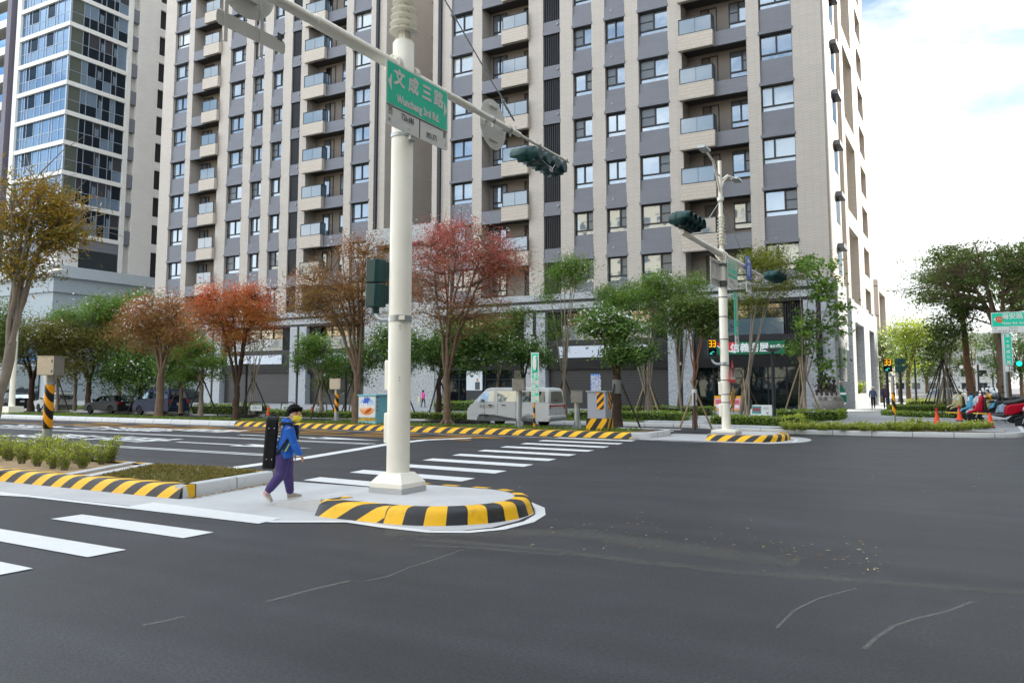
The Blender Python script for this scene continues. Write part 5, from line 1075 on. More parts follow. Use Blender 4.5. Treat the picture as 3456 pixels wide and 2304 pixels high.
m=MB(); m.tube([(-wd*.1,-.014,h_*.38),(wd*.05,-.014,h_*.46),(wd*.25,-.014,h_*.53)],[.03,.06,.04],6); m.build('poster_swoosh',mat('poster_orange','#e0763e',.4),ps)
text('府城',.2,M_WTX,ps,face((-wd*.2,-.013,h_*.62),(1,0,0)),offset=.004)
m=MB(); m.box(-wd*.47,wd*.47,-.006,-.001,h_*.09,h_*.20); yb=m.build('notice_strip',mat('notice_yellow','#d8b23a',.45,var=.04),t); text('禁止張貼廣告',.15,mat('notice_brown','#6f5320',.5),yb,face((0,-.009,h_*.145),(1,0,0)))
m=MB()
for y in (.06,dp-.12):
    for k in range(4): m.ext([(wd/2+.001,y,h_*(.4+.15*k)),(wd/2+.001,y+.07,h_*(.43+.15*k)),(wd/2+.001,y+.07,h_*(.5+.15*k)),(wd/2+.001,y,h_*(.47+.15*k))],(.003,0,0))
m.build('red_slash_marks',M_RED,t)
m=MB(); m.ball((0,-.02,h_*.9),.035,.03,.035,10); m.ball((0,-.02,h_*.12),.03,.03,.03,10); m.build('cabinet_lock',M_GALV,t,smooth=True)
m=MB(); m.box(-wd/2-.25,wd/2+.3,-.2,dp+.15,-.04,.0); m.build('plinth',mat('tan_concrete','#a98a66',.85,var=.1),t)
# ---------------- green lane sign
g=G(1803,1446,.16); a=PY(1795,1190,g.y); b=PY(1822,1358,g.y)
t=thing('lane_sign','tall green right turn lane sign on a thin striped post beside the van','sign',(g.x,g.y,.16),R_(0))
ws=(b.x-a.x)/2; ox=(a.x+b.x)/2-g.x; zt=a.z-.16; zb=b.z-.16; hs_=zt-zb
m=MB(); m.cyl((0,0,0),(0,0,zt-.1),.038,n=12); m.build('post',stripes('thin_post_stripes','#eaa300','#1a1b1c',.36,.4,.4,1,wear=.15),t)
m=MB(); m.box(ox-ws,ox+ws,-.07,-.05,zb,zt); p=m.build('sign_panel',M_SWH,t,bevel=.008)
m=MB(); m.box(ox-ws+.03,ox+ws-.03,-.075,-.071,zb+.03,zt-.03); m.build('green_panel',M_SGN,p)
for u,s,z0_,st in ((.42,'右轉車輛',.53,.155),(-.42,'行駛慢車道',.53,.118)):
    for k,ch in enumerate(s): text(ch,.21,M_SWH,p,face((ox+ws*u,-.079,zt-hs_*(z0_-.07+st*k)),(1,0,0)),offset=.003)
m=MB(); y=-.078
m.ball((ox,y,zt-hs_*.2),.09,.004,.26,14); m.tube([(ox-ws*.55,y,zt-hs_*.4),(ox+ws*.5,y,zt-hs_*.37),(ox+ws*.55,y,zt-hs_*.12),(ox+ws*.2,y,zt-hs_*.1)],.015,6,1)
for k in range(6): m.box(ox-ws*.88,ox-ws*.74,y-.003,y,zt-hs_*(.07+.06*k),zt-hs_*(.04+.06*k))
m.build('lane_symbol',[M_SWH,M_BLK],p)
# ---------------- pedestrian signal at the plaza kerb
g=G(3020,1452,.155); Y=g.y
t=thing('pedestrian_signal','pedestrian signal on a striped grey post at the plaza kerb showing 33','pedestrian signal',(g.x,Y,.155))
zT=PY(3020,1268,Y).z; rp=.055
m=MB(); m.cyl((g.x,Y,.155),(g.x,Y,zT),rp,n=16); child(m,'post',M_GALV,t,smooth=True)
m=MB(); za_,zb_=PY(3020,1400,Y).z,PY(3020,1325,Y).z; m.lathe([(rp+.003,za_),(rp+.005,za_+.01),(rp+.005,zb_),(rp+.003,zb_+.01)],(g.x,Y,0),16); child(m,'hazard_sleeve',stripes('ped_post_stripes','#f2a700','#151617',.42,1.6,0,1.0,wear=.06),t)
xl,xr=PY(3000,1268,Y).x,PY(3034,1268,Y).x
m=MB(); m.box(xl,xr,Y-.03,Y+.03,zT-.03,zT+.03); m.cyl((xl+.03,Y,zT),(xl+.03,Y,zT+.1),.04,n=10); m.cyl((xr-.03,Y,zT),(xr-.03,Y,zT+.1),.04,n=10); child(m,'cross_bar',M_GALV,t)
xs=PY(2996,1230,Y).x; hh=(PY(3000,1211,Y).z-PY(3000,1255,Y).z)/2; zc=(PY(3000,1211,Y).z+PY(3000,1255,Y).z)/2
hs=ped_signal(t,xs,Y,zc,(.05,-1,0),None,w_=.27,h_=hh*.95,dep=.2); digits33(hs,.21,(1,.05,0))
xs=PY(3035,1230,Y).x; ped_signal(t,xs,Y,zc,(1,.1,0),None,w_=.29,h_=hh,dep=.22)
# ---------------- plaza lamp, information board, barrier frames, A-boards
M_DG=mat('charcoal_post','#34383d',.45,.3,var=.05)
def plaza_lamp(label,X,Y,h):
    t=thing('plaza_lamp',label,'lamp post',(X,Y,.15),0,'slim plaza lamps')
    m=MB(); m.tube([(0,0,0),(0,0,h*.985)],[.07,.06],12); m.box(-.1,.1,-.1,.1,0,.02); m.build('post',M_DG,t,smooth=True)
    m=MB(); m.lathe([(.05,h-.12),(.34,h-.0),(.36,h+.02),(.02,h+.05)],(0,0,0),20); m.build('lamp_shade',mat('lamp_disc','#74797c',.4,.3),t)
    return t
g=G(2614,1434,.155); zt=PY(2612,1178,g.y).z; plaza_lamp('slim charcoal lamp with a flat disc head beside the information board',g.x,g.y,zt-.15)
for k,(lb,pxx,pyy,top) in enumerate((('slim charcoal lamp in the hedge in front of the left shutter',828,1398,1230),('slim charcoal lamp behind the hazard striped post',1165,1402,1238))):
    g=G(pxx,pyy,.155); plaza_lamp(lb,g.x,g.y,PY(pxx,top,g.y).z-.15)
g=G(2568,1432,.155); Y=g.y; a,b=PY(2533,1368,Y),PY(2611,1400,Y)
t=thing('information_board','low tilted information board with a teal plan beside the slim lamp','information board',((a.x+b.x)/2,Y,.155))
w2=(b.x-a.x)/2
m=MB(); m.M=Matrix.Translation((0,0,(a.z+b.z)/2-.155))@Matrix.Rotation(R_(-14),4,'X'); hh=(a.z-b.z)/2+.03
m.box(-w2,w2,-.03,.03,-hh,hh); p=m.build('board',mat('board_white','#dde2e4',.4,var=.02),t)
m2=MB(); m2.M=m.M; m2.box(-w2*.85,-w2*.05,-.036,-.031,-hh*.7,hh*.75,0); m2.box(-w2*.78,-w2*.14,-.040,-.037,-hh*.3,hh*.45,1)
for k in range(4): m2.box(w2*.1,w2*(.55+.08*(k%2)),-.036,-.031,hh*(.1+.14*k),hh*(.14+.14*k),2)
m2.box(w2*.4,w2*.6,-.036,-.031,-hh*.7,-hh*.4,2); m2.build('board_print',[mat('plan_teal','#3f9aa3',.5),mat('plan_red','#8d4a4c',.5),mat('print_grey','#8a8f92',.5)],p)
m=MB(); m.box(-w2-.02,-w2+.05,-.02,.06,0,hh*2+.55); m.build('leg',M_DG,t); m=MB(); m.box(w2-.05,w2+.02,-.02,.06,0,hh*2+.55); m.build('leg',M_DG,t)
def barrier(label,pxx,pyb,pw,pt,txt):
    g=G(pxx,pyb,.155); Y=g.y; a,b=PY(pxx-pw,pt,Y),PY(pxx+pw,pyb,Y); w2=(b.x-a.x)/2; h=a.z-.155
    t=thing('barrier_frame',label,'barrier',((a.x+b.x)/2,Y,.155),0,'tubular barriers with white panels')
    m=MB(); r=.03; c=.12; m.tube([(-w2,0,h*.3),(-w2,0,h-c),(-w2+c*.3,0,h-c*.3),(-w2+c,0,h),(w2-c,0,h),(w2-c*.3,0,h-c*.3),(w2,0,h-c),(w2,0,h*.3)],r,8); m.build('frame',M_DG,t,smooth=True)
    for s in (-1,1):
        m=MB(); m.tube([(s*w2-.22,0,0),(s*w2-.2,0,h*.18),(s*w2-.08,0,h*.3),(s*w2+.08,0,h*.3),(s*w2+.2,0,h*.18),(s*w2+.22,0,0)],r,8); m.build('foot',M_DG,t,smooth=True)
    m=MB(); m.box(-w2+.03,w2-.03,-.015,.015,h*.36,h*.78); p=m.build('panel',mat('panel_pale_blue','#cfdbe4',.4,var=.02),t)
    text(txt,h*.24,M_BLK,p,face((-w2*.25,-.018,h*.57),(1,0,0))); text('停車專用',h*.08,M_BLK,p,face((w2*.5,-.018,h*.57),(1,0,0)))
    return t
barrier('tubular barrier with a white lettered panel left of the boy and the hedge cone',865,1402,20,1356,'上街')
barrier('tubular barrier with a white panel behind the boy\'s head',972,1404,22,1357,'蘭花')
barrier('tubular barrier with a white panel right of the boy, by the thin tree',1080,1408,22,1360,'街郎')
M_YF=mat('yellow_plastic','#d99a0a',.45,var=.06)
def aboard(label,pxl,pxr,pt,pb,col):
    g=G((pxl+pxr)/2,pb,.155); Y=g.y; a,b=PY(pxl,pt,Y),PY(pxr,pb,Y); w2=(b.x-a.x)/2; h=a.z-.155
    t=thing('a_frame_board',label,'A-frame board',((a.x+b.x)/2,Y,.155),0,'yellow A-frame advertising boards')
    for nm,s in (('front_frame',-1),('rear_frame',1)):
        m=MB(); m.M=Matrix.Translation((0,0,h))@Matrix.Rotation(R_(-11*s if s<0 else -11),4,'X') if False else Matrix.Translation((0,0,h))@Matrix.Rotation(R_(12*s),4,'X')
        m.box(-w2,-w2+.06,-.02,.02,-h,0); m.box(w2-.06,w2,-.02,.02,-h,0); m.box(-w2+.06,w2-.06,-.02,.02,-.16,0); m.box(-w2+.06,w2-.06,-.02,.02,-h+.02,-h+.1); f=m.build(nm,M_YF,t)
        if s<0:
            q=MB(); q.M=m.M; q.box(-w2+.06,w2-.06,-.025,-.005,-h+.1,-.16,0)
            q.box(-w2+.1,w2-.1,-.029,-.026,-h+.45*h,-.25,1); q.box(-w2+.12,0-.05,-.029,-.026,-h+.18,-h+.40*h,2); q.box(.02,w2-.12,-.029,-.026,-h+.2,-h+.38*h,2)
            q.build('poster',[mat('poster_pink_'+col[1:],col,.5,var=.15,vscale=3),mat('poster_rose_'+col[1:],{'#d9a2b0':'#c45a6e','#d8a8bb':'#b96a8c','#a8608a':'#8d3f6c'}[col],.5,var=.3,vscale=8),mat('poster_pale','#dfd5da',.5)],f)
    return t
aboard('large yellow A-frame board with a pink poster behind the far signal pole',2411,2503,1335,1387,'#d9a2b0')
aboard('yellow A-frame board with a pale pink poster between the pole and the slim lamp',2597,2638,1334,1376,'#d8a8bb')
aboard('yellow A-frame board with a purple poster, closest to the boulder sculpture',2660,2700,1335,1378,'#a8608a')
# ---------------- traffic cones and their bar
M_OR=mat('cone_orange','#ef4d1c',.5,var=.08)
def cone(label,pxx,pyb,pt,stripe,group='orange traffic cones',cap=False):
    g=G(pxx,pyb,.155 if pxx<3392 else .01); h=PY(pxx,pt,g.y).z-g.z
    t=thing('traffic_cone',label,'traffic cone',(g.x,g.y,g.z),0,group)
    m=MB(); m.box(-h*.28,h*.28,-h*.28,h*.28,0,.04); m.build('base',mat('cone_base','#3a3533',.7),t,bevel=.01)
    m=MB(); m.lathe([(h*.25,.04),(h*.22,.07),(.03,h),(.001,h+.005)],(0,0,0),20); c=m.build('cone_body',M_OR,t,smooth=True)
    if stripe: m=MB(); m.lathe([(h*.11,h*.62),(h*.112,h*.625),(h*.075,h*.77),(h*.073,h*.775)],(0,0,0),20); m.build('reflective_sleeve',M_SWH,c)
    if cap: m=MB(); m.cyl((0,0,h),(0,0,h+.12),.05,n=10); m.build('bar_holder',mat('holder_red','#b3262a',.5),c)
    return t
cone('orange cone with a white sleeve standing alone on the plaza, leftmost of its row',3163,1434,1387,True,cap=True)
cone('orange cone with a white sleeve nearest the tree stakes',3239,1420,1378,True,cap=True)
cone('orange cone behind the sleeved pair, partly hidden',3269,1417,1380,True)
cone('orange cone with a white paper wrap just left of the frontmost scooter',3277,1424,1383,True)
cone('orange cone with a white sleeve and red holder, in front of the wrapped cone',3290,1431,1378,True,cap=True)
cone('plain orange cone leaning against the red scooter front wheel',3343,1443,1392,False)
cone('orange cone behind the boy, between two barriers',906,1404,1370,False)
cone('orange cone half hidden by the thin tree right of the boy',1052,1407,1372,False)
a=G(3163,1434,.155); b=G(3239,1420,.155); c=G(3343,1443,.155)
m=MB(); za=PY(3163,1390,a.y).z; m.tube([(a.x,a.y,za),(c.x,c.y,PY(3343,1396,c.y).z)],.018,8); tag(m.build('cone_bar',stripes('bar_stripes','#e6b400','#1a1a1a',.9,1,0,0,wear=.05)),'black and yellow bar laid across the plaza cones','barrier bar')
for k,(pxx,pyy) in enumerate(((3130,1352),(3155,1352),(3230,1358),(3238,1362),(3440,1348),(3451,1348))):
    cone('small orange cone far off by the side street works',pxx,pyy,pyy-9,False,'distant orange cones')
# ---------------- right edge street signs
g=G(3402,1412,.155); Y=g.y
t=thing('street_sign_post','grey curved post with green Haian Road sign at the right edge','sign post',(g.x,Y,.155))
m=MB(); zt=PY(3405,1060,Y).z; xp=g.x; m.tube([(xp,Y,.155),(xp,Y,zt-.9),(xp+.12,Y,zt-.35),(xp+.5,Y,zt),(xp+1.2,Y,zt+.15)],[.09,.085,.075,.07,.06],14); child(m,'post',M_GALV,t,smooth=True)
a=PY(3344,1055,Y-.15); b=PY(3470,1100,Y-.15); c=PY(3470,1120,Y-.15)
m=MB(); m.box(a.x,b.x+.6,Y-.16,Y-.14,c.z,a.z); S=child(m,'road_name_sign',M_SWH,t)
m=MB(); m.box(a.x+.03,b.x+.57,Y-.166,Y-.161,b.z+.02,a.z-.03); subs(m.build('green_panel',M_SGN),S)
hh=a.z-b.z; text('海安路三段',hh*.42,M_SWH,S,face((PY(3380,1070,Y).x,Y-.17,b.z+hh*.68),(1,0,0)),'L' and 'lettering','LEFT',.006); text('Haian Rd. Sec.3',hh*.24,M_SWH,S,face((PY(3380,1070,Y).x,Y-.17,b.z+hh*.24),(1,0,0)),'lettering','LEFT',.003)
m=MB(); q=PY(3362,1078,Y-.17); m.cyl((q.x+.12,Y-.168,q.z),(q.x+.12,Y-.172,q.z),hh*.22,n=18); subs(m.build('route_badge',mat('badge_orange','#d8683c',.5)),S); text('171',hh*.2,M_SWH,S,face((q.x+.12,Y-.175,q.z),(1,0,0)))
m=MB(); m.ext([(a.x+.08,Y-.168,q.z),(a.x+.3,Y-.168,q.z-.16),(a.x+.3,Y-.168,q.z+.16)],(0,-.003,0)); subs(m.build('direction_arrow',M_SWH),S)
hw_=b.z-c.z; text('北      –        776-571',hw_*.4,M_BLK,S,face((a.x+.1,Y-.163,c.z+hw_*.72),(1,0,0)),'lettering','LEFT'); text('N  837-837  815-815',hw_*.4,M_BLK,S,face((a.x+.1,Y-.163,c.z+hw_*.26),(1,0,0)),'lettering','LEFT')
a=PY(3385,1124,Y-.12); b=PY(3420,1232,Y-.12); c=PY(3419,1254,Y-.12)
m=MB(); m.box(a.x,b.x,Y-.14,Y-.12,b.z,a.z); S=child(m,'vertical_road_sign',M_SWH,t); m=MB(); m.box(a.x+.03,b.x-.03,Y-.146,Y-.141,b.z+.03,a.z-.03); subs(m.build('green_panel',M_SGN),S)
for k,ch in enumerate('東▲文成三路'): text(ch,(b.x-a.x)*(.5 if k!=1 else .3),M_SWH,S,face(((a.x+b.x)/2,Y-.15,a.z-(a.z-b.z)*(.09+.165*k)),(1,0,0)),offset=.006)
m=MB(); m.box(a.x,b.x-.02,Y-.14,Y-.12,c.z,b.z-.03); o=child(m,'number_plate',M_SWH,t); text('371',.2,M_BLK,o,face(((a.x+b.x)/2+.1,Y-.145,c.z+(b.z-c.z)*.62),(1,0,0))); text('393',.2,M_BLK,o,face(((a.x+b.x)/2+.1,Y-.145,c.z+(b.z-c.z)*.25),(1,0,0)))
# ---------------- street lamp at the left edge and dark poles on the plaza
g=G(38,1395,.16); Y=g.y; t=thing('street_lamp','white street lamp pole with ring fins behind the golden tree at the left edge','street lamp',(g.x,Y,.16))
zt=PY(60,930,Y).z; m=MB(); m.tube([(g.x,Y,.16),(g.x,Y,zt)],[.16,.10],16); m.box(g.x-.45,g.x+.45,Y-.4,Y+.4,.16,.55); child(m,'pole',M_CREAM,t,smooth=True)
for k in range(9):
    m=MB(); z=PY(50,1040,Y).z-.0+.17*(k-4); m.lathe([(.1,z),(.23,z-.004),(.23,z+.006),(.1,z+.02)],(g.x,Y,0),18); child(m,'climb_guard_disc',M_CREAM,t)
e=PY(190,912,Y); m=MB(); m.tube([(g.x,Y,zt-.6),(g.x+.5,Y,zt-.05),(g.x+1.2,Y,e.z-.15),(e.x,Y,e.z)],.05,8); m.tube([(g.x,Y,zt-.6),(g.x-.5,Y,zt+.1),(g.x-1.4,Y,zt+.4)],.05,8); m.box(e.x-.3,e.x+.5,Y-.15,Y+.15,e.z-.05,e.z+.06); child(m,'lamp_arm',M_CREAM,t)
for lb,pxx,pyb,ptop,r in (('dark slim pole behind the pedestrian signal',2999,1385,1250,.10),('dark slim pole right of the walking pair',3044,1380,1240,.09),('thin dark pole behind the plaza signal, farther back',3094,1372,1215,.08)):
    g=G(pxx,pyb,.155); m=MB(); zt=PY(pxx,ptop,g.y).z; m.tube([(0,0,0),(0,0,zt-.155)],[r,r*.8],10); o=m.build('dark_pole',M_DG,smooth=True); o.location=(g.x,g.y,.155); tag(o,lb,'pole')
# distant signals over the side street
for lb,x0,x1,yy,D,lit in (('far signal arm with three pale lamps over the side street',3215,3300,1238,120,None),('distant signal arm beside the white stone building',3308,3350,1266,160,None),('green lit far signal at the right edge',3420,3475,1227,95,0)):
    Y=D; a,b=PY(x0,yy,Y),PY(x1,yy,Y); t=thing('far_signal',lb,'signal',(b.x,Y,0)); m=MB(); m.tube([a,b],.08,8); m.tube([(b.x,Y,0),(b.x,Y,b.z+.3)],.12,8); child(m,'arm',M_DG,t)
    m=MB(); x=a.x+(b.x-a.x)*.35
    for k in range(3): m.cyl((x+.75*k,Y-.1,a.z),(x+.75*k,Y-.35,a.z),.24,n=12)
    child(m,'lamp_row',M_TEAL if lit is not None else M_SGB,t)
    if lit is not None: m=MB(); m.cyl((x,Y-.352,a.z),(x,Y-.37,a.z),.26,n=14); child(m,'green_lamp',mat('lit_green','#19e0c0',.4,var=0,emit=.3),t)
# ------------------------------------------------------------------ vehicles
M_TYRE=mat('tyre_rubber','#1b1c1e',.8,var=.1); M_RIM=mat('wheel_silver','#9b9fa3',.35,.6,var=.05); M_TRIM=mat('black_trim','#1e2023',.5,var=.05)
M_TAIL=mat('tail_light_red','#b5121a',.2,var=.05,coat=.5); M_HEADL=mat('headlight_clear','#c9ced2',.12,.3,var=.02); M_CHR=mat('chrome_trim','#b9bdc0',.15,.9,var=0); M_PLT=mat('number_plate_white','#dcdedd',.4,var=0)
g_car=glass('car_glass','#9fb0bb',.16,'#0d1113'); g_carl=glass('car_glass_bright','#c4d0d6',.34,'#2b3134')
def paint(name,col,metal=.3): return mat(name,col,.35,0,var=.04,vscale=1.5,coat=.08,spec=.22)
def car(name,label,cat,loc,rz,L,Wd,H,lower,green,zb,zt,tum,wins,wheels,wr,pnt,rear,trim=None,hub=True,rack=False,group=None):
    """x forward, -x is the rear; lower/green: side outlines (x,z); tum: roof inset per side"""
    t=thing(name,label,cat,loc,rz,group); hw=Wd/2
    yf=lambda z: hw if z<=zb else hw-tum*(z-zb)/(zt-zb)
    # outline with wheel arches
    pts=[]
    for p in lower: pts.append(p)
    bot=[]; zlow=lower[0][1]
    for wx in wheels:
        r=wr*1.16; bot+= [(wx+r*math.cos(R_(a)),max(zlow,wr+r*math.sin(R_(a)))) for a in (-20,10,35,60,90,120,145,170,200)] if False else [(wx-r*math.cos(R_(a)),max(zlow,wr+r*math.sin(R_(a)))) for a in (-25,0,30,60,90,120,150,180,205)]
    # lower is listed rear-bottom -> up -> front-bottom; bottom runs front to rear
    outline=list(lower)+[b for b in sorted(bot,key=lambda q:0)][::-1] if False else list(lower)
    arches=[]
    for wx in sorted(wheels,reverse=True):
        r=wr*1.17; arches+= [(wx+r*math.cos(R_(a)),max(zlow,wr+r*math.sin(R_(a)))) for a in (-28,0,25,50,75,105,130,155,180,208)]
    outline+=arches
    m=MB(); m.ext([(x,-hw,z) for x,z in outline],(0,Wd,0)); body=m.build('body',pnt,t,bevel=.045)
    g=MB(); n=len(green); vs=[(x,-yf(z),z) for x,z in green]+[(x,yf(z),z) for x,z in green]
    g.add(vs,[tuple(range(n)),tuple(reversed(range(n,2*n)))]+[(i,n+i,n+(i+1)%n,(i+1)%n) for i in range(n)]); g.build('cabin',pnt,t,bevel=.05)
    for w_,gm in wins:
        for s in (-1,1):
            m=MB(); q=[(x,s*(yf(z)+.006),z) for x,z in w_]; q2=[(x,s*(yf(z)-.01),z) for x,z in w_]; 
            if s>0: q=q[::-1]; q2=q2[::-1]
            k=len(q); m.add(q+q2,[tuple(range(k))]+[(i,k+i,k+(i+1)%k,(i+1)%k) for i in range(k)])
            m.build('side_window',gm,t)
    for wx in wheels:
        for s in (-1,1):
            y=s*(hw-.11); m=MB(); m.M=Matrix.Translation((wx,y,wr))@Matrix.Rotation(R_(90),4,'X'); m.lathe([(wr*.6,-.10),(wr*.93,-.10),(wr,-.06),(wr,.06),(wr*.93,.10),(wr*.6,.10)],(0,0,0),22); w0=m.build('wheel',M_TYRE,t,smooth=True)
            m=MB(); m.M=Matrix.Translation((wx,y,wr))@Matrix.Rotation(R_(90),4,'X'); m.lathe([(.02,-.07),(wr*.62,-.085),(wr*.62,.085),(.02,.07)],(0,0,0),22)
            for k in range(6): a=R_(60*k); m.ball((wr*.38*math.cos(a),wr*.38*math.sin(a),.07*(1 if s<0 else -1)),wr*.13,wr*.07,.02,8,1)
            m.build('rim',[M_RIM,M_TRIM],w0,smooth=True)
    rear(t,hw,yf); 
    # mirrors, handles
    fx=rear.__dict__.get('mx',L*.2)
    for s in (-1,1): m=MB(); m.box(fx-.06,fx+.06,s*(hw+.02)-.09+s*.06,s*(hw+.02)+.09+s*.06,zb+.02,zb+.2); m.build('wing_mirror',trim or M_TRIM,t,bevel=.03)
    for hx in rear.__dict__.get('hx',(0,)):
        for s in (-1,1): m=MB(); m.box(hx-.11,hx+.11,s*(hw+.012)-.014,s*(hw+.012)+.014,zb-.14,zb-.09); m.build('door_handle',M_TRIM,t,bevel=.008)
    m=MB()
    for dx in rear.__dict__.get('gap',()):
        for s in (-1,1): m.box(dx-.006,dx+.006,s*hw-.004,s*hw+.004,zlow+.08,zb)
    if m.v: m.build('door_gap',M_TRIM,t)
    return t
def tail(x,zp,specs,winpoly,plate,bump,platetxt,mx,hx,gap=(),gm=None,wiper=True,stripe=None):
    def f(t,hw,yf):
        for (y0,y1,z0,z1,mm) in specs:
            for s in (-1,1):
                m=MB(); m.box(x-.02,x+.16,min(s*y0,s*y1),max(s*y0,s*y1),z0,z1); m.build('tail_light',mm,t,bevel=.02)
        if winpoly:
            m=MB(); q=[(xx,y,z) for xx,y,z in winpoly]; m.ext(q,(-.012,0,0)); m.build('rear_window',gm or g_car,t)
            if wiper: m=MB(); a=winpoly[0]; m.tube([(a[0]-.03,0,a[2]+.02),(a[0]-.02,.35,a[2]+.1)],.012,6); m.build('wiper',M_TRIM,t)
        m=MB(); m.box(x-.035,x-.005,-.19,.19,plate,plate+.17); p=m.build('number_plate',M_PLT,t); text(platetxt,.12,M_BLK,p,face((x-.038,0,plate+.085),(0,-1,0)))
        if bump:
            m=MB(); m.box(x-.06,x+.35,-hw-.01,hw+.01,bump[0],bump[1]); m.build('rear_bumper',bump[2],t,bevel=.04)
        if stripe:
            m=MB(); m.box(x-.012,x-.004,-hw*.93,hw*.93,stripe[0],stripe[1]); m.build('rear_garnish',M_TAIL,t)
    f.mx=mx; f.hx=hx; f.gap=gap; return f
def fit(o,pf,pr,Yn,L,Wd,hs,rz):
    xf_,xr_=PY(pf,1390,Yn).x,PY(pr,1390,Yn).x; k=abs(xr_-xf_)/L; o.scale=(k,hs*1.02,hs); o.location=((xf_+xr_)/2,Yn+Wd*hs*.5,0); o.rotation_euler=(0,0,R_(rz))
# silver van in the slow lane: heading -X, so local +x -> world -X
rw_=G(1795,1443); fw_=G(1550,1428)
P=paint('silver_van_paint','#c4c9cc',.45)
rf_=tail(-2.25,0,[(.68,.80,.92,1.16,M_TAIL)],[(-2.262,-.62,1.28),(-2.262,.62,1.28),(-2.19,.56,1.78),(-2.19,-.56,1.78)],.62,(.42,.60,P),'VG-6291',1.45,(.95,.2),(1.28,.55,-.45),glass('dusty_rear_glass','#a8adae',.05,'#8d8f8c',.3),True,(1.04,1.10))
yv=28.4+.85
car('van','silver delivery van parked in the slow lane behind the green lane sign','van',(-16.9,yv,0),R_(178),4.5,1.69,1.97,
 [(-2.25,.32),(-2.25,1.16),(-2.2,1.2),(1.9,1.2),(2.12,1.08),(2.25,.9),(2.3,.7),(2.3,.32)],[(-2.23,1.19),(-2.19,1.80),(-2.1,1.93),(-1.7,1.97),(1.0,1.96),(1.28,1.90),(1.98,1.19)],1.2,1.97,.15,
 [([(.78,1.26),(1.78,1.26),(1.32,1.78),(.78,1.78)],g_carl),([(-.62,1.26),(.62,1.26),(.62,1.78),(-.62,1.78)],g_carl),([(-2.05,1.26),(-.72,1.26),(-.72,1.77),(-1.98,1.77)],g_car)],(1.35,-1.15),.31,P,rf_,P)
fit([o for o in COL.objects if o.name.startswith('van')][0],1579,1856,28.4,4.5,1.69,.80,179)
def extra(o,name,m,mt,**k): return m.build(name,mt,o,**k)
sv=[o for o in COL.objects if o.name.startswith('van')][0]
m=MB(); m.box(2.24,2.32,-.78,-.5,.72,.92); extra(sv,'headlight',m,M_HEADL,bevel=.03); m=MB(); m.box(2.24,2.32,.5,.78,.72,.92); extra(sv,'headlight',m,M_HEADL,bevel=.03)
m=MB(); m.ext([(1.99,-.70,1.21),(1.99,.70,1.21),(1.33,.60,1.87),(1.33,-.60,1.87)],(.012,0,.012)); extra(sv,'windscreen',m,g_carl)
m=MB(); m.box(-2.2,2.2,-.855,-.846,.62,.66); m.box(-2.2,2.2,.846,.855,.62,.66); extra(sv,'side_moulding',m,P)
text('常志工程行',.17,M_BLK,sv,face((1.15,.852,1.0),(-1,0,0)))
# dark blue minivan
P=paint('navy_van_paint','#1f2b49',.35)
b0=G(455,1398,0)
rf_=tail(-2.0,0,[(.60,.80,.86,1.14,M_TAIL)],[(-2.03,-.62,1.22),(-2.03,.62,1.22),(-1.87,.55,1.72),(-1.87,-.55,1.72)],.72,(.34,.62,P),'6205-YE',1.25,(.55,-.35),(.95,.1,-.85))
car('minivan','dark blue minivan parked behind the median trees','minivan',(-40.0,30.6+.4,0),R_(174),4.1,1.72,1.88,
 [(-2.0,.3),(-2.03,.7),(-2.0,1.14),(1.25,1.14),(1.9,.98),(2.08,.8),(2.1,.3)],[(-2.0,1.12),(-1.88,1.74),(-1.75,1.86),(.3,1.88),(.6,1.78),(1.3,1.12)],1.14,1.88,.16,
 [([(.42,1.2),(1.12,1.2),(.6,1.7),(.42,1.7)],g_carl),([(-.7,1.2),(.32,1.2),(.32,1.72),(-.7,1.72)],g_car),([(-1.82,1.2),(-.8,1.2),(-.8,1.72),(-1.74,1.72)],g_car)],(1.3,-1.2),.32,P,rf_,P)
fit([o for o in COL.objects if o.name.startswith('minivan')][0],446,572,30.1,4.1,1.72,.79,178)
# dark grey sedan
P=paint('graphite_paint','#26282c',.5)
rf_=tail(-2.2,0,[(.52,.84,.78,.94,M_TAIL)],[(-1.95,-.60,1.0),(-1.95,.60,1.0),(-1.38,.52,1.36),(-1.38,-.52,1.36)],.66,(.26,.55,P),'RAP-8912',.75,(.2,-.75),(.6,-.25,-1.1),None,False)
car('sedan','dark grey sedan parked left of the dark blue minivan','sedan',(-44.3,31.2,0),R_(170),4.5,1.78,1.47,
 [(-2.2,.28),(-2.22,.72),(-2.12,.98),(-1.6,1.0),(1.0,.95),(1.9,.80),(2.2,.62),(2.22,.28)],[(-1.98,.97),(-1.35,1.38),(-.7,1.47),(.1,1.45),(.45,1.32),(1.1,.93)],.97,1.47,.2,
 [([(-.22,1.0),(.9,.98),(.35,1.32),(-.15,1.38)],g_car),([(-1.35,1.0),(-.3,1.0),(-.25,1.38),(-.9,1.36)],g_car)],(1.4,-1.3),.32,P,rf_,P)
fit([o for o in COL.objects if o.name.startswith('sedan')][0],277,402,30.5,4.45,1.78,.75,177)
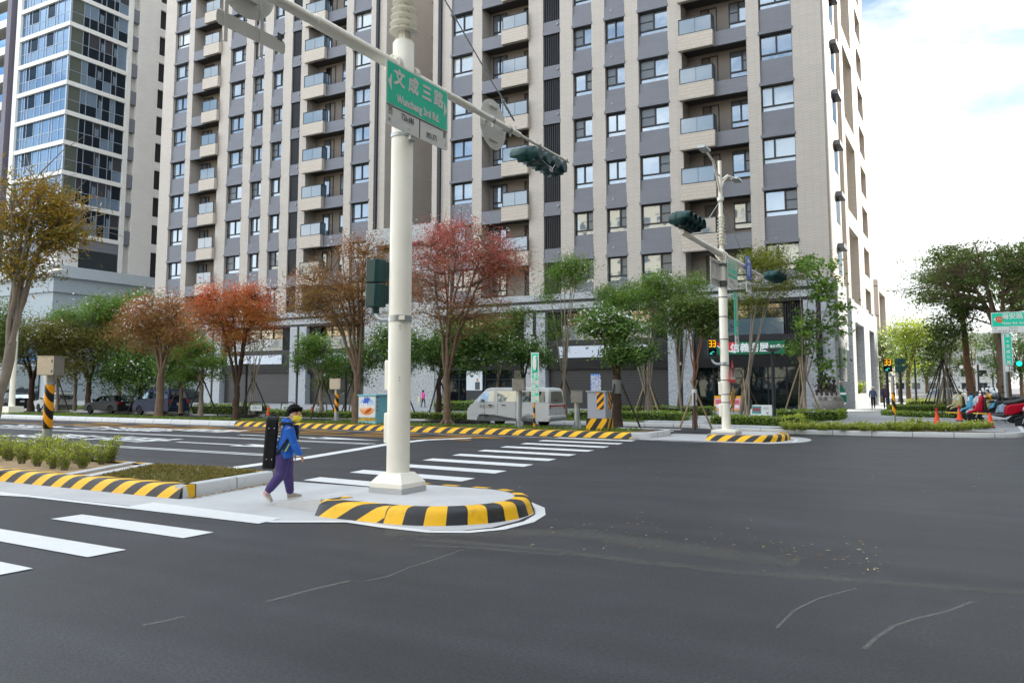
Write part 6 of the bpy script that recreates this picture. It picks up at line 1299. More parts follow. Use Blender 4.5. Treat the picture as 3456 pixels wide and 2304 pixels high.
# white SUV and black SUV
P=paint('white_suv_paint','#c6c9ca',0)
rf_=tail(-2.1,0,[(.66,.86,.84,1.18,M_TAIL)],[(-2.13,-.66,1.16),(-2.13,.66,1.16),(-1.95,.58,1.58),(-1.95,-.58,1.58)],.86,(.36,.66,mat('bumper_grey','#6a6d70',.6,var=.05)),'9DA-4501',.85,(.4,-.6),(.75,-.15,-1.05))
car('suv','white sport utility car with grey bumper parked behind the striped equipment post','SUV',(-51.8,32.0,0),R_(166),4.4,1.8,1.75,
 [(-2.1,.34),(-2.13,.7),(-2.1,1.1),(1.0,1.1),(1.95,.98),(2.2,.8),(2.2,.34)],[(-2.1,1.08),(-1.97,1.62),(-1.8,1.72),(.1,1.74),(.4,1.64),(1.05,1.08)],1.1,1.74,.16,
 [([(-.05,1.14),(.9,1.14),(.38,1.58),(-.05,1.6)],g_carl),([(-1.05,1.14),(-.15,1.14),(-.15,1.6),(-1.05,1.6)],g_car),([(-1.9,1.14),(-1.15,1.14),(-1.15,1.58),(-1.8,1.58)],g_car)],(1.35,-1.3),.35,P,rf_,P)
su=[o for o in COL.objects if o.name=='suv'][0]
fit(su,111,197,31,4.3,1.8,.72,176)
m=MB(); m.box(-1.6,.1,-.62,-.57,1.76,1.81); m.box(-1.6,.1,.57,.62,1.76,1.81); m.box(-1.0,-.95,-.75,.75,1.8,1.84); m.box(-.2,-.15,-.75,.75,1.8,1.84); extra(su,'roof_rack',m,M_TRIM)
P=paint('black_suv_paint','#1b1d21',.3)
rf_=tail(-2.2,0,[(.70,.88,.85,1.5,M_TAIL)],[(-2.22,-.66,1.18),(-2.22,.66,1.18),(-2.0,.58,1.56),(-2.0,-.58,1.56)],.80,(.3,.6,P),'6382-YR',.85,(.4,-.6),(.75,-.15))
car('suv','black sport utility car with tall red tail lamps at the left edge','SUV',(-58.9,31.8,0),R_(168),4.5,1.82,1.68,
 [(-2.2,.3),(-2.22,.7),(-2.18,1.1),(1.0,1.08),(2.0,.95),(2.25,.75),(2.25,.3)],[(-2.18,1.08),(-2.02,1.58),(-1.8,1.66),(-.1,1.68),(.3,1.58),(1.1,1.06)],1.08,1.68,.18,
 [([(-.1,1.12),(.95,1.12),(.3,1.55),(-.1,1.57)],g_car),([(-1.2,1.12),(-.2,1.12),(-.2,1.57),(-1.2,1.57)],g_car)],(1.4,-1.35),.35,P,rf_,P)
fit([o for o in COL.objects if o.name=='suv.001'][0],-60,44,31,4.4,1.82,.72,177)
# cars on the side street
def plain_rear(mx=.8): return tail(-2.1,0,[(.6,.84,.8,1.0,M_TAIL)],[(-2.0,-.6,1.05),(-2.0,.6,1.05),(-1.6,.52,1.45),(-1.6,-.52,1.45)],.6,None,'3A-551',mx,(.3,-.6),())
SED=([(-2.1,.3),(-2.12,.75),(-2.0,1.0),(1.0,.97),(1.9,.82),(2.15,.62),(2.15,.3)],[(-2.0,.98),(-1.5,1.44),(-.8,1.5),(.1,1.48),(.45,1.36),(1.1,.95)],.98,1.5,.2,[([(-.25,1.0),(.9,.98),(.35,1.36),(-.2,1.42)],g_car),([(-1.4,1.0),(-.33,1.0),(-.3,1.42),(-1.0,1.4)],g_car)],(1.35,-1.3),.32)
g=G(2990+40,1372); a=PY(3190,1350,70)
car('hatchback','white car parked beyond the hedge behind the walking pair','car',(-2.4,78,.0),R_(180),4.2,1.75,1.5,*SED,paint('pearl_white_paint','#d2d4d4',0),plain_rear())
a=PY(3335,1352,92); car('hatchback','white car facing us on the side street behind the scooters','car',(a.x+.1,92,0),R_(-92),4.2,1.75,1.5,*SED,_mc['pearl_white_paint'],plain_rear())
cf=[o for o in COL.objects if o.name=='hatchback.001'][0]
m=MB(); m.ext([(1.15,-.62,1.0),(1.15,.62,1.0),(.5,.55,1.42),(.5,-.55,1.42)],(.012,0,.012)); extra(cf,'windscreen',m,g_carl); m=MB(); m.box(2.1,2.17,-.8,-.45,.62,.78); m.box(2.1,2.17,.45,.8,.62,.78); extra(cf,'headlight',m,M_HEADL)
a=PY(3440,1350,105); car('hatchback','grey car on the side street at the right edge','car',(a.x+1.6,100,0),R_(-91),4.2,1.75,1.5,*SED,paint('grey_car_paint','#6d7175',.4),plain_rear())
# ---------------- scooters
def scooter(label,loc,rz,col,helmet=None,lean=8,scale=1.0,group='scooters parked in a row'):
    t=thing('scooter',label,'scooter',loc,rz,group); t.scale=(scale,)*3
    base=Matrix.Rotation(R_(lean),4,'X')
    def mb_(): q=MB(); q.M=base.copy(); return q
    pc=paint('scooter_paint_'+col[1:],col,.1)
    for wx in (.66,-.60):
        m=mb_(); m.M=base@Matrix.Translation((wx,0,.25))@Matrix.Rotation(R_(90),4,'X'); m.lathe([(.14,-.05),(.22,-.055),(.25,-.02),(.25,.02),(.22,.055),(.14,.05)],(0,0,0),20); w0=m.build('wheel',M_TYRE,t,smooth=True)
        m=mb_(); m.M=base@Matrix.Translation((wx,0,.25))@Matrix.Rotation(R_(90),4,'X'); m.lathe([(.02,-.03),(.15,-.04),(.15,.04),(.02,.03)],(0,0,0),16); m.build('rim',M_RIM,w0)
    def pr(name,pts,w0,mt,bev=.03):
        m=mb_(); m.ext([(x,-w0/2,z) for x,z in pts],(0,w0,0)); return m.build(name,mt,t,bevel=bev)
    pr('front_fender',[(.93,.34),(.86,.45),(.68,.52),(.50,.47),(.44,.36),(.55,.42),(.68,.44),(.80,.40)],.15,pc,.02)
    m=mb_(); m.tube([(.66,-.07,.25),(.56,-.07,.55)],.022,8); m.tube([(.66,.07,.25),(.56,.07,.55)],.022,8); m.build('fork',M_RIM,t)
    pr('front_cowl',[(.62,.42),(.66,.55),(.60,.80),(.52,.96),(.44,1.0),(.40,.92),(.42,.70),(.44,.45)],.27,pc,.07)
    pr('leg_shield',[(.44,.34),(.44,.9),(.38,.9),(.34,.6),(.28,.34)],.34,M_TRIM,.03)
    pr('floorboard',[(.42,.26),(.42,.35),(-.16,.35),(-.2,.26)],.32,M_TRIM,.02)
    pr('side_skirt',[(.50,.30),(.40,.36),(-.15,.26),(-.35,.34),(-.2,.20),(.36,.18)],.36,mat('scooter_silver','#c3c6c8',.35,.3,var=.03),.02)
    pr('rear_body',[(-.14,.34),(-.18,.62),(-.30,.70),(-.80,.78),(-.98,.80),(-.95,.70),(-.75,.50),(-.40,.36)],.30,pc,.05)
    pr('engine_cover',[(-.25,.2),(-.2,.34),(-.55,.40),(-.78,.30),(-.7,.18)],.24,M_TRIM,.03)
    pr('seat',[(-.12,.68),(-.16,.76),(-.45,.80),(-.66,.88),(-.92,.86),(-.92,.79),(-.5,.72)],.29,M_BLK2,.04)
    pr('headlight',[(.64,.72),(.62,.82),(.575,.90),(.56,.72)],.22,M_HEADL,.02)
    pr('tail_light',[(-.99,.66),(-1.0,.74),(-.94,.74),(-.93,.66)],.18,M_TAIL,.015)
    m=mb_(); m.tube([(.50,0,.8),(.44,0,1.04)],.03,8); m.tube([(.36,-.36,1.02),(.44,-.2,1.05),(.46,0,1.06),(.44,.2,1.05),(.36,.36,1.02)],.018,8); m.build('handlebar',M_TRIM,t,smooth=True)
    for s in (-1,1):
        m=mb_(); m.tube([(.42,s*.27,1.05),(.44,s*.33,1.2)],.008,6); m.ball((.44,s*.37,1.24),.02,.08,.05,10); m.build('mirror',M_BLK2,t,smooth=True)
    m=mb_(); m.tube([(-.35,-.1,.2),(-.45,-.2,.02)],.015,6); m.build('side_stand',M_TRIM,t)
    return t
def sc_at(label,pxx,pyb,rz,col,scale=1.0,lean=8):
    g=G(pxx,pyb,.155); return scooter(label,(g.x,g.y,.155),rz,col,None,lean,scale*1.12)
s1=sc_at('red scooter with silver side trim, frontmost of the row by the cones',3372,1434,R_(188),'#b3122b',1.05,-8)
sc_at('silver blue scooter leaning behind the red one',3356,1426,R_(198),'#8fa9bd',1.0)
sc_at('light blue scooter third from the front of the row',3330,1419,R_(201),'#4f9dbb')
sc_at('olive tan scooter with a flat seat, behind the cones',3290,1410,R_(199),'#a59c6a')
sc_at('tan scooter farthest back in the row by the trees',3272,1402,R_(200),'#b5ab83')
sc_at('black scooter between the red scooter and the street sign post',3425,1420,R_(200),'#1d1f23',1.02)
sc_at('dark grey scooter behind the tree trunk at the right edge',3372,1408,R_(205),'#3a3d42')
# helmets left on the scooters
for lb,px_,py_,D,col in (('grey full face helmet hanging on a scooter by the street sign post',3358,1338,40,'#55595f'),('yellow and black helmet on the second scooter',3338,1340,41,'#d59a1d'),('black helmet on the olive scooter',3283,1340,44,'#1b1c1f')):
    p=PY(px_,py_,D); m=MB(); m.ball((0,0,0),.15,.14,.14,16); o=m.build('helmet',paint('helmet_'+col[1:],col,.1),smooth=True); o.location=p; tag(o,lb,'helmet')
    m=MB(); m.ball((-.05,-.05,-.02),.115,.115,.06,12); q=m.build('visor',M_BLK2,o,smooth=True)
# ------------------------------------------------------------------ trees and planting
def leafmesh(name,pts,hs,size,mt,parent,rng,asp=.42,up=.25,droop=0,two=False):
    n=len(pts); P=np.asarray(pts,dtype=np.float32); nr=np.random.default_rng(rng)
    d=nr.normal(size=(n,3)); d[:,2]=d[:,2]*.7-droop; d/=np.linalg.norm(d,axis=1)[:,None]
    a=nr.normal(size=(n,3)); a[:,2]+=up*4; s=np.cross(d,a); s/=np.linalg.norm(s,axis=1)[:,None]+1e-9; nm=np.cross(s,d)
    L=size*nr.uniform(.6,1.3,(n,1)); w=L*asp*.5
    v=np.stack([P-d*L*.5,P+s*w+nm*L*.08,P+d*L*.5,P-s*w+nm*L*.08],1).reshape(-1,3)
    me=bpy.data.meshes.new(name); me.vertices.add(4*n); me.vertices.foreach_set('co',v.ravel()); me.loops.add(4*n); me.loops.foreach_set('vertex_index',np.arange(4*n,dtype=np.int32)); me.polygons.add(n); me.polygons.foreach_set('loop_start',np.arange(0,4*n,4,dtype=np.int32)); me.polygons.foreach_set('loop_total',np.full(n,4,dtype=np.int32))
    at=me.attributes.new('h','FLOAT','FACE'); at.data.foreach_set('value',np.clip(np.asarray(hs,dtype=np.float32),0,1)); me.materials.append(mt); me.update(); me.validate()
    o=bpy.data.objects.new(name,me); COL.objects.link(o)
    if parent is not None: o.parent=parent
    return o
M_BARK=mat('grey_brown_bark','#6b5a4a',.9,var=.35,vscale=6,bump=.8,bscale=16,detail=8); M_BARKL=mat('pale_smooth_bark','#8f8578',.85,var=.22,vscale=5,bump=.3,bscale=14); M_BARKD=mat('dark_bark','#43352b',.9,var=.35,vscale=6,bump=.8,bscale=16); M_BARKR=mat('reddish_bark','#7d5c48',.9,var=.3,vscale=6,bump=.6,bscale=18)
M_STK=mat('stake_dark','#3a332d',.85,var=.25,vscale=6); M_STKL=mat('stake_pale','#9a8769',.8,var=.25,vscale=6)
def tree(label,base,H,crowns,nclump,nleaf,lsize,lm,bark,tr=.14,fork=.35,prim=5,seed=0,clr=.35,lean=(0,0),stems=1,group=None,hgrad=.35,stakes=0,wisp=0,flat=.8,cat='tree',name='tree',asp=.42,droop=0,stake_h=2.0,stake_m=None,spread=.25,hbase=None,root=False):
    """crowns: ellipsoids (dx,dy,z,rx,ry,rz,weight) around the base"""
    r=random.Random(seed); t=thing(name,label,cat,base,0,group); tips=[]; hs=[]
    W=[c[6] for c in crowns]
    zmin=min(c[2]-c[5] for c in crowns); zmax=max(c[2]+c[5] for c in crowns)
    for k in range(nclump):
        c=r.choices(crowns,W)[0]
        while True:
            v=Vector((r.gauss(0,1),r.gauss(0,1),r.gauss(0,1))); v.normalize(); q=r.random()**.42
            if v.z<-.25 and r.random()<.55: continue
            th=math.atan2(v.y,v.x); q*=.62+.30*(1+math.sin(3*th+seed+2*v.z))*.5+.28*(1+math.sin(5*th-seed*1.7+4*v.z))*.5
            break
        tips.append(Vector((c[0]+v.x*c[3]*q,c[1]+v.y*c[4]*q,c[2]+v.z*c[5]*q)))
    wood=MB(); allp=[]
    starts=[Vector((0,0,0))] if stems==1 else [Vector((spread*math.cos(6.28*k/stems+r.random()),spread*math.sin(6.28*k/stems+r.random()),0))*r.uniform(.4,1) for k in range(stems)]
    groups=[[] for _ in range(prim*(1 if stems==1 else 1) if stems==1 else stems)]
    ng=len(groups)
    cx=sum(p.x for p in tips)/len(tips); cy=sum(p.y for p in tips)/len(tips)
    for p in tips: groups[int((math.atan2(p.y-cy,p.x-cx)+math.pi)/(2*math.pi)*ng)%ng].append(p)
    fz=H*fork
    for gi,gp in enumerate(groups):
        if not gp: continue
        m=Vector((sum(p.x for p in gp)/len(gp),sum(p.y for p in gp)/len(gp),sum(p.z for p in gp)/len(gp))); top=max(gp,key=lambda p:p.z)
        end=m.lerp(top,.45)
        if stems==1: f=Vector((lean[0]*fz+r.uniform(-.05,.05),lean[1]*fz+r.uniform(-.05,.05),fz*r.uniform(.86,1.05)))
        else: f=starts[gi]
        c1=f.lerp(end,.45)+Vector((r.uniform(-.15,.15),r.uniform(-.15,.15),(.22 if stems==1 else .1)*(end-f).length)); pts=[]
        for k in range(9):
            u=k/8; pts.append(f*(1-u)**2+c1*2*u*(1-u)+end*u*u+Vector((r.uniform(-.04,.04),r.uniform(-.04,.04),0))*(0<k<8))
        r0=tr*(.46 if stems==1 else 1.0); wood.tube(pts,[r0*(1-.80*k/8) for k in range(9)],8); 
        for p in gp:
            zs=[q for q in pts[2:] if q.z<p.z+.1] or pts[2:4]; s=min(zs,key=lambda q:(q-p).length+r.uniform(0,.5)); mid=s.lerp(p,.5)+Vector((r.uniform(-.12,.12),r.uniform(-.12,.12),.12*(p-s).length)); rr=max(.006,tr*.16*r.uniform(.5,1.1))
            wood.tube([s,mid,p],[rr,rr*.65,rr*.28],5,0,False); allp.append((mid,p))
    if stems==1:
        k=7; pts=[]
        for i in range(k+1):
            u=i/k; pts.append(Vector((lean[0]*fz*u+(r.uniform(-.03,.03) if 0<i<k else 0),lean[1]*fz*u+(r.uniform(-.03,.03) if 0<i<k else 0),fz*1.02*u)))
        wood.tube(pts,[tr*(1.35 if i==0 else 1.08-.25*i/k)*(1+.07*math.sin(i*2.3+seed)) for i in range(k+1)],12)
        if root:
            for k in range(9): a=r.uniform(0,6.28); wood.tube([(math.cos(a)*tr*.6,math.sin(a)*tr*.6,.25),(math.cos(a)*tr*2,math.sin(a)*tr*2,.06),(math.cos(a)*tr*3.4,math.sin(a)*tr*3.4,-.03)],[tr*.4,tr*.25,tr*.1],6)
    wood.build('trunk',bark,t,smooth=True)
    if wisp:
        tw=MB()
        for _ in range(wisp):
            mid,p=r.choice(allp); d=(p-mid).normalized(); e=p+d*r.uniform(.3,.9)+Vector((r.uniform(-.3,.3),r.uniform(-.3,.3),r.uniform(-.1,.5))); tw.tube([p,p.lerp(e,.5)+Vector((0,0,.08)),e],[.012,.008,.004],4,0,False)
        tw.build('twig',bark,t)
    L=[];h=[]
    for (mid,p) in allp:
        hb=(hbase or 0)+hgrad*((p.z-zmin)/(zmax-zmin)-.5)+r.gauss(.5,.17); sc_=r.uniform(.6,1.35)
        for _ in range(int(nleaf*r.uniform(.5,1.5))):
            q=p+Vector((r.gauss(0,clr*sc_),r.gauss(0,clr*sc_),r.gauss(0,clr*flat*.75*sc_))); 
            if r.random()<.18: q=mid.lerp(p,r.random())+Vector((r.gauss(0,clr*.4),r.gauss(0,clr*.4),r.gauss(0,clr*.3)))
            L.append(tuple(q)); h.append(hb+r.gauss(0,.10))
    leafmesh('crown',L,h,lsize,lm,t,seed,asp,.25,droop)
    for k in range(stakes):
        a=6.28*k/stakes+r.uniform(-.2,.2)+.4; R0=r.uniform(.8,1.1)*stake_h*.42; m=MB(); m.tube([(math.cos(a)*R0,math.sin(a)*R0,-.02),(-math.cos(a)*.12,-math.sin(a)*.12,stake_h*1.12)],.035,7); m.build('stake',(stake_m or (M_STK,M_STKL))[k%2],t)
    return t
LM_RED=leafmat('red_tree_leaves',['#6c7438','#7f6c3e','#906448','#9a5c4c','#a2584e','#b05a58','#c8646c']); LM_RB=leafmat('russet_leaves',['#76703a','#85603a','#93573a','#9e583e','#aa5e46','#a46c4c'])
LM_OR=leafmat('orange_leaves',['#7d7a34','#9c7e36','#b67c38','#c8783a','#d27242','#d2664a']); LM_GOLD=leafmat('golden_leaves',['#4d6a26','#6f7a30','#8f8a36','#a5913c','#b89a44','#c09340'])
LM_GRN=leafmat('fresh_leaves',['#335a28','#447030','#578238','#6d943f','#86a34a']); LM_DKG=leafmat('dark_leaves',['#27421e','#355424','#44662c','#567a36','#6f8f48'],.2); LM_BRG=leafmat('brown_green_leaves',['#686a38','#7a6a3c','#8c6e40','#98764c','#7e7a42'])
LM_OLV=leafmat('olive_tree_leaves',['#2b4322','#3c562b','#4d6833','#61793b','#788c4a']); LM_LIME=leafmat('lime_leaves',['#4d6a22','#67822a','#7f9a30','#96ac3a','#a9b648']); LM_SHR=leafmat('shrub_leaves',['#5a7a28','#72922e','#8faa38','#aabd44','#bcc452']); LM_HED=leafmat('hedge_leaves',['#3a5a22','#4d7028','#648632','#7c9a3c','#94a848'])
def pt(pxx,pyb,z=.16): return G(pxx,pyb,z)
def tpx(label,pxx,pyb,crown_px,nc,nl,ls,lm,bark,z=.16,**k):
    """crown_px: list of (px, py, half width px, half height px, weight, depth offset)"""
    g=pt(pxx,pyb,z); D=g.y; crs=[]; top=0
    zz=(g-CV).dot(FV)
    for (x,y,rx,ry,w_,dy) in crown_px:
        c=PY(x,y,D+dy); s=(c-CV).dot(FV)/FPX; crs.append((c.x-g.x,dy,c.z-g.z,rx*s,rx*s*.9,ry*s,w_)); top=max(top,c.z-g.z+ry*s)
    return tree(label,(g.x,g.y,g.z),top,crs,nc,nl,ls,lm,bark,**k)
MG='trees planted along the far median'
tpx('red leaved tree with a knobbly trunk just right of the big signal pole',1509,1437,[(1560,900,200,150,3,0),(1500,800,100,80,1.2,0),(1690,900,90,140,1.5,0),(1420,950,80,150,1.2,0),(1560,1060,190,100,1.8,0)],340,66,.108,LM_RED,M_BARK,tr=.145,fork=.22,prim=8,seed=3,clr=.33,group=MG,hgrad=.7,wisp=45,droop=.15,asp=.34,root=True,lean=(-.02,0))
tpx('russet leaved tree left of the big signal pole beside the pale blue cabinet',1203,1428,[(1150,990,200,115,3,0),(1190,850,60,70,.6,0),(1290,900,90,120,1.1,0),(1040,1040,90,70,.8,0),(1180,1080,150,60,.8,0)],300,64,.108,LM_RB,M_BARK,tr=.16,fork=.24,prim=7,seed=7,clr=.33,group=MG,hgrad=.4,wisp=40,droop=.15,asp=.34)
tpx('bright orange leaved tree with a dark trunk above the boy',796,1418,[(790,1035,160,85,3,0),(720,1090,110,80,1.1,0),(880,1080,90,70,1.1,0),(800,1140,110,60,.9,0)],300,76,.11,LM_OR,M_BARKD,tr=.15,fork=.24,prim=7,seed=12,clr=.33,group=MG,hgrad=.55,droop=.12,asp=.36)
tpx('brownish red tree with a straight trunk in front of the dark blue minivan',536,1408,[(535,1075,120,90,3,0),(470,1130,100,70,1.2,0),(610,1140,70,70,1,0)],260,72,.125,LM_RB,M_BARK,tr=.19,fork=.34,prim=5,seed=21,clr=.34,group=MG,hgrad=.5,droop=.12,hbase=.1,asp=.36)
tpx('brown green tree behind the dark grey sedan',295,1385,[(300,1165,170,85,3,0),(210,1150,110,75,1.3,0),(400,1150,100,75,1.3,0)],260,58,.17,LM_BRG,M_BARK,tr=.17,fork=.32,prim=5,seed=23,clr=.42,group=MG,hgrad=.4,wisp=30)
tpx('brown green tree at the left beside the street lamp and black car',103,1387,[(110,1165,140,90,3,0),(20,1180,80,110,1.2,0),(190,1130,80,60,1,0)],230,58,.17,LM_BRG,M_BARKD,tr=.18,fork=.32,prim=5,seed=25,clr=.42,group=MG,hgrad=.4,wisp=24)
tpx('green leaved tree at the far left edge behind the street lamp',-20,1392,[(0,1150,70,110,3,0),(20,1060,50,50,1,0)],70,56,.18,LM_OLV,M_BARK,tr=.16,fork=.35,prim=4,seed=27,clr=.45,group=MG)
# golden tree on the near median, leaning in from the left
tpx('golden leaved tree leaning in at the left edge, closest tree to us',-62,1590,[(95,680,150,85,2.2,.4),(30,780,120,110,1.6,.2),(200,730,90,80,1.3,.7),(180,820,80,70,1.2,.7),(60,900,110,70,1.3,.2),(245,800,40,40,.4,.7)],190,36,.12,LM_GOLD,M_BARKL,z=.155,tr=.10,fork=.42,prim=6,seed=31,clr=.19,lean=(.16,.08),hgrad=.3,wisp=60,droop=.5,asp=.22)
# pavement trees behind
PG='staked young trees on the far pavement'
tpx('dark evergreen tree left of the gap, behind the dark blue minivan',470,1388,[(470,1245,115,110,3,0),(390,1265,80,90,1.2,0),(570,1255,75,90,1.2,0)],260,70,.17,LM_DKG,M_BARKD,tr=.14,fork=.3,prim=5,seed=33,clr=.48,group=PG,stakes=3)
tpx('light green tree rising behind the brownish red tree',400,1386,[(400,1055,60,50,2,0),(470,1020,60,40,1,0),(350,1090,60,40,1,0)],120,60,.17,LM_GRN,M_BARKL,tr=.12,fork=.5,prim=4,seed=35,clr=.45,group=PG,wisp=20)
tpx('young green tree with pale limbs between the brown and orange trees',677,1402,[(660,1190,70,50,2,0),(720,1230,60,50,1,0),(640,1270,45,25,1,0)],95,54,.16,LM_GRN,M_BARKL,tr=.11,fork=.38,prim=4,seed=37,clr=.3,group=PG,stakes=3,wisp=20)
tpx('multi stemmed bare tree behind the orange tree',850,1398,[(860,1180,70,90,2,0)],34,10,.14,LM_BRG,M_BARKL,tr=.05,stems=6,seed=38,clr=.3,group=PG,stakes=3,wisp=40)
tpx('small green tree with curved limbs right of the boy',1082,1408,[(1060,1180,75,55,2,0),(1110,1230,60,50,1.2,0),(1010,1220,50,40,.7,0)],100,54,.14,LM_GRN,M_BARKL,tr=.10,fork=.33,prim=5,seed=39,clr=.28,group=PG,stakes=3,hbase=-.15)
tpx('dark green broadleaf tree right behind the big signal pole',1350,1405,[(1370,1190,60,90,2,0),(1310,1170,50,70,1,0)],110,66,.16,LM_DKG,M_BARK,tr=.11,fork=.35,prim=4,seed=41,clr=.34,group=PG,stakes=3,hbase=.12)
tpx('dense dark green broadleaf tree behind the knobbly red tree',1480,1408,[(1560,1180,120,100,3,0),(1660,1150,80,90,1.3,0),(1450,1200,60,80,1,0)],230,74,.16,LM_DKG,M_BARKD,tr=.13,fork=.35,prim=5,seed=43,clr=.34,group=PG,stakes=3)
tpx('small bushy tree behind the green lane sign',1768,1404,[(1775,1180,65,50,2,0),(1740,1210,50,40,1,0),(1830,1220,40,40,.7,0)],90,60,.14,LM_DKG,M_BARKD,tr=.10,fork=.45,prim=4,seed=45,clr=.27,group=PG,hbase=.15)
tpx('tall multi stemmed tree with a feathery top right of the green lane sign',1905,1404,[(1925,920,80,65,3,0),(1850,985,40,60,.6,0),(1870,1130,50,90,.5,0),(1975,1080,40,80,.4,0)],190,44,.14,LM_GRN,M_BARKL,tr=.055,stems=6,seed=47,clr=.30,group=PG,stakes=4,wisp=40,hgrad=.2,asp=.3)
tpx('dark trunked tree with a white trunk wrap beside the hazard cabinet',2084,1440,[(2060,1100,90,60,1.6,0),(2120,1200,80,40,1.6,0),(2000,1090,40,50,.6,0)],150,66,.15,LM_DKG,M_BARKD,tr=.17,fork=.42,prim=5,seed=49,clr=.26,group=PG,stakes=3,hbase=.15)
tpx('multi stemmed tree with a broad green dome in front of the blank white sign',2185,1402,[(2150,1010,140,60,3,0),(2230,960,80,45,1.2,0),(2060,1010,60,50,.8,0),(2200,1110,100,60,.6,0)],330,56,.14,LM_GRN,M_BARKL,tr=.05,stems=9,seed=51,clr=.30,group=PG,stakes=6,wisp=40,hgrad=.25,asp=.32,hbase=.05)
tpx('young forked tree with white bandage left of the far signal pole',2346,1444,[(2330,1050,90,60,2,0),(2400,1060,60,60,1.2,0),(2260,1090,40,50,.6,0),(2390,1120,40,40,.6,0)],150,56,.14,LM_OLV,M_BARKR,tr=.075,fork=.34,prim=4,seed=53,clr=.28,group=PG,stakes=4,wisp=20,stake_h=1.5,stake_m=(M_STKL,M_STK))
tpx('feathery multi stemmed tree behind the far signal pole',2512,1404,[(2580,890,90,60,2,0),(2530,1010,80,80,1,0),(2640,960,60,60,1,0)],210,46,.14,leafmat('yellow_green_leaves',['#4a5f22','#627529','#7c8a33','#95993c']),M_BARKL,tr=.055,stems=6,seed=55,clr=.30,group=PG,stakes=4,wisp=30,asp=.3)
tpx('young maple with airy green leaves before the tower corner',2707,1406,[(2740,900,80,50,1.4,0),(2790,980,70,70,1.4,0),(2740,1110,90,70,1.4,0),(2830,1080,40,70,.8,0),(2690,1180,50,50,.6,0),(2800,1240,50,50,.5,0)],120,26,.20,LM_GRN,M_BARKL,tr=.06,stems=4,seed=57,clr=.24,group=PG,stakes=4,wisp=30,stake_m=(M_STKL,M_STKL),stake_h=2.6,asp=.6)
tpx('thin pale limbed tree behind the white sport utility car',190,1388,[(190,1190,80,80,2,0),(240,1250,50,60,1,0)],90,44,.16,LM_BRG,M_BARKL,tr=.09,fork=.3,prim=5,seed=81,clr=.4,group=PG,stakes=3,wisp=30)
tpx('green tree with low leaves left of the pale limbed green tree',610,1396,[(600,1230,70,70,2,0),(640,1160,50,50,1,0)],110,56,.15,LM_DKG,M_BARK,tr=.10,fork=.3,prim=5,seed=83,clr=.33,group=PG,stakes=3,hbase=.15)
tpx('leafy tree filling the gap behind the russet tree',1190,1400,[(1200,1230,90,80,2,0),(1120,1290,50,50,1,0),(1270,1180,60,60,1,0)],150,50,.15,LM_OLV,M_BARKL,tr=.08,fork=.3,prim=5,seed=85,clr=.33,group=PG,stakes=3,hbase=.1)
tpx('leafy tree between the lane sign tree and the multi stemmed tree',1680,1402,[(1690,1130,80,80,2,0),(1740,1080,50,50,1,0)],110,46,.15,LM_OLV,M_BARKL,tr=.07,fork=.3,prim=4,seed=87,clr=.33,group=PG,stakes=3)
tpx('slender green tree behind the forked bandaged tree',2290,1400,[(2290,1010,90,70,2,0),(2340,960,60,50,1,0),(2270,1120,60,60,.7,0)],150,42,.14,LM_GRN,M_BARKL,tr=.05,stems=5,seed=89,clr=.32,group=PG,wisp=30,asp=.32)
wr_=[o for o in COL.objects if o.get('label','').startswith('young forked tree with white')][0]
m=MB(); m.tube([(0,0,.78),(0,0,1.36)],.09,12); m.build('trunk_wrap',mat('bandage_white','#cfd3d4',.7,var=.06),wr_)
wr_=[o for o in COL.objects if o.get('label','').startswith('dark trunked tree with a white')][0]
m=MB(); m.tube([(0,0,1.2),(0.01,0,1.7)],.178,12); m.build('trunk_wrap',mat('wrap_grey','#7d7e7a',.7,var=.1),wr_)
# plaza trees on the right
tpx('clump of bare stems propped by a cone of dark stakes on the plaza',3190,1386,[(3200,1130,80,80,2,0),(3150,1190,50,50,1,0),(3240,1060,60,70,1.5,0)],120,40,.20,LM_OLV,M_BARKL,tr=.06,stems=8,seed=61,clr=.42,stakes=10,stake_h=3.2,wisp=40,stake_m=(M_STK,M_STK),spread=.6)
tpx('large spreading tree with tiered branches and the thicker trunk by the street sign',3395,1390,[(3330,900,230,80,3,0),(3250,960,200,70,2,0),(3400,1000,190,90,2,0),(3200,1030,110,60,1,0),(3450,900,180,70,2,0)],330,44,.17,LM_OLV,M_BARK,tr=.36,fork=.36,prim=7,seed=63,clr=.42,flat=.32,hgrad=.2)
tpx('tall tree with a leaning slender trunk on the plaza, left of the spreading tree',3283,1385,[(3220,870,120,60,2,2),(3180,950,100,60,2,2),(3290,940,100,80,2,2),(3130,1000,60,40,.8,2)],200,44,.19,LM_OLV,M_BARKR,tr=.20,fork=.5,prim=6,seed=65,clr=.46,flat=.32,lean=(-.05,0))
SGp='street trees beyond the plaza'
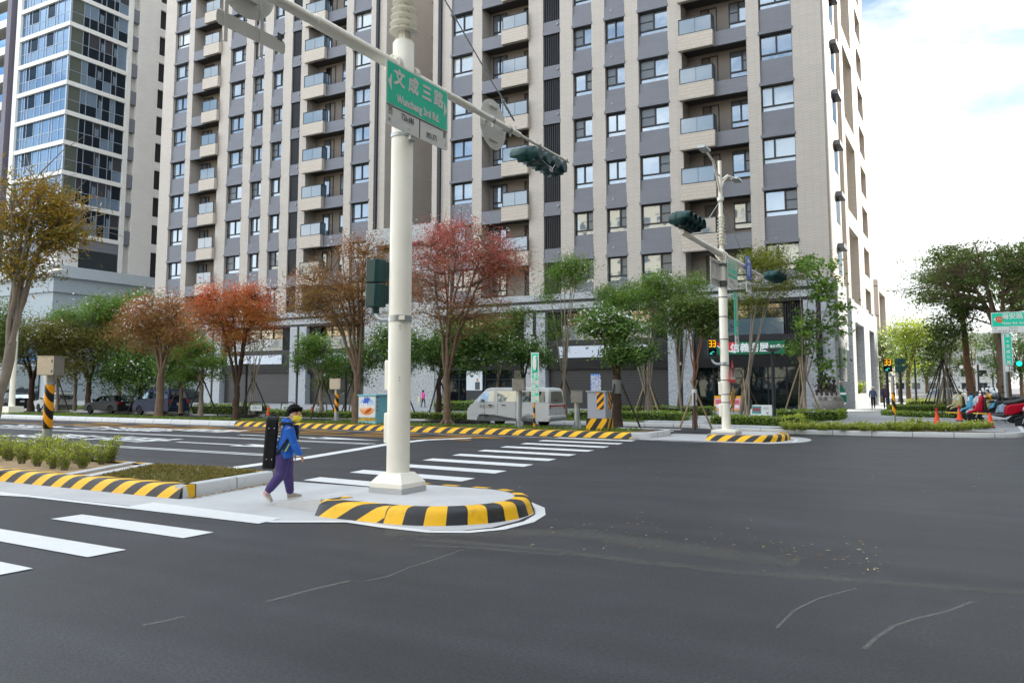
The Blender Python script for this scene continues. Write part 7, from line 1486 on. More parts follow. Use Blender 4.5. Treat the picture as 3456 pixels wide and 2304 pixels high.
for i,(lb,pxx,D,cp,lm) in enumerate((('sunlit tree right beside the tower flank behind the walkers',2975,82,[(2970,1190,60,90,2,0),(2960,1290,50,60,1,0)],LM_OLV),('bushy sunlit tree above the pedestrian signal',3040,88,[(3050,1150,60,70,2,0),(3020,1220,50,60,1,0)],LM_OLV),('sunlit tree with a slim trunk behind the 33 countdown',3068,76,[(3090,1130,70,60,2,0),(3060,1230,50,50,1,0)],LM_LIME),('hazy tree over the far signals',3290,130,[(3270,1170,80,60,2,0),(3240,1240,60,50,1,0)],LM_OLV),('dark conical tree in front of the white stone building',3375,120,[(3365,1230,45,80,2,0),(3360,1150,30,40,1,0)],LM_DKG),('hazy dark tree at the right edge of the side street',3450,105,[(3450,1180,70,80,2,0),(3420,1250,50,50,1,0)],LM_DKG),('hazy round tree between the white car and the stakes',3130,110,[(3130,1240,70,60,2,0),(3180,1200,50,40,1,0)],LM_OLV))):
    q=PY(pxx,1340,D); g=Vector((q.x,D,.15)); crs=[]
    for (x,y,rx,ry,w_,dy) in cp:
        c=PY(x,y,D); s=(c-CV).dot(FV)/FPX; crs.append((c.x-g.x,0,c.z-.15,rx*s,rx*s,ry*s,w_))
    tree(lb,tuple(g),max(c[2]+c[5] for c in crs),crs,110,34,.26,lm,M_BARK,tr=.2,fork=.35,prim=5,seed=70+i,clr=.6,group=SGp)
for k,(x,y) in enumerate(((5.8,60),(5.6,70),(6.2,81))):  # trees added past the right edge to block sun on the plaza path
    tree(('tree added just outside the right edge to shade the path, nearest of three','tree added beyond the right edge to shade the path, middle of three','tree added beyond the right edge to shade the path, farthest of three')[k],(x,y,.01),11,[(0,0,8,4.2,4.2,1.8,2),(-1.5,1,9.5,3,3,1.2,1)],150,34,.30,LM_OLV,M_BARK,tr=.25,fork=.35,prim=6,seed=90+k,clr=.6,flat=.4,group=SGp)
tpx('tall light green tree in front of the pale podium left of the evergreen',250,1386,[(250,1080,90,50,2,0),(330,1040,60,40,1,0),(170,1120,70,50,1,0)],130,50,.16,LM_GRN,M_BARKL,tr=.10,fork=.4,prim=5,seed=95,clr=.42,group=PG,wisp=20)
# ---------------- hedges
def hedge(label,poly,h,lm=LM_HED,n=1500,ls=.09,seed=0,cat='hedge',name='hedge',group='clipped hedges on the far pavement',z0=.155,group_on=True,lump=.12):
    """leafy mass over a ground polygon"""
    cx=sum(p[0] for p in poly)/len(poly); cy=sum(p[1] for p in poly)/len(poly); t=thing(name,label,cat,(cx,cy,z0),0,group if group_on else None)
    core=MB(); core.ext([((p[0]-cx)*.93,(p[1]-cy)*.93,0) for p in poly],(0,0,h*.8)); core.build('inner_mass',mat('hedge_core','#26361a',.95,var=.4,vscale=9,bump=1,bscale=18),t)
    r=random.Random(seed); L=[];H=[]; xs=[p[0] for p in poly]; ys=[p[1] for p in poly]
    def inside(x,y):
        c=False;j=len(poly)-1
        for i in range(len(poly)):
            if (poly[i][1]>y)!=(poly[j][1]>y) and x<(poly[j][0]-poly[i][0])*(y-poly[i][1])/(poly[j][1]-poly[i][1])+poly[i][0]: c=not c
            j=i
        return c
    per=[((Vector(poly[i]+(0,))-Vector(poly[i-1]+(0,))).length,poly[i-1],poly[i]) for i in range(len(poly))]
    tot=sum(p[0] for p in per); k=0
    while k<n:
        if r.random()<.5:
            x,y=r.uniform(min(xs),max(xs)),r.uniform(min(ys),max(ys))
            if not inside(x,y): continue
            z=h*(1+lump*math.sin(x*2.1+seed)*math.cos(y*1.7))+r.gauss(0,h*.06)
        else:
            u=r.uniform(0,tot)
            for l_,a,b in per:
                if u<=l_: break
                u-=l_
            x=a[0]+(b[0]-a[0])*u/l_+r.gauss(0,.05); y=a[1]+(b[1]-a[1])*u/l_+r.gauss(0,.05); z=r.uniform(.0,1.02)*h
        L.append((x-cx,y-cy,z)); H.append(.3+.4*z/h+r.gauss(0,.16)); k+=1
    leafmesh('foliage',L,H,ls,lm,t,seed,.5); return t
def hp(label,pxs,depth,h,**k):       # hedge from the pixels of its front foot, extended back by depth
    P=[G(x,y,.155) for x,y in pxs]; poly=[(p.x,p.y) for p in P]+[(p.x,p.y+depth) for p in reversed(P)]; return hedge(label,poly,h,**k)
hp('low hedge in front of the left shutters, left of the barriers',[(640,1396),(770,1398),(840,1398)],1.4,.5,seed=1,n=2600)
hp('low hedge between the barriers and the pale blue cabinet',[(900,1404),(1040,1408),(1180,1412)],1.0,.28,seed=2,n=2600)
hp('bright hedge under the dense dark tree, left of the silver van',[(1460,1385),(1530,1386),(1600,1387)],1.3,.55,seed=3,n=2600)
hp('long hedge strip under the dense dark tree in front of the shop',[(1380,1412),(1480,1414),(1600,1416)],1.2,.25,seed=4,n=2200)
hp('hedge behind the hazard cabinet in front of the right shutter',[(1915,1412),(2080,1415),(2300,1420)],1.4,.34,seed=5,n=4200)
hp('second hedge row behind, right of the multi stemmed tree',[(2090,1398),(2200,1400),(2395,1402)],1.2,.42,seed=6,n=3000)
hp('low hedge around the far signal pole and information board',[(2400,1430),(2540,1434),(2690,1440)],1.4,.30,seed=7,n=4200)
hp('tall dark hedge in front of the boulder sculpture',[(2615,1416),(2740,1420),(2830,1418),(2842,1408)],1.2,.42,seed=8,n=3600,lm=LM_HED)
hp('yellow green hedge bush at the corner of the paved plaza',[(2640,1440),(2700,1441),(2690,1428)],.6,.38,seed=9,n=1200,lm=LM_SHR)
hp('dark hedge beside the walking pair on the plaza',[(2998,1388),(3100,1390),(3200,1388)],3.0,.36,seed=10,n=3600)
hp('low front hedge on the plaza behind the lone cone',[(2978,1400),(3060,1406),(3230,1410),(3300,1400)],2.0,.22,seed=11,n=4000)
hp('bright yellow topped hedge behind the dark plaza hedge',[(3060,1372),(3160,1373),(3250,1372)],3.0,.5,seed=12,n=2500,lm=LM_SHR)
# flower bed strip along the plaza kerb: row of small shrubs
r=random.Random(8)
def shrub(label,loc,h,rad,lm,n,seed,group,ls=.07):
    t=thing('shrub',label,'shrub',loc,0,group); rr=random.Random(seed); m=MB(); L=[];H=[]
    for k in range(max(5,n//16)):
        a=rr.uniform(0,6.28); q=rad*rr.random()**.5; tip=Vector((math.cos(a)*q,math.sin(a)*q,h*rr.uniform(.65,1.0))); b=Vector((math.cos(a)*q*.35,math.sin(a)*q*.35,0)); m.tube([b,b.lerp(tip,.5)+Vector((0,0,.02)),tip],[.006,.005,.003],4,0,False)
        for j in range(16):
            u=rr.uniform(.15,1.04); p=b.lerp(tip,u)+Vector((rr.gauss(0,.022),rr.gauss(0,.022),rr.gauss(0,.015))); L.append(tuple(p)); H.append(.15+.6*u+rr.gauss(0,.14))
    m.build('stem',M_BARKL,t); leafmesh('foliage',L,H,ls,lm,t,seed,.36,.1,-.5); return t
protos={}
def shrub_copy(key,mk,label,loc,rz,s,group):
    if key not in protos: o=mk(); protos[key]=o
    else: o=copy_tree(protos[key])
    o.location=loc; o.rotation_euler=(0,0,rz); o.scale=(s,)*3; o['label']=label; o['category']='shrub'; o['group']=group; return o
KG='row of small shrubs along the plaza kerb'
for k in range(46):
    x=2635+(3330-2635)*k/45; yb=1449+ (6 if x>2900 else 4)-(8 if x>3280 else 0)+r.uniform(-2.5,2.5); g=G(x,yb,.16); g.y+=r.uniform(.1,.9); hh=r.uniform(.75,1.15)*(1.6 if k==29 else 1)
    shrub_copy('k%d'%(k%4),lambda k=k: shrub('',(0,0,0),.27,.24,LM_SHR,380,200+k,KG,.08),'small yellow green shrub in the low row along the plaza kerb',tuple(g),r.uniform(0,6),hh,KG)
NG='young shrubs planted in the near median bed'
placed=0; rr=random.Random(4)
for i in range(11):
    for j in range(4):
        y=8.75+.42*j+rr.uniform(-.12,.12)-(.1 if i%2 else 0); x=-13.75-.62*i-(y-8.7)*.45+rr.uniform(-.15,.15)
        g=G(155,1535,.16)
        if abs(x-g.x)<.35 and abs(y-g.y)<.3: continue
        if y<8.95 and i in (3,4,7,8) : continue
        placed+=1; shrub_copy('n%d'%(placed%6),lambda: shrub('',(0,0,0),.42,.17,LM_SHR,420,300+placed,NG,.06),'leafy young green shrub in the sandy bed of the near median',(x,y,.155),rr.uniform(0,6),rr.uniform(.8,1.25),NG)
# ground cover and turf (uncountable)
def cover(name,label,poly,h,n,lm,ls,seed,z0=.16,asp=.3):
    r=random.Random(seed); xs=[p[0] for p in poly]; ys=[p[1] for p in poly]; L=[];H=[]
    def inside(x,y):
        c=False;j=len(poly)-1
        for i in range(len(poly)):
            if (poly[i][1]>y)!=(poly[j][1]>y) and x<(poly[j][0]-poly[i][0])*(y-poly[i][1])/(poly[j][1]-poly[i][1])+poly[i][0]: c=not c
            j=i
        return c
    while len(L)<n:
        x,y=r.uniform(min(xs),max(xs)),r.uniform(min(ys),max(ys))
        if inside(x,y):
            d=.5+.5*math.sin(x*1.3+seed)*math.sin(y*2.1+x*.37)
            if r.random()>.25+.75*d: continue
            L.append((x,y,z0+r.random()*h*(.4+.6*d))); H.append(r.gauss(.45,.22)+(.2*d-.1))
    o=leafmesh(name,L,H,ls,lm,None,seed,asp,.0,-.9); stuff(o); tag(o,label,'plants'); return o
LM_DRY=leafmat('dry_grass_blades',['#3f5220','#5c6428','#7d7436','#968047','#a8935a'])
cover('median_ground_cover','low green ground cover on the far median',[(-60,24.2),(-9.6,24.5),(-9.6,26.1),(-60,26.0)],.10,15000,leafmat('verge_leaves',['#4d6a28','#6d7e38','#8a8248','#a39560','#7c963e']),.10,5)
cover('median_ground_cover','low leafy ground cover on the left part of the far median',[(-110,24.0),(-60,24.2),(-60,26.0),(-110,26.0)],.2,4000,LM_HED,.16,6)
cover('turf_grass','patchy dry turf at the end of the near median',[(-12.2,8.25),(-10.2,8.25),(-10.45,9.95),(-13.1,9.95)],.075,9000,LM_DRY,.07,7,.165,.16)
cover('lawn_grass','rough grass and weeds on the far pavement lawn',[(-60,32.1),(-12,32.1),(-13.6,37),(-60,37)],.16,9000,LM_HED,.13,8,.165,.2)
cover('lawn_grass','rough grass under the information board',[(-9.3,33),(-6.4,32.4),(-5.6,33.4),(-5.8,38),(-10,38)],.14,3500,LM_HED,.11,9,.165,.2)
# ------------------------------------------------------------------ people
M_SKIN=mat('skin','#c99a7c',.55,var=.06,vscale=8); M_HAIR=mat('black_hair','#0d0a09',.75,spec=.15,var=.25,vscale=30,bump=.2,bscale=90)
def fuse(mb,name,mt,parent,vox=.012,smooth=2):
    """merge overlapping closed pieces into one continuous skin"""
    o=mb.build(name,mt,None,smooth=True); me=o.data
    rm=o.modifiers.new('fuse','REMESH'); rm.mode='VOXEL'; rm.voxel_size=vox
    sm=o.modifiers.new('soft','SMOOTH'); sm.factor=.5; sm.iterations=smooth
    dg=bpy.context.evaluated_depsgraph_get(); dg.update(); m2=bpy.data.meshes.new_from_object(o.evaluated_get(dg)); m2.name=name
    bpy.data.objects.remove(o); bpy.data.meshes.remove(me)
    m2.polygons.foreach_set('use_smooth',[True]*len(m2.polygons)); m2.materials.clear(); m2.materials.append(mt)
    o=bpy.data.objects.new(name,m2); COL.objects.link(o)
    if parent is not None: W_(o,parent)
    return o
def hand(mb,wrist,d,palm_n,s=1.0,curl=.5,m=0):
    """palm, four unequal curled fingers and a thumb; d = direction of the hand, palm_n = palm normal"""
    d=Vector(d).normalized(); n=Vector(palm_n); n=(n-d*n.dot(d)).normalized(); r=d.cross(n); w=Vector(wrist)
    mb.loft([(w-d*.02*s,.017*s,.021*s),(w+d*.02*s,.016*s,.028*s),(w+d*.055*s,.014*s,.033*s),(w+d*.075*s,.011*s,.031*s)],10,m,n)
    for k,(o,l) in enumerate(((.024,.058),(.008,.066),(-.008,.062),(-.023,.048))):
        p=w+d*.068*s+r*o*s; c=curl*(1+.12*k); q=[p]; a=0
        for j,f in enumerate((.42,.33,.25)):
            a+=c*(.55 if j==0 else .7); p=p+(d*math.cos(a)+n*math.sin(a))*l*f*s; q.append(p)
        mb.tube(q,[.0085*s,.008*s,.0075*s,.006*s],8,m)
    p=w+d*.022*s+r*.026*s; mb.tube([p,p+(d*.6+r*.75+n*.2)*.026*s,p+(d*.95+r*.85+n*.45)*.05*s],[.0105*s,.0095*s,.007*s],8,m)
# ---------------- the boy with the case
DB=11.15
def B(zx,zy,dd=0.0): return AT(850+.2424*zx,1340+.2424*zy,DB+dd)
ft0=G(985,1679,.03); ft1=G(908,1699,.03)
hz=(RV*math.cos(R_(14))+_F0*math.sin(R_(14))).normalized(); sd_=Vector((hz.y,-hz.x,0))   # heading, and his right side (towards us)
pel=B(445,800,.02); boy=thing('person','boy in a blue jacket and yellow face mask walking with a case on his back','boy',(pel.x,pel.y,.006))
DBF=(ft0-CV).dot(FV)-DB; DBK=(ft1-CV).dot(FV)-DB
up=Vector((0,0,1))
# head: turned towards us
hc=B(598,232,0); look=(hz*.62+sd_*.75+Vector((0,0,-.08))).normalized(); hr=.100
lr=Vector((look.y,-look.x,0)).normalized(); lu=lr.cross(look)*-1 if lr.cross(look).z<0 else lr.cross(look)
HM=Matrix(((look.x,lr.x,lu.x),(look.y,lr.y,lu.y),(look.z,lr.z,lu.z)))
def H(f,r,u): return hc+look*f+lr*r+lu*u
b=MB(); b.ball(hc+lu*.012,.098,.080,.108,22,0,HM); b.ball(H(.022,0,-.045),.070,.062,.072,18,0,HM); b.ball(H(.098,0,-.012),.014,.012,.016,10,0,HM)
for s in (-1,1): b.ball(H(-.012,s*.080,-.008),.018,.010,.028,10,0,HM)
sh=B(520,415,0); nk=B(556,330,0)
b.loft([(hc-up*.05-hz*.012,.045,.045),(nk-up*.02,.046,.046),(sh+up*.02+hz*.01,.060,.075)],12,0,hz)
# torso, legs and arms beneath the clothes keep one body
hipn=B(430,815,-.07); hipf=B(478,815,.09); kn=B(408,1070,DBK*.45-.03); kf=B(503,1085,DBF*.5+.06); an=B(232,1290,DBK); af=B(532,1315,DBF)
sn=sh+sd_*.115; sf=sh-sd_*.115+hz*.02; en=B(580,630,-.14); wn=B(668,792,-.13); ef=B(560,640,.17); wf=B(600,780,.2)
b.loft([(sh+up*.01,.07,.10),(sh-up*.12,.075,.105),(pel+up*.06,.075,.10),(pel-up*.06,.075,.10)],12,0,hz)
for a_,k_,l_ in ((hipn,kn,an),(hipf,kf,af)): b.loft([(a_,.06,.06),(a_.lerp(k_,.5),.055,.055),(k_,.042,.042),(k_.lerp(l_,.4),.042,.042),(l_,.028,.028),(l_-up*.04,.026,.026)],10,0,hz)
for a_,k_,l_ in ((sn,en,wn),(sf,ef,wf)): b.loft([(a_,.035,.035),(k_,.028,.028),(l_,.019,.022)],10,0,hz)
hd=(B(703,838,-.12)-wn).normalized(); hand(b,wn+hd*.012,hd+up*-.25,(-hz*.5-sd_*.2+up*-.1),.92,.55); hand(b,wf,Vector((0,0,-1))+hz*.2,-hz,.92,.5)
body=fuse(b,'body',M_SKIN,boy,.0065,2)
# eyes, brows
m=MB()
for s in (-1,1): m.ball(H(.083,s*.032,.012),.010,.017,.0065,10,0,HM)
W_(m.build('eye',mat('eye_dark','#1a1412',.2,var=0),body),boy) if False else subs(m.build('eye',mat('eye_dark','#1a1412',.2,var=0)),body)
body.children[0].matrix_parent_inverse=(body.matrix_parent_inverse).inverted() @ Matrix() if False else boy.matrix_basis.inverted()@boy.matrix_basis
for s in (-1,1):
    m=MB(); m.tube([H(.086,s*.016,.030),H(.088,s*.032,.036),H(.074,s*.050,.031)],.0042,6); child(m,'eyebrow',M_HAIR,boy)
# hair cap with fringe
m=MB(); m.ball(hc+lu*.046-look*.016,.106,.090,.092,22,0,HM)
for k in range(26):
    a=R_(-70+140*k/25); p=H(.092*math.cos(a)-.004,.088*math.sin(a),.066); m.tube([p+lu*.03,p,p-lu*(.020+.008*math.sin(k*2.7))+look*.004],[.016,.013,.005],6)
for k in range(30):
    a=R_(85+190*k/29); p=H(.095*math.cos(a)-.012,.086*math.sin(a),.01); m.tube([p+lu*.05,p,p-lu*(.035+.006*math.sin(k*3.1))],[.018,.014,.006],6)
hair=fuse(m,'hair',M_HAIR,boy,.007,2)
# face mask with ear loops
m=MB(); rows=[]
for j in range(7):
    v=-1+2*j/6
    for i in range(11):
        u=-1+2*i/10; fold=.010*(1-abs(u))*(1 if abs(v)<.5 else .3); zz=-.054+.046*v*(1-.28*abs(u)**2); ff=.102*(1-.38*abs(u)**1.9)-.014*v*v-(.020 if v<-.6 else 0)+fold; rows.append(H(ff,.073*u,zz))
m.add(rows,[(j*11+i,j*11+i+1,(j+1)*11+i+1,(j+1)*11+i) for j in range(6) for i in range(10)]); mask=child(m,'face_mask',mat('mask_yellow','#f1e04a',.7,var=.03),boy,smooth=True); q=mask.modifiers.new('th','SOLIDIFY'); q.thickness=.004
m=MB()
for s in (-1,1):
    for dz in (.0,-.07): m.tube([H(.064,s*.072,-.012+dz*.9),H(.03,s*.083,-.004+dz*.5),H(-.02,s*.088,.004+dz*.3)],.003,5)
child(m,'ear_loop',mat('loop_white','#e4e4df',.6,var=0),boy)
# jacket
J=MB()
J.loft([(sh+up*.055,.055,.062),(sh+up*.025,.082,.115),(sh-up*.04,.102,.142),(sh-up*.14,.112,.142),(B(478,640,0),.118,.138),(B(470,745,0),.122,.140),(B(478,815,0)+up*.006,.128,.148),(B(484,838,0),.126,.148)],20,0,hz)
def sleeve(a_,k_,l_): J.loft([(a_,.070,.066),(a_.lerp(k_,.35),.068,.064),(a_.lerp(k_,.8),.058,.058),(k_,.056,.056),(k_.lerp(l_,.5),.052,.052),(l_-(l_-k_).normalized()*.04,.046,.046),(l_,.043,.043)],14,0,hz)
sleeve(sn-up*.01,en,wn); sleeve(sf-up*.01,ef,wf)
for k in range(5): a=.25+.18*k; p=en.lerp(wn,a); J.ball(p+sd_*.02,.05,.05,.02,10)
J.loft([(nk-up*.055-hz*.02,.078,.092),(nk-up*.02-hz*.035,.080,.092),(nk+up*.015-hz*.045,.062,.08)],16,0,hz)       # hood bunched at the neck
J.ball(nk-hz*.075-up*.01,.055,.085,.055,14)
jk=fuse(J,'jacket',mat('jacket_blue','#1f63c4',.6,var=.10,vscale=7,bump=.9,bscale=13),boy,.009,3)
m=MB(); a_=sh+hz*.098+up*.03; m.loft([(a_+sd_*.02,.030,.078),(a_-up*.10+sd_*.02+hz*.012,.028,.088),(a_-up*.2+hz*.018+sd_*.02,.022,.085)],12,0,hz); child(m,'chest_panel',mat('jacket_navy','#12243f',.65,var=.06),boy,smooth=True)
M_LIME=mat('lime_trim','#bfd85a',.5,var=.03)
m=MB(); m.tube([sh+hz*.112+sd_*.075+up*.0,sh+hz*.128+sd_*.072-up*.1,sh+hz*.130+sd_*.075-up*.2],.006,6); m.tube([B(522,640,-.150),B(500,690,-.152),B(465,752,-.150)],.010,6); m.tube([B(430,700,-.148),B(418,730,-.148),B(425,755,-.148)],.006,6); m.tube([nk+hz*.0-up*.03+sd_*.05,nk+hz*.03-up*.045+sd_*.045],.02,8); child(m,'lime_trim',M_LIME,boy)
m=MB(); m.tube([B(592,770,-.1),B(582,835,-.12)],.006,5); child(m,'zip_line',M_LIME,boy)
# trousers with cuffs
T=MB(); T.loft([(B(445,775,0),.105,.130),(B(440,830,0),.118,.140),(B(445,885,0),.105,.135)],18,0,hz)
def leg(a_,k_,l_,s=1): 
    d=(l_-k_).normalized(); T.loft([(a_+up*.02,.095,.078),(a_.lerp(k_,.4),.092,.080),(a_.lerp(k_,.8),.078,.072),(k_,.072,.068),(k_.lerp(l_,.35),.070,.064),(k_.lerp(l_,.75),.060,.056),(l_-d*.03,.060,.056),(l_+d*.005,.048,.046),(l_+d*.03,.044,.042)],14,0,hz)
    for u in (.62,.78,.9): T.ball(k_.lerp(l_,u),.062,.058,.018,12)
leg(hipn,kn,an); leg(hipf,kf,af)
for u in (.3,.5,.7): T.ball(kn.lerp(hipn,u*.25)+hz*.01,.073,.07,.016,12)
fuse(T,'trousers',mat('trousers_purple','#4a3d74',.8,var=.12,vscale=8,bump=.9,bscale=14),boy,.009,3)
# shoes
M_SHOE=mat('shoe_grey','#a8a298',.7,var=.08,vscale=12); M_SOLE=mat('shoe_sole','#d5d0c4',.6,var=.04)
def shoe(heel,toe,upv,s=1.0):
    d=(toe-heel); L_=d.length; d.normalize(); u=(upv-d*upv.dot(d)).normalized(); m=MB()
    m.loft([(heel+u*.040,.030,.030),(heel+d*L_*.12+u*.042,.040,.034),(heel+d*L_*.35+u*.042,.040,.036),(heel+d*L_*.6+u*.032,.028,.040),(heel+d*L_*.85+u*.024,.020,.040),(heel+d*L_*1.0+u*.018,.012,.026)],14,0,u); m.loft([(heel+d*L_*.18+u*.05,.035,.032),(heel+d*L_*.14+u*.085,.038,.034)],12,0,d)
    o=fuse(m,'shoe',M_SHOE,boy,.007,1)
    m=MB(); r=d.cross(u); out=[]
    for k in range(20):
        a=2*math.pi*k/20; out.append(heel+d*L_*(.5+.53*math.cos(a))+r*(.040+.006*math.cos(a))*math.sin(a)*(1 if abs(math.cos(a))<.9 else .9))
    m.ext([p-u*.006 for p in out],u*.024); so=m.build('sole',M_SOLE,smooth=False); subs(so,o); so.matrix_parent_inverse=Matrix()
    m=MB(); m.tube([heel+d*L_*.36+u*.055+r*.04,heel+d*L_*.4+u*.085,heel+d*L_*.36+u*.055-r*.04],.009,6); q=m.build('strap',M_SOLE); subs(q,o)
    return o
hn=B(140,1345,DBK); tn=B(272,1462,DBK); shoe(hn+Vector((0,0,.0)),tn,(hz*.75+up*.65)); hf=B(497,1392,DBF-.02); tf=B(668,1335,DBF+.02); tf.z=max(tf.z,.03); hf.z=.014; tf=hf+Vector(((tf-hf).x,(tf-hf).y,.03)).normalized()*.20; shoe(hf,tf,up)
m=MB(); m.loft([(an-up*.0,.036,.036),(an+(hn.lerp(tn,.3)-an)*.7,.034,.034)],10,0,hz); m.loft([(af,.036,.036),(af-up*.07,.034,.034)],10,0,hz); child(m,'sock',mat('sock_pink','#d6a0ad',.8,var=.04),boy,smooth=True)
# straps of the case
M_STRAP=mat('strap_black','#191a1d',.7,var=.1)
m=MB(); m.tube([B(385,370,-.10),sn+up*.055+hz*.02,sn+hz*.085-up*.02],.016,6); m.tube([B(345,800,-.12),B(420,700,-.165),B(505,585,-.172)],.017,6); m.tube([B(380,370,.1),sf+up*.055,sf+hz*.09-up*.04],.016,6)
child(m,'shoulder_strap',M_STRAP,boy,smooth=True)
# the case itself
cc=(B(230,620,.0)); ax=(B(295,262,0)-B(232,985,0)).normalized(); cd=(hz-ax*hz.dot(ax)).normalized(); cs=ax.cross(cd)
case=thing('instrument_case','tall black oblong instrument case with silver rivets strapped on the boy\'s back','case',tuple(cc))
def cb(m,hd,hs,hl,r=.03):
    out=[]
    for sx,sy,a0 in ((1,1,0),(-1,1,90),(-1,-1,180),(1,-1,270)):
        for k in range(5): a=R_(a0+22.5*k); out.append((sx*(hs-r)+r*math.cos(a),sy*(hl-r)+r*math.sin(a)))
    m.ext([cc+cs*x+ax*y-cd*hd for x,y in out],cd*2*hd)
q0=B(295,262,0); q1=B(232,985,0); hl=(q0-q1).length*.5; cc=(q0+q1)*.5; case.location=cc
M_CASE=mat('case_black_fabric','#141416',.65,var=.2,vscale=14,bump=.35,bscale=160)
m=MB(); cb(m,.082,.125,hl,.05); child(m,'case_body',M_CASE,case,bevel=.022)
m=MB(); cb(m,.086,.118,hl-.0,.05) if False else None
for s in (-1,1):
    out=[cc+cs*x+ax*y+cd*s*.048 for x,y in ((-.127,-hl+.06),(-.127,hl-.06),(-.08,hl+.002),(.08,hl+.002),(.127,hl-.06),(.127,-hl+.06),(.08,-hl-.002),(-.08,-hl-.002))]; m.tube(out+[out[0]],.006,5)
child(m,'piping',M_STRAP,case)
m=MB()
for y in (.28*hl/.37,-.28*hl/.37):
    for x in (-.035,.035): p=cc+ax*y*.78+cd*x-cs*.126 if (cs.dot(sd_)<0) else cc+ax*y*.78+cd*x+cs*.126; m.ball(p,.0105,n=10)
for x in (-.05,.04): m.ball(cc-ax*(hl+.004)+cd*x,.013,n=8)
child(m,'rivet',mat('rivet_silver','#c9ccce',.2,.9,var=0),case,smooth=True)
m=MB(); m.tube([cc+ax*hl+cd*-.03,cc+ax*(hl+.022),cc+ax*hl+cd*.05],.010,6); child(m,'handle',M_STRAP,case)
# ---------------- passers-by
def walker(label,foot,h,face_dir,top,bot,skin_hat=None,sleeve=None,phase=1,cat='person',hat=None,bag=None,gender=0):
    f=Vector(face_dir).normalized(); r=Vector((f.y,-f.x,0)); t=thing('person',label,cat,tuple(foot)); o=Vector(foot); S=h/1.7
    P=lambda a,b_,c: o+f*a*S+r*b_*S+Vector((0,0,c*S))
    st=.16*phase
    b=MB(); b.ball(P(.01,0,1.585),.095*S,.078*S,.115*S,14); b.ball(P(.10,0,1.57),.016*S,.014*S,.02*S,8); b.loft([(P(0,0,1.5),.05*S,.05*S),(P(-.01,0,1.40),.055*S,.06*S)],10,0,f); b.loft([(P(-.01,0,1.40),.08*S,.13*S),(P(0,0,1.15),.09*S,.13*S),(P(0,0,.92),.09*S,.13*S)],10,0,f)
    J_=MB(); T_=MB(); J_.loft([(P(-.01,0,1.47),.06*S,.07*S),(P(-.01,0,1.42),.10*S,.17*S),(P(0,0,1.30),.125*S,.20*S),(P(.01,0,1.1),.13*S,.18*S),(P(0,0,.93),.13*S,.185*S),(P(0,0,.86),.125*S,.18*S)],16,0,f)
    T_.loft([(P(0,0,.96),.11*S,.16*S),(P(0,0,.84),.115*S,.165*S)],14,0,f)
    SL=MB()
    for s in (-1,1):
        k=P(st*s*.6+.04,s*.095,.48); a=P(st*s,s*.09,.09) if st*s>0 else P(st*s-.03,s*.09,.12); hp_=P(0,s*.09,.9)
        T_.loft([(hp_,.09*S,.085*S),(k,.066*S,.064*S),(a,.05*S,.05*S),(a-Vector((0,0,.03*S)),.048*S,.048*S)],12,0,f); b.loft([(hp_,.06*S,.06*S),(k,.045*S,.045*S),(a,.035*S,.035*S)],8,0,f)
        sh_=P(-.01,s*.19,1.38); e=P(-.05-st*s*.5,s*.245,1.12); w=P(.06-st*s*1.0,s*.25,.90)
        (SL if sleeve else J_).loft([(e if sleeve else sh_,.058*S,.058*S),(e.lerp(w,.1),.05*S,.05*S),(w,.04*S,.04*S)],10,0,f); J_.loft([(sh_,.07*S,.065*S),(e,.054*S,.054*S)],10,0,f)
        b.loft([(sh_,.04*S,.04*S),(e,.035*S,.035*S),(w,.025*S,.025*S)],8,0,f); hand(b,w,Vector((0,0,-1))+f*.25,-r*s,1.05*S,.5)
        m=MB(); m.loft([(a+Vector((0,0,-.03*S))-f*.05*S,.03*S,.04*S),(a+f*.04*S-Vector((0,0,.045*S)),.035*S,.045*S),(a+f*.15*S-Vector((0,0,.06*S)),.022*S,.042*S)],10,0,up); fuse(m,'shoe',M_SHOE if gender==2 else mat('dark_shoe','#2a2a2c',.6),t,.012,1)
    fuse(b,'body',M_SKIN,t,.012,2); fuse(J_,'jacket',top,t,.016,2); fuse(T_,'trousers',bot,t,.016,2)
    if sleeve: fuse(SL,'sleeve',sleeve,t,.016,1)
    m=MB(); m.ball(P(-.015,0,1.63),.105*S,.092*S,.095*S,14)
    if gender==1: m.loft([(P(-.06,0,1.62),.07*S,.085*S),(P(-.075,0,1.45),.045*S,.08*S)],12,0,f)
    fuse(m,'hair',M_HAIR if not hat else hat,t,.014,1)
    if hat: m=MB(); m.ext([P(.05,-.075,1.645),P(.05,.075,1.645),P(.19,.05,1.625),P(.19,-.05,1.625)],(0,0,.012*S)); child(m,'cap_peak',hat,t)
    return t
M_JN=mat('jeans_blue','#26324c',.8,var=.15,vscale=6)
g=G(2948,1379,.155); hh=PY(2946,1305,g.y).z-.155
walker('walker in a grey blue vest and grey cap, left one of the walking pair',g,hh,(.1,-1,0),mat('vest_slate','#4a5876',.7,var=.06),mat('black_trousers','#1b1b1f',.8,var=.1),None,mat('sleeve_black','#16171a',.7),1,'person',mat('cap_grey','#b5b3ad',.7))
g=G(2990,1380,.155); hh=PY(2990,1299,g.y).z-.155
w2=walker('walker in a navy tracksuit top with red piping and a navy cap',g,hh,(.05,-1,0),mat('tracksuit_navy','#28305a',.65,var=.06),M_JN,None,None,-1,'person',mat('cap_navy','#2a3f6a',.7))
m=MB(); o=Vector(g); m.tube([(o.x,o.y-.16,o.z+hh*.82),(o.x,o.y-.18,o.z+hh*.55)],.012,5); child(m,'red_piping',M_RED,w2)
g=G(1428,1374,.155); hh=PY(1430,1316,g.y).z-.155
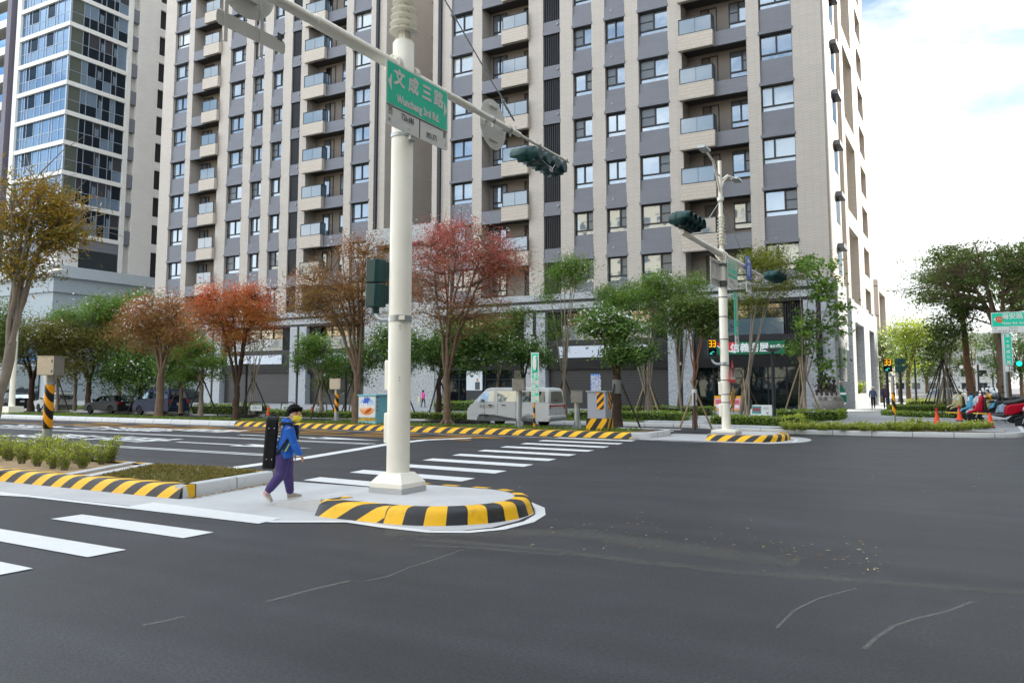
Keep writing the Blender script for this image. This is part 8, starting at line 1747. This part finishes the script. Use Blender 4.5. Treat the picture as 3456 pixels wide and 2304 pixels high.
w3=walker('woman in a pink top and dark jeans by the shop entrance',g,hh,(.3,1,0),mat('top_pink','#e0479c',.7,var=.05),M_JN,None,None,1,'person',None,None,1)
m=MB(); o=Vector(g); m.box(o.x-.42,o.x-.2,o.y-.1,o.y+.05,o.z+.35,o.z+.75); bg_=m.build('carrier_bag',mat('bag_pale','#c9c5a8',.5,var=.05),bevel=.03); tag(bg_,'pale carrier bag held by the woman in the pink top','bag')
g=G(3347,1400,.02); hh=1.62
p=PY(3332,1318,45); walker('man in a white shirt looking down behind the scooters',(p.x,45,.01),PY(3332,1316,45).z,(-.6,-.8,0),mat('shirt_white','#c3c8cc',.7,var=.05),M_JN,None,None,1)
# rider cut by the right edge: seated on the red scooter's neighbour
g=G(3486,1452,.01)
t=thing('person','rider in dark top and blue jeans cut off by the right edge of the view','rider',tuple(g)); o=Vector(g); f=Vector((-1,-.1,0)); r_=Vector((0,1,0))
b=MB(); b.loft([(o+Vector((.45,0,.78)),.1,.15),(o+Vector((.42,0,1.0)),.11,.17),(o+Vector((.36,0,1.28)),.1,.18),(o+Vector((.34,0,1.36)),.06,.07),(o+Vector((.32,0,1.45)),.05,.05)],12,0,f); b.ball(o+Vector((.29,0,1.55)),.1,.08,.12,14)
for s in (-1,1):
    b.loft([(o+Vector((.36,s*.2,1.28)),.05,.05),(o+Vector((.2,s*.26,1.05)),.04,.04),(o+Vector((-.02,s*.28,1.02)),.03,.03)],10,0,f); hand(b,o+Vector((-.02,s*.28,1.02)),(-1,0,-.1),(0,0,-1),1.0,.8); b.loft([(o+Vector((.45,s*.09,.8)),.07,.07),(o+Vector((.05,s*.15,.68)),.06,.06),(o+Vector((.1,s*.16,.1)),.04,.04)],10,0,f)
fuse(b,'body',M_SKIN,t,.014,2)
b=MB(); b.loft([(o+Vector((.45,0,.8)),.13,.18),(o+Vector((.42,0,1.0)),.14,.19),(o+Vector((.36,0,1.3)),.12,.2),(o+Vector((.33,0,1.39)),.07,.09)],14,0,f)
for s in (-1,1): b.loft([(o+Vector((.36,s*.2,1.3)),.07,.07),(o+Vector((.2,s*.26,1.06)),.06,.06),(o+Vector((.02,s*.28,1.03)),.05,.05)],10,0,f)
fuse(b,'jacket',mat('rider_black','#191a1d',.7,var=.08),t,.016,2)
b=MB()
for s in (-1,1): b.loft([(o+Vector((.48,s*.09,.82)),.11,.1),(o+Vector((.05,s*.15,.70)),.085,.08),(o+Vector((.1,s*.16,.14)),.06,.06)],12,0,f)
fuse(b,'trousers',M_JN,t,.016,2)
for s in (-1,1): m=MB(); m.loft([(o+Vector((.16,s*.16,.05)),.045,.045),(o+Vector((.02,s*.16,.05)),.045,.05),(o+Vector((-.12,s*.16,.035)),.025,.04)],10,0,up); fuse(m,'shoe',M_SOLE,t,.012,1)
m=MB(); m.ball(o+Vector((.30,0,1.59)),.13,.12,.13,16); child(m,'helmet',paint('rider_helmet','#2b2d31',.1),t,smooth=True)
sc_=scooter('black scooter ridden at the right edge of the view',(g.x+.35,g.y,.0),R_(180),'#1f2126',None,0,1.0,'scooters on the road')
# ---------------- sculpture on the boulder, flag, planter
a=PY(2735,1350,47.2); b_=PY(2842,1350,47.2); xm=(a.x+b_.x)/2; rx=(b_.x-a.x)/2*1.02; zt=PY(2790,1325,47.2).z
rock=thing('boulder','large round pale granite boulder with engraved characters at the tower corner','boulder',(xm,47.6,.15))
m=MB(); m.ball((0,0,zt*.46),rx,rx*.85,zt*.5,36)
for v in range(len(m.v)):
    x,y,z=m.v[v]; k=1+.04*math.sin(x*2.3+1)+.03*math.sin(z*3+y*2); m.v[v]=(x*k,y*k,min(z,zt*.93))
m.build('stone',mat('boulder_granite','#96938e',.75,var=.25,vscale=7,bump=.4,bscale=20,detail=9),rock,smooth=True)
st_=rock.children[0]; text('恩澤之榮耀',.26,mat('engraving_grey','#5f5c58',.8),st_,face((rx*.32,-rx*.80,zt*.62),(1,.25,0),(0,.35,1)),offset=.004)
text('er glory',.26,_mc['engraving_grey'],st_,face((rx*.52,-rx*.70,zt*.16),(1,.35,0),(0,-.3,1)),offset=.003)
M_BRZ=mat('dark_bronze','#3a342e',.5,.5,var=.2,vscale=8)
sg_=thing('bronze_sculpture','dark bronze group of four seated children on top of the boulder','sculpture',(xm,47.6,zt*.93+.1))
for k,(px_,hh,ry) in enumerate(((2766,1.0,-.2),(2783,1.15,.05),(2798,1.12,.1),(2815,.95,.1))):
    c=PY(px_,1320,47.6); ox=c.x-xm; S=hh*.62; z0=.0; m=MB(); P=lambda x,y,z: Vector((ox+x*S,y*S-.1,z0+z*S))
    m.loft([(P(0,.05,.02),.2*S,.24*S),(P(.02,.06,.35),.17*S,.2*S),(P(.02,.03,.72),.12*S,.16*S),(P(.02,.02,.85),.07*S,.08*S)],12,0,(0,-1,0)); m.ball(P(.02+ry*.2,-.02,1.08),.19*S,.2*S,.22*S,14); m.ball(P(.02+ry*.2,-.21,1.06),.03*S,.04*S,.04*S,8)
    for s in (-1,1):
        m.loft([(P(s*.14,0,.1),.12*S,.12*S),(P(s*.2,-.45,.2),.10*S,.10*S),(P(s*.22+.1,-.55,-.15),.09*S,.09*S),(P(s*.22+.1,-.72,-.2),.07*S,.08*S)],10,0,(0,-1,0)); m.loft([(P(s*.2,0,.72),.07*S,.07*S),(P(s*.34,-.15,.45),.06*S,.06*S),(P(s*.3 if k else s*.55,-.35 if k else -.1,.35 if k else .75),.05*S,.05*S)],10,0,(0,-1,0))
    o=fuse(m,'seated_figure',M_BRZ,None,.03,2); o.parent=sg_
a=PY(2832,1282,49.2); t=thing('banner_flag','green and white feather banner standing beside the boulder','flag',(a.x,49.2,.15)); h=a.z-.15
m=MB(); m.tube([(0,0,0),(0,0,h)],.02,8); m.build('pole',M_GALV,t)
for k,(z0,z1,mm) in enumerate(((.32,.55,M_GRN),(.55,.62,M_WTX),(.62,.86,M_GRN),(.86,.93,M_RED),(.93,1.0,M_WTX),(.25,.32,M_WTX))):
    w0=lambda z: .42*math.sin(min(1,(1.02-z)*2.2))*(1 if z>.3 else .7); m=MB(); m.ext([(0,-.01,z0*h),(w0(z0),-.01,z0*h),(w0(z1),-.01,z1*h),(0,-.01,z1*h)],(0,.015,0)); m.build('cloth_band',mm,t)
a=PY(2879,1382,60); b_=PY(2913,1382,60); t=thing('stone_planter','tiled planter wall beside the tower flank','planter',((a.x+b_.x)/2,60,.15)); zt=PY(2890,1328,60).z-.15
m=MB(); w_=(b_.x-a.x)/2; m.box(-w_-.3,w_-.25,-.2,6,0,zt); m.build('planter_wall',M_TILE,t)
o=shrub('round bright lime bush growing in the tiled planter',((a.x+b_.x)/2-.25,61,.15+zt-.1),.95,.75,LM_LIME,1500,77,None,.16);
